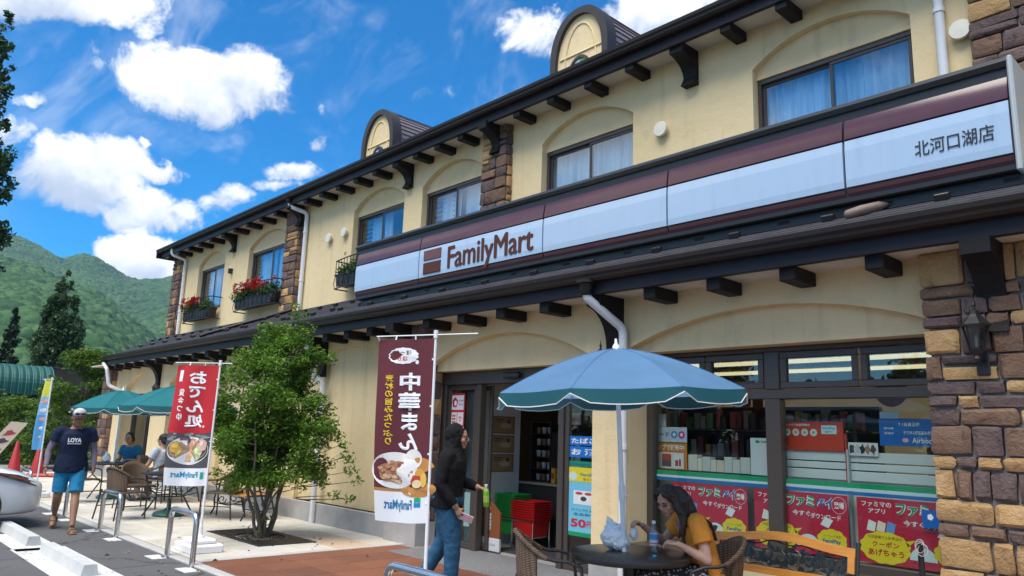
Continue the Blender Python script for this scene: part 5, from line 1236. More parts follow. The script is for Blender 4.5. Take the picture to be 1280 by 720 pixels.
# ================================================================== vegetation
BARK = mat('grey_bark', (.15, .12, .095), .9, bump=(25, .8), var=.35)
def limb(mb, p0, p1, r0, r1, bend=.08, n=6, rr=random, m=BARK):
    p0, p1 = Vector(p0), Vector(p1); d = (p1-p0).length; o1 = Vector((rr.uniform(-1, 1), rr.uniform(-1, 1), 0))*d*bend
    pts = [p0.lerp(p1, k/n)+o1*math.sin(PI*k/n)+Vector((rr.uniform(-1, 1), rr.uniform(-1, 1), 0))*d*.012 for k in range(n+1)]
    mb.tube(pts, [r0+(r1-r0)*k/n for k in range(n+1)], m, 7); return pts
# multi-stemmed tree in the pit
q = random.Random(21); TX, TY = -10.45, 5.05
tr = thing('leafy_tree', 'many stemmed leafy green tree growing from the grate in the paving', 'tree', (TX, TY, .02))
E1 = Vector((.684, .729, 0)); E2 = Vector((-.72, .69, 0))          # across and away from the street view
stem = MB(); cs, rs = [], []
def tip(u, w_, z): return E1*u+E2*w_+Vector((0, 0, z))
mains = [(-.55, .1, 2.0), (-.38, -.2, 2.35), (-.15, .25, 2.5), (.10, -.1, 3.0), (.30, .2, 2.9), (.22, -.3, 2.3), (.62, .0, 2.1), (.95, -.1, 1.55), (-.68, -.1, 1.5), (-.1, -.4, 1.9)]
for k, (u, w_, z) in enumerate(mains):
    a = 2*PI*k/len(mains); b0_ = Vector((.10*math.cos(a), .10*math.sin(a), 0)); pts = limb(stem, b0_, tip(u, w_, z), q.uniform(.015, .029), .006, .10, 9, q)
    for s in range(9):
        f = q.uniform(.38, 1.0); p = pts[min(9, int(f*9))]; L = q.uniform(.2, .52); an = q.uniform(0, 2*PI)
        e = p+Vector((math.cos(an)*L, math.sin(an)*L, q.uniform(-.05, .35))); limb(stem, p, e, .009, .003, .1, 4, q)
        zz = e.z; hmax = 1.02-.30*max(0, (zz-1.7))*1.0
        if zz < .62: continue
        for g in range(3):
            c = p.lerp(e, q.uniform(.5, 1.1))+Vector((q.uniform(-.1, .1), q.uniform(-.1, .1), q.uniform(-.08, .12))); cs.append(tuple(c)); rs.append(q.uniform(.10, .21))
for k in range(150):    # fill of the main crown
    z = q.uniform(.8, 2.95); wmax = .95 if z < 1.8 else .95-(z-1.8)*.52; u = q.uniform(-1, .75 if z < 2.0 else .62)*wmax; cs.append(tuple(tip(u+(.08 if z > 2.2 else 0), q.uniform(-.6, .5)*wmax, z))); rs.append(q.uniform(.11, .22))
for (u, w_, z, r_) in ((.98, -.2, 1.45, .15), (1.15, -.2, 1.15, .14), (1.22, -.2, .95, .13), (1.05, -.25, .62, .12), (1.25, -.2, .58, .09), (1.32, -.2, .82, .10), (.85, -.2, .78, .13), (.75, -.2, .95, .14), (.9, -.1, 1.05, .14), (.62, 0, 1.9, .2), (.7, -.1, 1.65, .17), (.55, -.2, .70, .10), (1.1, -.2, 1.32, .10), (.25, 0, 3.15, .15), (.20, 0, 3.3, .09), (.36, 0, 2.95, .18)):
    cs.append(tuple(tip(u, w_, z))); rs.append(r_); limb(stem, tip(u*.45, w_*.5, z*.75+.1), tip(u, w_, z), .008, .003, .08, 4, q)
stem.build('trunk', tr, True)
P = clumps(np.array(cs), np.array(rs), 3300, .72, 5); P = P[P[:, 2] > .40]
leaves('crown', P, .058, LF_NEAR, tr, .5, .55, seed=6)
sh_ = [(q.uniform(-.2, .2), q.uniform(-.15, .15), q.uniform(.05, .32)) for k in range(40)]
tag(leaves('shoots', sh_, .09, LF_NEAR, tr, .35, 1.2, seed=9), kind='stuff')
# big trees on the left
def column_tree(name, label, loc, h, w_, m, seed, n=110, per=260, size=.30, low=.06, lean=0., squash=1.2, group=None, power=.8, rad=.30, cone=False):
    t = thing(name, label, 'tree', loc, 0, group); r = np.random.default_rng(seed); q = random.Random(seed); tk = MB()
    limb(tk, (0, 0, 0), (lean*h, 0, h*.92), h*.016, .03, .01, 10, q); cs, rs = [], []
    for k in range(n):
        f = r.uniform(low, 1.0); wv = w_*(math.sin(PI*min(1, (f*.86+.14))**power))**.75*.5+.05; a = r.uniform(0, 2*PI)
        if cone: wv = w_*.5*(1-f)**.8+.06
        rr_ = wv*math.sqrt(r.random())*.85
        c = Vector((rr_*math.cos(a)+lean*h*f, rr_*math.sin(a), f*h)); cs.append(tuple(c)); rs.append(max(.16, wv*rad*r.uniform(.7, 1.3)))
        if k % 3 == 0: limb(tk, (lean*h*f, 0, max(0, f*h-wv*.9)), c, .03+.01*wv, .008, .05, 4, q)
    tk.build('trunk', t, True); leaves('crown', clumps(np.array(cs), np.array(rs), per, squash, seed), size, m, t, .6, 1., seed=seed); return t
column_tree('poplar_tree', 'tall dark poplar cut by the left edge of the photograph', (-47.0, 5.2, 0), 23.5, 3.6, LF_POP, 31, 190, 330, .30)
column_tree('poplar_tree', 'broad dark poplar standing before the mountain', (-66.5, 14.0, 0), 13.0, 4.6, LF_POP, 32, 190, 420, .28, power=.75)
column_tree('cypress_tree', 'dark conical cypress beside the broad poplar', (-58.7, 9.6, 0), 8.6, 3.0, LF_CON, 33, 160, 700, .22, cone=True)
column_tree('cypress_tree', 'small dark conical tree between the cypress and the poplar', (-60.5, 12.3, 0), 5.5, 1.7, LF_CON, 34, 80, 900, .2, cone=True)
column_tree('cypress_tree', 'dark conifer at the far left behind the poplar edge', (-57., 7.0, 0), 6.4, 2.8, LF_CON, 35, 110, 700, .22, cone=True)
def bushy(name, label, loc, h, w_, m, seed, n=90, per=420, size=.10, low=.05, cat='tree', group=None):
    t = thing(name, label, cat, loc, 0, group); r = np.random.default_rng(seed); q = random.Random(seed); tk = MB(); cs, rs = [], []
    for k in range(6): limb(tk, (q.uniform(-.15, .15), q.uniform(-.15, .15), 0), (q.uniform(-.4, .4)*w_, q.uniform(-.4, .4)*w_, h*q.uniform(.5, .9)), .05, .012, .08, 7, q)
    for k in range(n):
        f = r.uniform(low, 1); wv = w_*.5*math.sqrt(max(.02, 1-((f-.42)/.60)**2)); a = r.uniform(0, 2*PI); rr_ = wv*math.sqrt(r.random())
        c = (rr_*math.cos(a), rr_*math.sin(a), f*h); cs.append(c); rs.append(r.uniform(.6, 1.25)*.12*w_)
        if k % 4 == 0: limb(tk, (c[0]*.3, c[1]*.3, c[2]*.7), c, .02, .005, .06, 4, q)
    tk.build('trunk', t, True); leaves('crown', clumps(np.array(cs), np.array(rs), per, .45, seed), size, m, t, .6, .35, seed=seed); return t
bushy('maple_tree', 'bright green layered maple at the left end of the shop', (-27.6, 6.75, 0), 3.75, 3.0, LF_MAPLE, 41, 150, 900, .10)
bushy('maple_tree', 'green shrub tree just left of the maple, behind the walking man', (-31.5, 6.0, 0), 2.2, 3.4, LF_MAPLE, 42, 110, 600, .11)
bushy('shrub', 'low dark shrub behind the leaning white board', (-33.5, 4.1, 0), 1.5, 3.6, LF_MAPLE, 43, 70, 500, .12, cat='shrub')
bushy('dark_tree', 'dark leafy tree under the green awning', (-37.0, 4.6, 0), 2.9, 4.2, LF_POP, 44, 90, 300, .16)
bushy('dark_tree', 'dark leafy tree left of the awning trees', (-37.5, 1.5, 0), 2.9, 4.2, LF_POP, 45, 90, 300, .16)
o = MB().box(-140, -29.6, -60, 60, -.1, .01, mat('lawn', (.06, .11, .03), .95, var=.4, bump=(12, .6))).build('grass_verge'); o['kind'] = 'structure'
# hedge, forest edge at the mountain foot
r = np.random.default_rng(50); cs = np.c_[r.uniform(-90, -78, 160), r.uniform(-40, 70, 160), r.uniform(.5, 5.5, 160)]
o = leaves('forest_edge', clumps(cs, r.uniform(1., 2.4, 160), 60, .8, 51), .7, LF_POP, None, .7, 1., seed=52); tag(o, 'dark mass of trees at the foot of the mountain', 'woodland', kind='stuff')
# ---- mountain: forested terrain
def _forest(t, bs, co):
    P = t.node('ShaderNodeNewGeometry').outputs['Position']; n = t.noise(P, .006, 6, .6); v = t.node('ShaderNodeTexVoronoi', i_Vector=P, i_Scale=.125); n2 = t.noise(P, .05, 4, .6)
    f = t.m('ADD', t.m('MULTIPLY', n, .55), t.m('ADD', t.m('MULTIPLY', t.node('ShaderNodeSeparateColor', i_0=v.outputs['Color']).outputs[0], .3), t.m('MULTIPLY', n2, .15)))
    t.put(bs.inputs['Base Color'], t.ramp(f, (.3, (.020, .055, .022)), (.5, (.042, .098, .034)), (.72, (.085, .155, .05))))
    t.l.new(t.node('ShaderNodeBump', i_Strength=1., i_Distance=4., i_Height=t.m('SUBTRACT', 1., v.outputs['Distance'])).outputs[0], bs.inputs['Normal'])
FOREST = mat('mountain_forest', rough=.95, spec=.1, build=_forest)
def prof(px, tab): return np.interp(px, [a for a, b in tab], [b for a, b in tab])
NEAR = [(-700, 420), (-300, 330), (-60, 318), (0, 332), (40, 338), (70, 352), (105, 368), (140, 386), (180, 418), (215, 448), (300, 500), (420, 520), (1400, 523)]
FAR = [(-700, 330), (-300, 270), (-60, 296), (0, 304), (22, 309), (50, 319), (74, 327), (98, 322), (115, 326), (140, 338), (160, 347), (174, 352), (190, 349), (215, 347), (250, 351), (400, 385), (700, 470), (1000, 515), (1400, 523)]
def terrain(name, px0, px1, npx, d0, d1, nd, bumps):
    pxs = np.linspace(px0, px1, npx); ds = np.linspace(d0, d1, nd); fw, rt = np.array([RC[0][2], RC[1][2]]), np.array([RC[0][0], RC[1][0]])
    en = (523-prof(pxs, NEAR))/942*1.0; ef = (523-prof(pxs, FAR))/942*1.0
    V = []; D1, D2 = 760., 1650.
    for d in ds:
        k = np.sqrt(1+((pxs-640)/942)**2)
        hn = en*D1*(np.clip((d-260)/(D1-260), 0, 1)**.9 if d < D1 else max(0, 1-(d-D1)/900)); hf = ef*D2*(np.clip((d-620)/(D2-620), 0, 1)**1.1 if d < D2 else max(0, 1-(d-D2)/1500))
        lat = (pxs-640)/942*d; x = fw[0]*d+rt[0]*lat; y = fw[1]*d+rt[1]*lat; V.append(np.c_[x, y, np.maximum(hn, hf)*1.02])
    V = np.concatenate(V)
    for i in range(len(V)):
        p = V[i]; h = p[2]
        if h > 1: p[2] += min(1, h/60)*(22*mnoise.noise(Vector((p[0]*.006, p[1]*.006, 0)))+9*mnoise.noise(Vector((p[0]*.02, p[1]*.02, 3)))*(1 if bumps else .5))*.8
        if bumps and h > 1:
            dd = mnoise.voronoi(Vector((p[0]*.125, p[1]*.125, p[2]*.06)))[0][0]; p[2] += (5.5+4*mnoise.noise(Vector((p[0]*.03, p[1]*.03, 9))))*max(0, 1-dd*1.2)**.7
    V[:, 2] -= .5
    idx = np.arange(npx*nd).reshape(nd, npx); F = np.stack([idx[:-1, :-1], idx[:-1, 1:], idx[1:, 1:], idx[1:, :-1]], -1).reshape(-1, 4)
    me = bpy.data.meshes.new(name); me.from_pydata(V.tolist(), [], F.tolist()); me.materials.append(FOREST); me.polygons.foreach_set('use_smooth', [True]*len(F)); me.update()
    o = bpy.data.objects.new(name, me); COL.objects.link(o); o['kind'] = 'structure'; return o
terrain('mountain', -60, 240, 340, 260, 1760, 640, True)
terrain('mountain', -900, -60, 70, 260, 1800, 60, False); terrain('mountain', 240, 900, 60, 260, 1800, 60, False)

q = random.Random(77); lv = [(TX+q.gauss(0, 1.3), TY+q.gauss(-.2, .6), .034) for k in range(60)]; lv = [p for p in lv if 3.6 < p[1] < 6.4]+[(q.uniform(-13, -7), q.uniform(2.6, 3.4), .008) for k in range(25)]
o = leaves('fallen_leaves', lv, .05, mat('dry_leaf', (.22, .13, .05), .9, var=.5), None, .6, .15, seed=78); tag(o, 'few dry leaves scattered on the paving and asphalt round the tree', 'leaves', kind='stuff')
# ================================================================== people
def V3(*a): return Vector(a)
def skinmat(name, c):
    def f(t, bs, co):
        n = t.noise(co, 14, 4, .6); t.put(bs.inputs['Base Color'], t.ramp(n, (.3, tuple(x*.88 for x in c)), (.7, tuple(min(1, x*1.08) for x in c)))); bs.inputs['Subsurface Weight'].default_value = .08; bs.inputs['Subsurface Radius'].default_value = (.012, .005, .003)
    return mat(name, rough=.5, spec=.35, build=f)
def clothmat(name, c, fold=.35, sc=9.):
    def f(t, bs, co):
        n = t.noise(co, sc, 5, .6); t.put(bs.inputs['Base Color'], t.ramp(n, (.3, tuple(x*.82 for x in c)), (.7, tuple(min(1, x*1.12) for x in c))))
        w1 = t.noise(co, 5, 4, .55, dist=1.2); fine = t.noise(co, 260, 2, .5)
        t.l.new(t.node('ShaderNodeBump', i_Strength=fold, i_Distance=.03, i_Height=t.m('ADD', w1, t.m('MULTIPLY', fine, .06))).outputs[0], bs.inputs['Normal'])
    return mat(name, rough=.85, spec=.2, build=f)
def _hair(c0):
    def f(t, bs, co):
        n = t.noise(t.node('ShaderNodeMapping', i_Vector=co, i_Scale=(90, 90, 7)).outputs[0], 1., 4, .6, dist=.8); t.put(bs.inputs['Base Color'], t.ramp(n, (.35, tuple(x*.5 for x in c0)), (.7, tuple(x*1.9 for x in c0)))); t.l.new(t.node('ShaderNodeBump', i_Strength=1., i_Distance=.012, i_Height=n).outputs[0], bs.inputs['Normal'])
    return f
HAIR = mat('dark_brown_hair', rough=.42, build=_hair((.030, .017, .011))); HAIRB = mat('black_hair', rough=.42, build=_hair((.011, .010, .010)))
EYEW, IRIS, LIP, BROW = flat((.62, .60, .57)), flat((.02, .012, .01)), flat((.33, .10, .085)), flat((.03, .02, .015))
def hand(mb, w, d, n, side, m, curl=.5, s=1.):
    """palm with four unequal curling fingers and a thumb; d direction, n palm normal, side towards the thumb"""
    d, n = Vector(d).normalized(), Vector(n).normalized(); x = d.cross(n).normalized(); 
    if x.dot(Vector(side)) < 0: x = -x
    k = w+d*.085*s
    mb.tube([w-d*.02*s, w+d*.02*s, w+d*.055*s, k+d*.004], [.022*s, .030*s, .038*s, .033*s], m, 10, flatten=.42, up=n)
    for i, (off, ln) in enumerate(((.029, .070), (.010, .080), (-.009, .074), (-.027, .056))):
        p = k+x*off*s-d*.008; q = [p]; a = .12+.1*i*curl
        for seg in (.45, .32, .23):
            a += curl*.75; q.append(q[-1]+(d*math.cos(a)+n*math.sin(a))*ln*seg*s)
        mb.tube(q, [.0092*s, .0086*s, .0078*s, .006*s], m, 7)
    t0 = w+d*.022*s+x*.026*s; t1 = t0+(d*.6+x*.65+n*.3).normalized()*.038*s; t2 = t1+(d*.85+x*.1+n*.45*(.5+curl)).normalized()*.034*s
    mb.tube([t0-x*.012*s, t1, t2], [.0125*s, .0105*s, .007*s], m, 7)
def head_parts(mb, c, R, m, s=1.):
    T = lambda *a: c+R @ (Vector(a)*s); B = lambda p, r: mb.ball(T(*p), tuple(q*s for q in r), m, 12, 8, R)
    B((0, .008, .025), (.074, .092, .088)); B((0, -.022, -.045), (.058, .062, .070)); B((0, -.062, -.088), (.028, .026, .022)); B((0, -.066, .022), (.054, .024, .022))
    for q in (-1, 1): B((q*.040, -.056, -.026), (.024, .026, .024)); B((q*.074, .012, -.012), (.010, .022, .031)); B((q*.048, -.012, -.068), (.016, .04, .022))
    mb.tube([T(0, -.084, .018), T(0, -.098, -.006), T(0, -.108, -.026)], [.008*s, .010*s, .013*s], m, 8); B((.011, -.094, -.030), (.009, .009, .008)); B((-.011, -.094, -.030), (.009, .009, .008))
    B((0, -.080, -.058), (.026, .014, .015))
def face(parent, c, R, s=1., lip=None, eyes=True):
    down = not eyes
    T = lambda *a: c+R @ (Vector(a)*s)
    e = MB()
    for q in (-1, 1):
        if not down: e.ball(T(q*.031, -.0725, .003), (.0125*s, .010*s, .005*s), EYEW, 10, 6, R); e.ball(T(q*.031, -.0798, .002), (.006*s, .004*s, .0058*s), IRIS, 8, 5, R)
        else: e.tube([T(q*.045, -.077, .002), T(q*.031, -.0845, -.002), T(q*.018, -.081, .001)], [.0018*s, .003*s, .0018*s], BROW, 5)
        e.tube([T(q*.045, -.079, .009), T(q*.031, -.0875, .0115), T(q*.017, -.083, .008)], [.002*s, .003*s, .002*s], BROW, 5)
    e.build('eyes', parent, True); b = MB()
    for q in (-1, 1): b.tube([T(q*.050, -.078, .024), T(q*.034, -.089, .031), T(q*.014, -.089, .026)], [.002*s, .0045*s, .003*s], BROW, 6)
    b.build('eyebrows', parent, True)
    l = MB(); l.tube([T(-.023, -.083, -.061), T(-.009, -.094, -.0575), T(0, -.094, -.059), T(.009, -.094, -.0575), T(.023, -.083, -.061)], [.002*s, .0045*s, .004*s, .0045*s, .002*s], lip or LIP, 7)
    l.tube([T(-.020, -.083, -.063), T(0, -.0925, -.0675), T(.020, -.083, -.063)], [.002*s, .0055*s, .002*s], lip or LIP, 7); l.build('lips', parent, True)
def lerp(a, b, f): return a+(b-a)*f
def figure(t, J, skin, shirt, pants, voxel=.008, sleeve=.5, leg=1., hem=.14, w=1., puff=.018, hcurl=.5, feet=True, shoes=None, disp=True):
    R = Matrix.Rotation(J.get('yaw', 0), 3, 'Z') @ Matrix.Rotation(J.get('pitch', 0), 3, 'X') @ Matrix.Rotation(J.get('roll', 0), 3, 'Y'); hc = J['head']
    pel, che, nek = J['pelvis'], J['chest'], J['neck']; fw = J.get('fwd', V3(0, -1, 0)); b = MB()
    head_parts(b, hc, R, skin, J.get('hs', 1.))
    b.tube([nek-(che-pel).normalized()*.06, nek, lerp(nek, hc, .55)+R @ V3(0, .022, 0)], [.066, .054*w, .052*w], skin, 12)
    tor = [pel-(che-pel).normalized()*.10, pel, lerp(pel, che, .45), che, lerp(che, nek, .55), nek]
    b.tube(tor, [.135*w, .165*w, .140*w, .165*w, .145*w, .06], skin, 16, flatten=.66, up=fw)
    for s in 'LR':
        sh, el, wr, hp, kn, an = (J[k+s] for k in ('sh', 'el', 'wr', 'hip', 'kn', 'an'))
        b.ball(sh, .056*w, skin); b.tube([lerp(che, nek, .5), sh], [.06, .055*w], skin, 10)
        b.tube([sh, lerp(sh, el, .4), el], [.052*w, .047*w, .037*w], skin, 10); b.ball(el, .037*w, skin); b.tube([el, lerp(el, wr, .3), wr], [.037*w, .038*w, .025*w], skin, 10); b.ball(wr, .024, skin)
        hd, hn, hsd = J['hand'+s]; hand(b, wr, hd, hn, hsd, skin, hcurl)
        b.tube([hp, lerp(hp, kn, .45), kn], [.088*w, .074*w, .055*w], skin, 12); b.ball(kn, .054*w, skin); b.tube([kn, lerp(kn, an, .3), lerp(kn, an, .65), an], [.052*w, .056*w, .043*w, .033*w], skin, 12)
        if feet:
            fd = J['foot'+s].normalized(); up = V3(0, 0, 1); b.ball(an-fd*.025-up*.03, .034, skin); b.tube([an-fd*.04-up*.045, an+fd*.06-up*.045, an+fd*.14-up*.062, an+fd*.185-up*.066], [.034, .040, .040, .022], skin, 10, flatten=.62, up=up)
    sculpt(b, 'body', t, voxel, 4)
    c = MB(); p = puff; ax = (che-pel).normalized()
    c.tube([pel-ax*hem, pel, lerp(pel, che, .45), che, lerp(che, nek, .5), lerp(che, nek, .86)], [.178*w+p*J.get('flare', 1), .170*w+p*max(1, J.get('flare', 1)*.95), .150*w+p*1.2, .168*w+p, .150*w+p, .068+p*.4], shirt, 20, flatten=J.get('flat', .70), up=fw)
    for s in 'LR':
        sh, el, wr = (J[k+s] for k in ('sh', 'el', 'wr')); c.ball(sh, .060*w+p*.6, shirt); c.tube([lerp(che, nek, .4), sh], [.07, .058*w+p], shirt, 10)
        if sleeve <= 1: e = lerp(sh, el, sleeve); c.tube([sh, e], [.056*w+p, .054*w+p*1.25], shirt, 14)
        else: c.tube([sh, lerp(sh, el, .5), el, lerp(el, wr, .5), lerp(el, wr, sleeve-1)], [.054*w+p, .050*w+p*.8, .044*w+p*.6, .040*w+p*.5, .032*w+p*.4], shirt, 12); c.ball(el, .044*w+p*.6, shirt)
    sculpt(c, 'shirt', t, voxel*1.25, 3, (.07, .013) if disp else None)
    g = MB(); g.tube([pel-ax*.10, pel, lerp(pel, che, .22)], [.15*w+.012, .175*w+.010, .158*w+.008], pants, 18, flatten=.74, up=fw)
    for s in 'LR':
        hp, kn, an = (J[k+s] for k in ('hip', 'kn', 'an')); lp = J.get('legpuff', .010)
        if leg <= 1: e = lerp(hp, kn, leg); g.tube([hp, lerp(hp, e, .5), e], [.098*w+lp, .086*w+lp*1.4, .074*w+lp*2], pants, 16)
        else: g.tube([hp, lerp(hp, kn, .5), kn, lerp(kn, an, .5), lerp(kn, an, leg-1)], [.096*w+lp, .080*w+lp, .060*w+lp, .052*w+lp, .042*w+lp*1.2], pants, 14); g.ball(kn, .060*w+lp, pants)
    sculpt(g, 'trousers' if leg > 1 else 'shorts', t, voxel*1.25, 3, (.06, .012) if disp else None)
    if shoes:
        for s in 'LR':
            k = MB(); an, fd = J['an'+s], J['foot'+s].normalized(); k.tube([an-fd*.07-V3(0, 0, .045), an+fd*.05-V3(0, 0, .045), an+fd*.15-V3(0, 0, .06), an+fd*.20-V3(0, 0, .065)], [.04, .046, .046, .026], shoes, 10, flatten=.75, up=V3(0, 0, 1)); k.build('shoe', t, True)
    return R
def hair_cap(t, c, R, m, s=1., extra=None, back=.0, low=-.03):
    h = MB(); T = lambda *a: c+R @ (Vector(a)*s); h.ball(T(0, .024, .042), (.083*s, .092*s, .082*s), m, 16, 12, R); h.ball(T(0, .05, -.0+low), (.074*s, .062*s, .075*s), m, 14, 10, R)
    for q in (-1, 1): h.ball(T(q*.066, .018, .02), (.018*s, .05*s, .05*s), m, 10, 8, R)
    if extra: extra(h, T, R)
    return sculpt(h, 'hair', t, .007, 2, (.03, .012), m)
# --- walking man
TAN = skinmat('tanned_skin', (.27, .145, .09)); NAVY = clothmat('navy_tshirt', (.010, .017, .045)); BSHORT = clothmat('blue_shorts', (.02, .20, .37), .5)
t = thing('person', 'man walking in a navy T-shirt, bright blue shorts, cap and sandals', 'person', (-12.50, 3.02, 0), faces(.97, -.22))
J = dict(pelvis=V3(0, .02, .93), chest=V3(0, -.02, 1.26), neck=V3(0, -.03, 1.455), head=V3(.01, -.075, 1.585), pitch=.12, yaw=.12, hs=1.1, shL=V3(.195, -.01, 1.385), elL=V3(.27, .02, 1.11), wrL=V3(.285, -.08, .865), shR=V3(-.195, -.02, 1.385), elR=V3(-.30, .02, 1.115), wrR=V3(-.31, -.11, .885),
         hipL=V3(.092, .0, .90), knL=V3(.105, -.12, .495), anL=V3(.11, -.33, .09), hipR=V3(-.092, .02, .90), knR=V3(-.11, .02, .485), anR=V3(-.12, .36, .20), footL=V3(.05, -1, 0), footR=V3(-.08, -.86, -.5), handL=(V3(.0, -.15, -1), V3(-1, 0, 0), V3(0, -1, 0)), handR=(V3(.02, -.25, -1), V3(1, 0, 0), V3(0, -1, 0)), legpuff=.008, flare=1.7, flat=.84)
R = figure(t, J, TAN, NAVY, BSHORT, .009, .52, .90, .11, 1.04, .024); face(t, J['head'], R, 1.1)
SLV = clothmat('grey_purple_sleeve', (.17, .14, .19))
for s in 'LR':
    sh, el, wr = J['sh'+s], J['el'+s], J['wr'+s]; MB().tube([lerp(sh, el, .5), el, lerp(el, wr, .35), lerp(el, wr, .93)], [.053, .043, .044, .030], SLV, 12).build('arm_sleeve', t, True)
MB().tube([J['wrR']+V3(.03*math.cos(a), .03*math.sin(a), .012) for a in np.linspace(0, 2*PI, 14)], .007, flat((.35, .25, .15)), 6).build('bracelet', t)
CAPW, CAPD = mat('white_cap', (.55, .55, .56), .8), mat('maroon_brim', (.055, .022, .025), .7)
T = lambda *a: J['head']+R @ (Vector(a)*1.1)
k = MB(); k.ball(T(0, .012, .048), (.095, .114, .088), CAPD, 18, 12, R); k.build('cap', t, True)
k = MB(); k.ball(T(0, -.038, .062), (.084, .073, .075), CAPW, 16, 10, R); k.build('cap_front', t, True)
k = MB(); vs = [T(.085*math.cos(a), -.055-.11*math.sin(a), .046-.030*math.sin(a)-.018*abs(math.cos(a))) for a in np.linspace(0, PI, 13)]; vs += [v+V3(0, 0, .008) for v in vs]; n = 13
k.add(vs, [tuple(range(n))[::-1], tuple(range(n, 2*n))]+[(i, i+1, n+i+1, n+i) for i in range(n-1)]+[(n-1, 0, n, 2*n-1)], CAPD); k.build('cap_brim', t)
k = MB()
for q in (-1, 1): k.ball(T(q*.036, -.108, .060), (.032, .010, .017), flat((.012, .012, .014), .2), 12, 8, R)
k.tube([T(-.08, -.03, .065), T(-.03, -.11, .066), T(.03, -.11, .066), T(.08, -.03, .065)], .004, BLACK, 6); k.build('sunglasses', t, True)
pr = MB(); fl_ = lambda u, v: (u, -.13-.045*math.sqrt(max(0, 1-(u/.22)**2))-.022-.25*(1.27-v)*.0, v)
fit_text(pr, 'LOYA', -.085, .085, 1.235, 1.295, W_, fl_, .04)
fit_text(pr, 'BLACKSAND', -.085, .085, 1.208, 1.225, W_, fl_, .02); pr.build('shirt_print', t, fix=False)
for s in 'LR':
    an, fd = J['an'+s], J['foot'+s].normalized(); up = V3(0, 0, 1)-fd*fd.z; up.normalize(); sd_ = fd.cross(up); M = Matrix((sd_, fd, up)).transposed().to_4x4(); M.translation = an-up*.068; k = MB(); k.bbox(-.05, .05, -.08, .21, -.022, .0, mat('brown_sandal', (.17, .09, .045), .7), .012, M)
    for y0, y1 in ((.10, .17), (.0, .06)): k.tube([M @ V3(-.048, y1, 0), M @ V3(-.02, y0+.03, .045), M @ V3(.02, y0+.03, .045), M @ V3(.048, y1, 0)], .009, mat('brown_sandal'), 6)
    k.build('sandal', t, True)
# --- woman in black hijab
MID = skinmat('light_brown_skin', (.40, .225, .15)); BLKC = clothmat('black_jersey', (.010, .010, .012)); JEAN = clothmat('blue_denim', (.035, .12, .225), .6, 30.)
t = thing('person', 'woman in black headscarf, black top and jeans by the maroon banner', 'person', (-6.19, 4.98, .018), faces(.76, .65)); t.scale = (1.0, 1.0, 1.01)
J = dict(pelvis=V3(0, .03, .87), chest=V3(0, .0, 1.17), neck=V3(0, -.015, 1.345), head=V3(0, -.06, 1.475), pitch=.10, hs=1.02, shL=V3(.16, -.01, 1.28), elL=V3(.21, -.06, 1.03), wrL=V3(.14, -.27, .975), shR=V3(-.16, .02, 1.28), elR=V3(-.215, .07, 1.01), wrR=V3(-.20, -.10, .80),
         hipL=V3(.085, .03, .83), knL=V3(.09, .06, .46), anL=V3(.10, .27, .09), hipR=V3(-.085, .02, .83), knR=V3(-.09, -.06, .46), anR=V3(-.09, -.06, .085), footL=V3(0, -1, -.15), footR=V3(-.05, -1, 0), handL=(V3(-.05, -1, -.15), V3(-.2, 0, -1), V3(-1, .2, 0)), handR=(V3(.1, -.55, -.85), V3(1, 0, -.1), V3(0, -1, .3)), legpuff=.016)
R = figure(t, J, MID, BLKC, JEAN, .008, 1.88, 1.97, .09, 1.20, .020, shoes=mat('dark_shoe', (.02, .02, .022), .6), hcurl=.75); face(t, J['head'], R, 1.02)
h = MB(); c = J['head']; T = lambda *a: c+R @ (Vector(a)*1.04)
h.ball(T(0, .045, .024), (.102, .106, .116), BLKC, 16, 12, R)
for k in range(16):
    a = 2*PI*k/16; h.ball(T(.074*math.sin(a), -.010-.030*math.cos(a), -.012+.096*math.cos(a)), (.017, .026, .018), BLKC, 8, 6, R)
h.tube([T(0, .02, -.02), V3(0, -.015, 1.38), V3(0, -.01, 1.31), V3(0, -.01, 1.22)], [.10, .108, .135, .165], BLKC, 14, flatten=.9, up=V3(0, -1, 0)); h.ball(V3(0, -.06, 1.30), (.085, .05, .055), BLKC)
sculpt(h, 'headscarf', t, .009, 3, (.05, .016), BLKC)
MB().box(-.17, -.06, .185, .20, .72, .84, JEAN).build('back_pocket', t)
hb = MB(); hb.ball(V3(.0, .20, 1.02), (.09, .05, .12), BLKC, 12, 8)
t2 = Matrix.Translation((-6.19, 4.98, .018)) @ Matrix.Rotation(faces(.76, .65), 4, 'Z')
bt = thing('tea_bottle', 'green tea bottle held by the woman in black', 'bottle', t2 @ V3(.125, -.355, .80)); bt.rotation_euler = (.15, .1, 0)
GB = mat('green_label', (.16, .48, .02), .35); MB().lathe([(.028, 0), (.031, .01), (.031, .15), (.026, .165)], (0, 0, 0), GB, 16).build('body', bt, True); MB().lathe([(.026, .165), (.015, .19), (.013, .21)], (0, 0, 0), mat('pale_green', (.35, .5, .2), .3), 12).build('neck', bt, True); MB().lathe([(.015, .205), (.015, .225)], (0, 0, 0), WHITE, 12).build('cap', bt); MB().lathe([(.0313, .05), (.0313, .12)], (0, 0, 0), flat((.45, .62, .15)), 16).build('label', bt, True)
ph = thing('smartphone', 'pale pink phone held low by the woman in black', 'phone', t2 @ V3(-.185, -.20, .715)); ph.rotation_euler = (.35, -.2, faces(.76, .65)); PINK = mat('pink_case', (.55, .34, .38), .4); MB().bbox(-.006, .006, -.075, .075, -.037, .037, PINK, .005).build('case', ph); MB().bbox(-.009, -.006, .035, .065, .005, .03, BLACK, .002).build('camera_bump', ph)
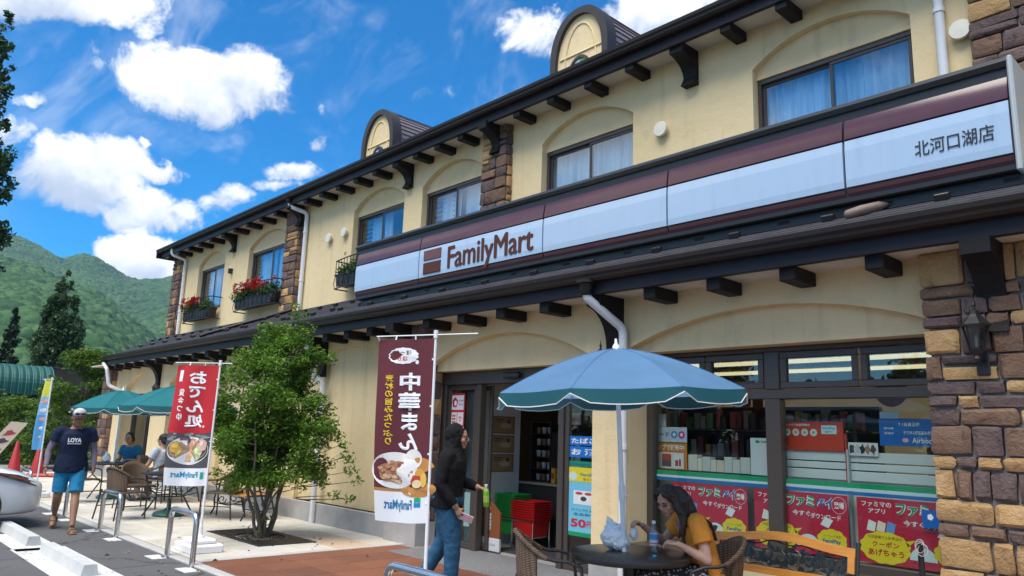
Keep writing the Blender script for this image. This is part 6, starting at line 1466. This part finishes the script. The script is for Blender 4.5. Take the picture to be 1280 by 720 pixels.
# --- woman at the near table
FAIR = skinmat('fair_skin', (.50, .29, .20)); ORG_ = clothmat('orange_tshirt', (.66, .25, .035), .4)
def _pat(t, bs, co):
    v = t.node('ShaderNodeTexVoronoi', i_Vector=co, i_Scale=38.); t.put(bs.inputs['Base Color'], t.ramp(v.outputs['Distance'], (.28, (.55, .50, .50)), (.36, (.03, .025, .03))))
PAT = mat('patterned_trousers', rough=.85, build=_pat)
WL, WF = (-3.36, 5.17, .045), faces(-.62, -.78)
t = thing('person', 'seated woman in an orange T-shirt bending over the near table', 'person', WL, WF)
J = dict(pelvis=V3(0, .03, .53), chest=V3(0, -.05, .82), neck=V3(0, -.125, .965), head=V3(0, -.265, 1.055), pitch=.55, yaw=.62, hs=.94, fwd=V3(0, -1, -.3), shL=V3(.155, -.085, .915), elL=V3(.245, -.04, .655), wrL=V3(.165, -.235, .755), shR=V3(-.155, -.10, .915), elR=V3(-.235, -.23, .72), wrR=V3(-.135, -.42, .845),
         hipL=V3(.09, -.02, .52), knL=V3(.12, -.42, .52), anL=V3(.13, -.36, .10), hipR=V3(-.09, -.02, .52), knR=V3(-.12, -.42, .52), anR=V3(-.12, -.32, .10), footL=V3(0, -1, 0), footR=V3(0, -1, 0), handL=(V3(-.5, -.8, .1), V3(-.3, .1, -1), V3(-.8, .3, .2)), handR=(V3(.35, -.75, .35), V3(.2, -.1, -1), V3(.9, .2, 0)))
R = figure(t, J, FAIR, ORG_, PAT, .006, .56, 1.8, .06, .96, .016, shoes=mat('dark_shoe'), hcurl=.6); face(t, J['head'], R, .94, eyes=False)
def ext(h, T, R_):
    h.tube([T(0, .08, .02), T(.03, .115, -.05), T(.06, .10, -.12), T(.09, .05, -.20), T(.10, .0, -.29), T(.085, -.03, -.35)], [.055, .055, .050, .044, .034, .012], HAIR, 10)
    c_ = J['head']; h.tube([T(.06, -.015, .085), T(.086, .015, .03), c_+V3(.088, .05, -.04), c_+V3(.10, .085, -.10), c_+V3(.112, .09, -.165), c_+V3(.112, .07, -.225), c_+V3(.10, .05, -.27)], [.03, .034, .036, .036, .031, .022, .008], HAIR, 10)
    for xx in (-.03, .03, .065): h.tube([T(xx, .07, .06), c_+V3(xx*1.1, .125, .0), c_+V3(xx*1.2, .15, -.06), c_+V3(xx*1.3, .165, -.12), c_+V3(xx*1.4, .15, -.17)], [.045, .052, .05, .042, .02], HAIR, 10)
    h.tube([T(-.055, -.02, .09), T(-.084, .02, .03), T(-.085, .05, -.05)], [.03, .034, .02], HAIR, 9)
    for q in (-1, 1): h.tube([T(q*.03, -.06, .105), T(q*.068, -.05, .065), T(q*.083, -.03, .01), T(q*.082, -.02, -.05)], [.02, .022, .018, .008], HAIR, 8)
hair_cap(t, J['head'], R, HAIR, .95, ext)
sp_ = MB(); sp_.tube([V3(.10, .075, .78), V3(.115, .03, .90), V3(.12, -.06, .968), V3(.11, -.155, .90), V3(.105, -.178, .80), V3(.11, -.155, .66)], .020, mat('dark_strap', (.03, .028, .03), .8), 8, flatten=.35, up=V3(0, 0, 1)); sp_.build('shoulder_strap', t, True)
fp = MB()
for (u, v, r_) in ((.02, .86, .022), (.05, .83, .018), (-.01, .82, .02), (.03, .79, .02), (.06, .87, .014), (-.03, .87, .015), (.0, .90, .015)): fp.ball(V3(u, -.175-.45*(v-.82)*.6+.02*abs(u)*10, v), (r_, .006, r_), flat((.30, .12, .45)), 9, 5, Matrix.Rotation(.45, 3, 'X'))
fp.build('shirt_print', t)
# things on the near table
def _bag(t, bs, co):
    bs.inputs['Base Color'].default_value = (.84, .85, .87, 1); bs.inputs['Transmission Weight'].default_value = 0; bs.inputs['Subsurface Weight'].default_value = .25; bs.inputs['Subsurface Radius'].default_value = (.03, .03, .03)
    n = t.noise(co, 26, 5, .7, dist=1.5); t.l.new(t.node('ShaderNodeBump', i_Strength=.9, i_Distance=.02, i_Height=n).outputs[0], bs.inputs['Normal'])
BAG = mat('white_plastic_bag', rough=.3, build=_bag)
def bag(loc, label, s=1., parent=None):
    m = MB(); m.ball((0, 0, .075), (.115, .09, .085), BAG, 16, 10); m.ball((-.03, .02, .12), (.07, .06, .07), BAG); m.ball((.05, 0, .05), (.08, .08, .06), BAG)
    m.tube([(-.03, .0, .15), (-.06, .01, .20), (-.075, 0, .235)], [.035, .02, .006], BAG, 8); m.tube([(.03, .0, .13), (.045, .02, .18), (.06, .03, .20)], [.03, .016, .005], BAG, 8)
    o = sculpt(m, 'carrier_bag', None, .007, 1, (.045, .035), BAG); o.location = loc; o.scale = (s, s, s); tag(o, label, 'bag', 'crumpled white carrier bags'); return o
bag((-3.86, 4.74, .722), 'crumpled white carrier bag on the near black table')
bag((-16.98, 4.72, .74), 'crumpled white carrier bag on the far table before the woman in blue', .9)
WB = (-3.575, 4.855, .713)
wb = thing('water_bottle', 'clear water bottle with a blue and white label on the near table', 'bottle', WB)
CLR = glass('clear_plastic', (.90, .94, .96), .5, .08)
MB().lathe([(.028, 0), (.033, .006), (.033, .05), (.031, .055), (.033, .06), (.033, .15), (.031, .17), (.014, .205), (.013, .22)], (0, 0, 0), CLR, 20).build('body', wb, True); MB().lathe([(.0334, .06), (.0334, .145)], (0, 0, 0), flat((.50, .55, .62)), 20).build('label', wb, True)
m = MB(); m.lathe([(.0338, .10), (.0338, .140)], (0, 0, 0), flat((.05, .22, .48)), 20); m.lathe([(.0338, .070), (.0338, .078)], (0, 0, 0), flat((.45, .06, .08)), 20); m.build('label_band', wb, True); MB().lathe([(.0145, .215), (.0145, .235)], (0, 0, 0), WHITE, 14).build('cap', wb)
tag(top(MB().lathe([(.014, 0), (.015, .012), (.0, .014)], (0, 0, 0), mat('cyan_cap', (.02, .35, .48), .4), 14), 'bottle_cap', 'loose turquoise bottle cap on the near table', 'cap', (-3.47, 4.72, .713)))
WM = Matrix.Translation(WL) @ Matrix.Rotation(WF, 4, 'Z')
m = MB(); m.ball((0, 0, 0), (.035, .03, .05), BAG); m.tube([(0, 0, .03), (.01, 0, .075)], [.02, .008], BAG, 8); o = sculpt(m, 'paper_napkin', None, .006, 1, (.03, .02), WHITE); o.location = WM @ V3(-.09, -.505, .79); tag(o, 'white wrapper held in the fingers of the woman in orange', 'wrapper')
# --- the two people at the far table
def seated(name_label, loc, fdir, skin, shirt, pants, hairm, lean, w, extra=None, lapz=.66, reach=.34, female=False):
    t = thing('person', name_label, 'person', loc, faces(*fdir)); d = lean
    J = dict(pelvis=V3(0, .02, .54), chest=V3(0, -.04*d, .88), neck=V3(0, -.07*d, 1.06), head=V3(0, -.10*d-.02, 1.195), pitch=.15, yaw=.1, shL=V3(.175*w, -.05*d, .985), elL=V3(.23*w, -.10, .73), wrL=V3(.12, -reach, lapz), shR=V3(-.175*w, -.05*d, .985), elR=V3(-.23*w, -.10, .73), wrR=V3(-.12, -reach, lapz),
             hipL=V3(.09, -.02, .52), knL=V3(.11, -.44, .52), anL=V3(.12, -.42, .10), hipR=V3(-.09, -.02, .52), knR=V3(-.11, -.44, .52), anR=V3(-.11, -.38, .10), footL=V3(0, -1, 0), footR=V3(0, -1, 0), handL=(V3(-.4, -1, -.1), V3(0, 0, -1), V3(-1, 0, 0)), handR=(V3(.4, -1, -.1), V3(0, 0, -1), V3(1, 0, 0)))
    R = figure(t, J, skin, shirt, pants, .010, .55, 1.85, .06, w, .018, shoes=mat('dark_shoe')); face(t, J['head'], R); hair_cap(t, J['head'], R, hairm, 1.02, extra)
    return t, J, R
seated('woman in a blue top sitting at the far table behind a white bag', (-17.35, 5.32, .02), (.66, -.75), FAIR, clothmat('blue_top', (.03, .17, .33)), clothmat('dark_trousers', (.02, .02, .025)), HAIRB, 1.6, .95, lambda h, T, R: [h.ball(T(q*.07, .03, -.03), (.026, .05, .06), HAIRB) for q in (-1, 1)], lapz=.76)
t, J, R = seated('man with glasses in a pale short sleeved shirt sitting in profile', (-15.82, 5.42, .02), (-.88, -.47), MID, clothmat('pale_shirt', (.42, .46, .54)), clothmat('grey_trousers', (.12, .125, .14)), HAIRB, .3, 1.06, None, lapz=.64)
T = lambda *a: J['head']+R @ Vector(a)
m = MB()
for q in (-1, 1): m.tube([T(q*.034+.02*math.cos(a), -.098, .002+.015*math.sin(a)) for a in np.linspace(0, 2*PI, 12)], .0022, BLACK, 5); m.tube([T(q*.054, -.096, .005), T(q*.08, -.01, .005)], .002, BLACK, 5)
m.build('glasses', t)
# ================================================================== white car
car = thing('parked_car', 'white car at the left edge with its nose towards the shop', 'car', (-13.66, 2.86, 0), 0)
PAINT = mat('white_car_paint', (.72, .74, .76), .18, spec=.6); PAINT.node_tree.nodes['Principled BSDF'].inputs['Coat Weight'].default_value = .6
DARKP = mat('black_trim', (.012, .012, .013), .35)
st = [(0, .50, .24, .50, .60), (.06, .66, .20, .62, .66), (.22, .78, .18, .735, .72), (.5, .855, .17, .82, .78), (.95, .88, .17, .90, .82), (1.35, .885, .17, .96, .86), (2.6, .885, .17, .97, .90), (3.6, .88, .18, .98, .90), (4.2, .84, .22, .95, .86), (4.45, .72, .32, .80, .74)]
vs = []
for (s, hw, zb, zt, zs) in st:
    half = [(0, zt+.02), (hw*.5, zt+.012), (hw*.78, zt-.015), (hw*.93, zs), (hw*1.0, zs-.14), (hw*.995, (zs+zb)/2), (hw*.96, zb+.08), (hw*.85, zb), (0, zb)]
    ring = half+[(-x, z) for x, z in half[-2:0:-1]]; vs += [(x, -s, z) for x, z in ring]
n = 16; N = len(st); m = MB(); m.add(vs, [(i*n+k, i*n+(k+1) % n, (i+1)*n+(k+1) % n, (i+1)*n+k) for i in range(N-1) for k in range(n)]+[tuple(range(n)), tuple((N-1)*n+k for k in range(n))[::-1]], PAINT); o = m.build('body', car, True)
sb = o.modifiers.new('s', 'SUBSURF'); sb.levels = 2; sb.render_levels = 2
g = MB(); cab = [(1.0, .76, .90, .74), (1.75, .74, 1.40, .60), (2.3, .74, 1.46, .60), (3.2, .73, 1.42, .58), (4.15, .72, 1.02, .70)]; vs = []
for (s, hb_, zt, ht) in cab:
    zb = .88; vs += [(hb_, -s, zb), (lerp(hb_, ht, .6), -s, zb+(zt-zb)*.7), (ht*.85, -s, zt), (-ht*.85, -s, zt), (-lerp(hb_, ht, .6), -s, zb+(zt-zb)*.7), (-hb_, -s, zb)]
g.add(vs, [(i*6+k, i*6+(k+1) % 6, (i+1)*6+(k+1) % 6, (i+1)*6+k) for i in range(4) for k in range(6)]+[(0, 1, 2, 3, 4, 5), (29, 28, 27, 26, 25, 24)], mat('dark_car_glass', (.015, .018, .02), .06, spec=.8)); g.build('windows', car, True)
MB().prism([(-1.72, 1.405), (-2.3, 1.475), (-3.2, 1.435), (-3.25, 1.41), (-2.3, 1.44), (-1.74, 1.38)], -.50, .50, PAINT, 'x').build('roof', car)
for sx in (-1, 1):
    for yy in (-.88, -3.58):
        w1 = MB().lathe([(.20, -.10), (.30, -.105), (.315, -.08), (.315, .08), (.30, .105), (.20, .10)], (sx*.80, yy, .315), mat('tyre', (.02, .02, .02), .8), 28, V3(1, 0, 0)); wo = w1.build('wheel', car, True)
        r_ = MB(); r_.lathe([(.205, 0), (.19, .09), (.04, .10), (.0, .104)], (sx*.80, yy, .315), mat('alloy', (.4, .4, .42), .3, metal=.8), 20, V3(sx, 0, 0)); r_.build('rim', wo, True)
    # swept lamp wrapping the corner
    h = MB(); P0 = [(.50, -.10, .625), (.66, -.20, .685), (.80, -.42, .755), (.868, -.72, .80)]; P1 = [(.535, -.055, .575), (.705, -.155, .585), (.825, -.36, .655), (.885, -.70, .775)]
    vs = [(sx*(x+.006), y+.012, z) for x, y, z in P0]+[(sx*(x+.006), y+.012, z) for x, y, z in P1]+[(sx*(x-.05), y-.03, z) for x, y, z in P0]+[(sx*(x-.05), y-.03, z) for x, y, z in P1]
    h.add(vs, [(i, i+1, 5+i, 4+i) for i in range(3)]+[(8+i, 9+i, 1+i, i) for i in range(3)]+[(4+i, 5+i, 13+i, 12+i) for i in range(3)], mat('smoked_lamp', (.035, .03, .035), .08, spec=.9)); ho = h.build('headlight', car, True)
    a = MB(); vs = [(sx*(x+.010), y+.014, z) for x, y, z in [(p[0]*.5+q_[0]*.5, p[1]*.5+q_[1]*.5, p[2]*.5+q_[2]*.5+.014) for p, q_ in zip(P0, P1)]]+[(sx*(x+.010), y+.014, z) for x, y, z in [(p[0]*.5+q_[0]*.5, p[1]*.5+q_[1]*.5, p[2]*.5+q_[2]*.5-.010) for p, q_ in zip(P0, P1)]]
    a.add(vs[1:4]+vs[5:8], [(0, 1, 4, 3), (1, 2, 5, 4)], mat('amber_lamp', (.40, .09, .04), .2)); a.build('indicator', ho)
    v_ = MB(); v_.add([(sx*.64, -.125, .44), (sx*.72, -.21, .50), (sx*.735, -.23, .34), (sx*.66, -.15, .27)], [(0, 1, 2, 3)], DARKP); v_.build('fog_vent', car)
gr2 = MB(); gr2.bbox(-.36, .36, -.08, -.005, .29, .36, DARKP, .02); gr2.build('lower_grille', car); MB().bbox(-.26, .26, -.08, .0, .50, .53, DARKP, .01).build('upper_grille', car)
pl_ = MB(); pl_.bbox(-.165, .165, -.02, .008, .385, .475, WHITE, .005); pl_.build('number_plate', car)
# ================================================================== left side objects
ab = thing('easel_sign', 'tall cream sign board leaning at the far left with dark pictures', 'sign board', (-25.1, 4.4, 0), faces(.98, -.2)); tl = .0
m = MB(); m.add([(-.95, -.02, .05), (-.45, -.02, .05), (.42, .03, 1.42), (.02, .03, 1.45), (-.95, .02, .05), (-.45, .02, .05), (.42, .07, 1.42), (.02, .07, 1.45)], [(0, 1, 2, 3), (7, 6, 5, 4), (0, 4, 5, 1), (1, 5, 6, 2), (2, 6, 7, 3), (3, 7, 4, 0)], flat((.58, .50, .38))); m.build('board', ab)
p = MB(); F = lambda u, v: (-.95+.97*v+u*(.50-.10*v), -.026+.05*v, .05+1.385*v)
for k, v in enumerate((.14, .30, .46, .62, .78)): ell(p, .5, v, .30, .055, flat([(.04, .06, .05), (.12, .10, .05), (.10, .02, .03), (.06, .05, .06), (.35, .04, .05)][k]), F, 8, jit=.35)
p.build('print', ab, fix=False); MB().bbox(-.98, -.40, -.05, .12, .0, .14, flat((.30, .02, .03)), .02).build('foot', ab)
RCONE = mat('red_cone', (.36, .015, .02), .5)
for (x, y, l) in ((-24.0, 4.45, 'red traffic cone nearer the white car, before the shrubs'), (-24.3, 5.05, 'red traffic cone next to the walking man, before the shrubs')):
    c = thing('traffic_cone', l, 'cone', (x, y, 0), .3, 'red cones at the left'); MB().lathe([(.20, .03), (.17, .10), (.035, .92), (.02, .94)], (0, 0, 0), RCONE, 20).build('cone', c, math.radians(40)); MB().bbox(-.26, .26, -.26, .26, 0, .05, RCONE, .02).build('base', c)
tag(top(MB().bbox(-.5, .5, -.12, .12, 0, .12, RCONE, .05), 'barrier_weight', 'low red weight lying on the ground beside the red cones', 'weight', (-23.6, 5.15, .0), rz=1.2))
# restaurant with green awning
rs = thing('restaurant', 'building with shade painted on its front and a green ribbed awning behind the trees', 'building', (-43., 4., 0), world=True)
MB().box(-50, -42.4, -8, 10.5, 0, 4.0, mat('shadow_painted_wall', (.045, .04, .035), .8, var=.3)).build('wall', rs); MB().box(-50.2, -42.38, -8.2, 10.7, 4.0, 4.06, mat('dark_roof', (.05, .05, .055), .7)).build('roof', rs)  # wall colour darkened to carry the shadow beneath the awning
for k in range(5): MB().bbox(-42.42, -42.36, -6+3.2*k, -4.2+3.2*k, .6, 2.2, mat('dark_car_glass'), .02).build('window', rs)
AW = mat('green_awning', (.0, .075, .060), .65, var=.08); aw = None
prof_ = [(-42.39, 4.02)]+[(-42.39+1.35*math.sin(a), 2.95+1.07*math.cos(a)) for a in np.linspace(.25, PI/2, 8)]+[(-41.03, 2.62)]
Y0, Y1 = -6., 8.7; nb_ = 52; am = MB()
for i in range(nb_):
    ya, yb = Y0+(Y1-Y0)*i/nb_, Y0+(Y1-Y0)*(i+1)/nb_; ym = (ya+yb)/2
    for (p, q_) in zip(prof_, prof_[1:]):
        am.add([(p[0], ya, p[1]), (p[0]+.03, ym, p[1]+.03), (p[0], yb, p[1]), (q_[0], ya, q_[1]), (q_[0]+.03, ym, q_[1]+.02), (q_[0], yb, q_[1])], [(0, 1, 4, 3), (1, 2, 5, 4)], AW)
awo = am.build('awning', rs)
val = MB(); wt = MB(); 
for i in range(20):
    ya, yb = Y0+(Y1-Y0)*i/20, Y0+(Y1-Y0)*(i+1)/20; low = [(-41.03, lerp(ya, yb, u), 2.62-.12-.10*math.sin(PI*u)) for u in np.linspace(0, 1, 8)]
    val.add([(-41.03, ya, 2.62)]+low+[(-41.03, yb, 2.62)], [tuple(range(10))], AW); wt.tube(low, .025, WHITE, 5)
val.build('valance', awo); wt.build('valance_trim', awo)
rib = MB().tube([(p[0]+.03, 0, p[1]+.02) for p in prof_], .016, mat('awning_rib', (.05, .20, .18), .5), 5).mesh('awning_rib', (-43, 0, 0))
for i in range(53): child(rib, 'awning_rib', awo, (0, Y0+(Y1-Y0)*i/52-4., 0))

# trees across the car park, seen mirrored in the shop glass
r = np.random.default_rng(60); n_ = 260; cs = np.c_[r.uniform(-50, 45, n_), r.uniform(-46, -40, n_), r.uniform(.6, 1., n_)]; cs[:, 2] *= (5.2+2.6*np.sin(cs[:, 0]*.31)+1.6*np.sin(cs[:, 0]*.83))*r.random(n_)**.6+1.
o = leaves('roadside_trees', clumps(cs, r.uniform(1., 2.2, n_), 60, .8, 61), .6, LF_POP, None, .7, 1., seed=62); tag(o, 'line of trees on the other side of the car park', 'trees', kind='stuff')

# thin valley air round the whole place, below the sky
hz = bpy.data.materials.new('haze'); hz.use_nodes = True; t_ = NT(hz.node_tree); t_.n.clear()
pv = t_.node('ShaderNodeVolumePrincipled', i_Color=(.52, .74, 1., 1), i_Density=.00012, i_Anisotropy=.1); t_.l.new(pv.outputs[0], t_.node('ShaderNodeOutputMaterial').inputs['Volume'])
o = MB().box(-2600, 2600, -2600, 2600, -2., 440., hz).build('haze'); o['kind'] = 'stuff'
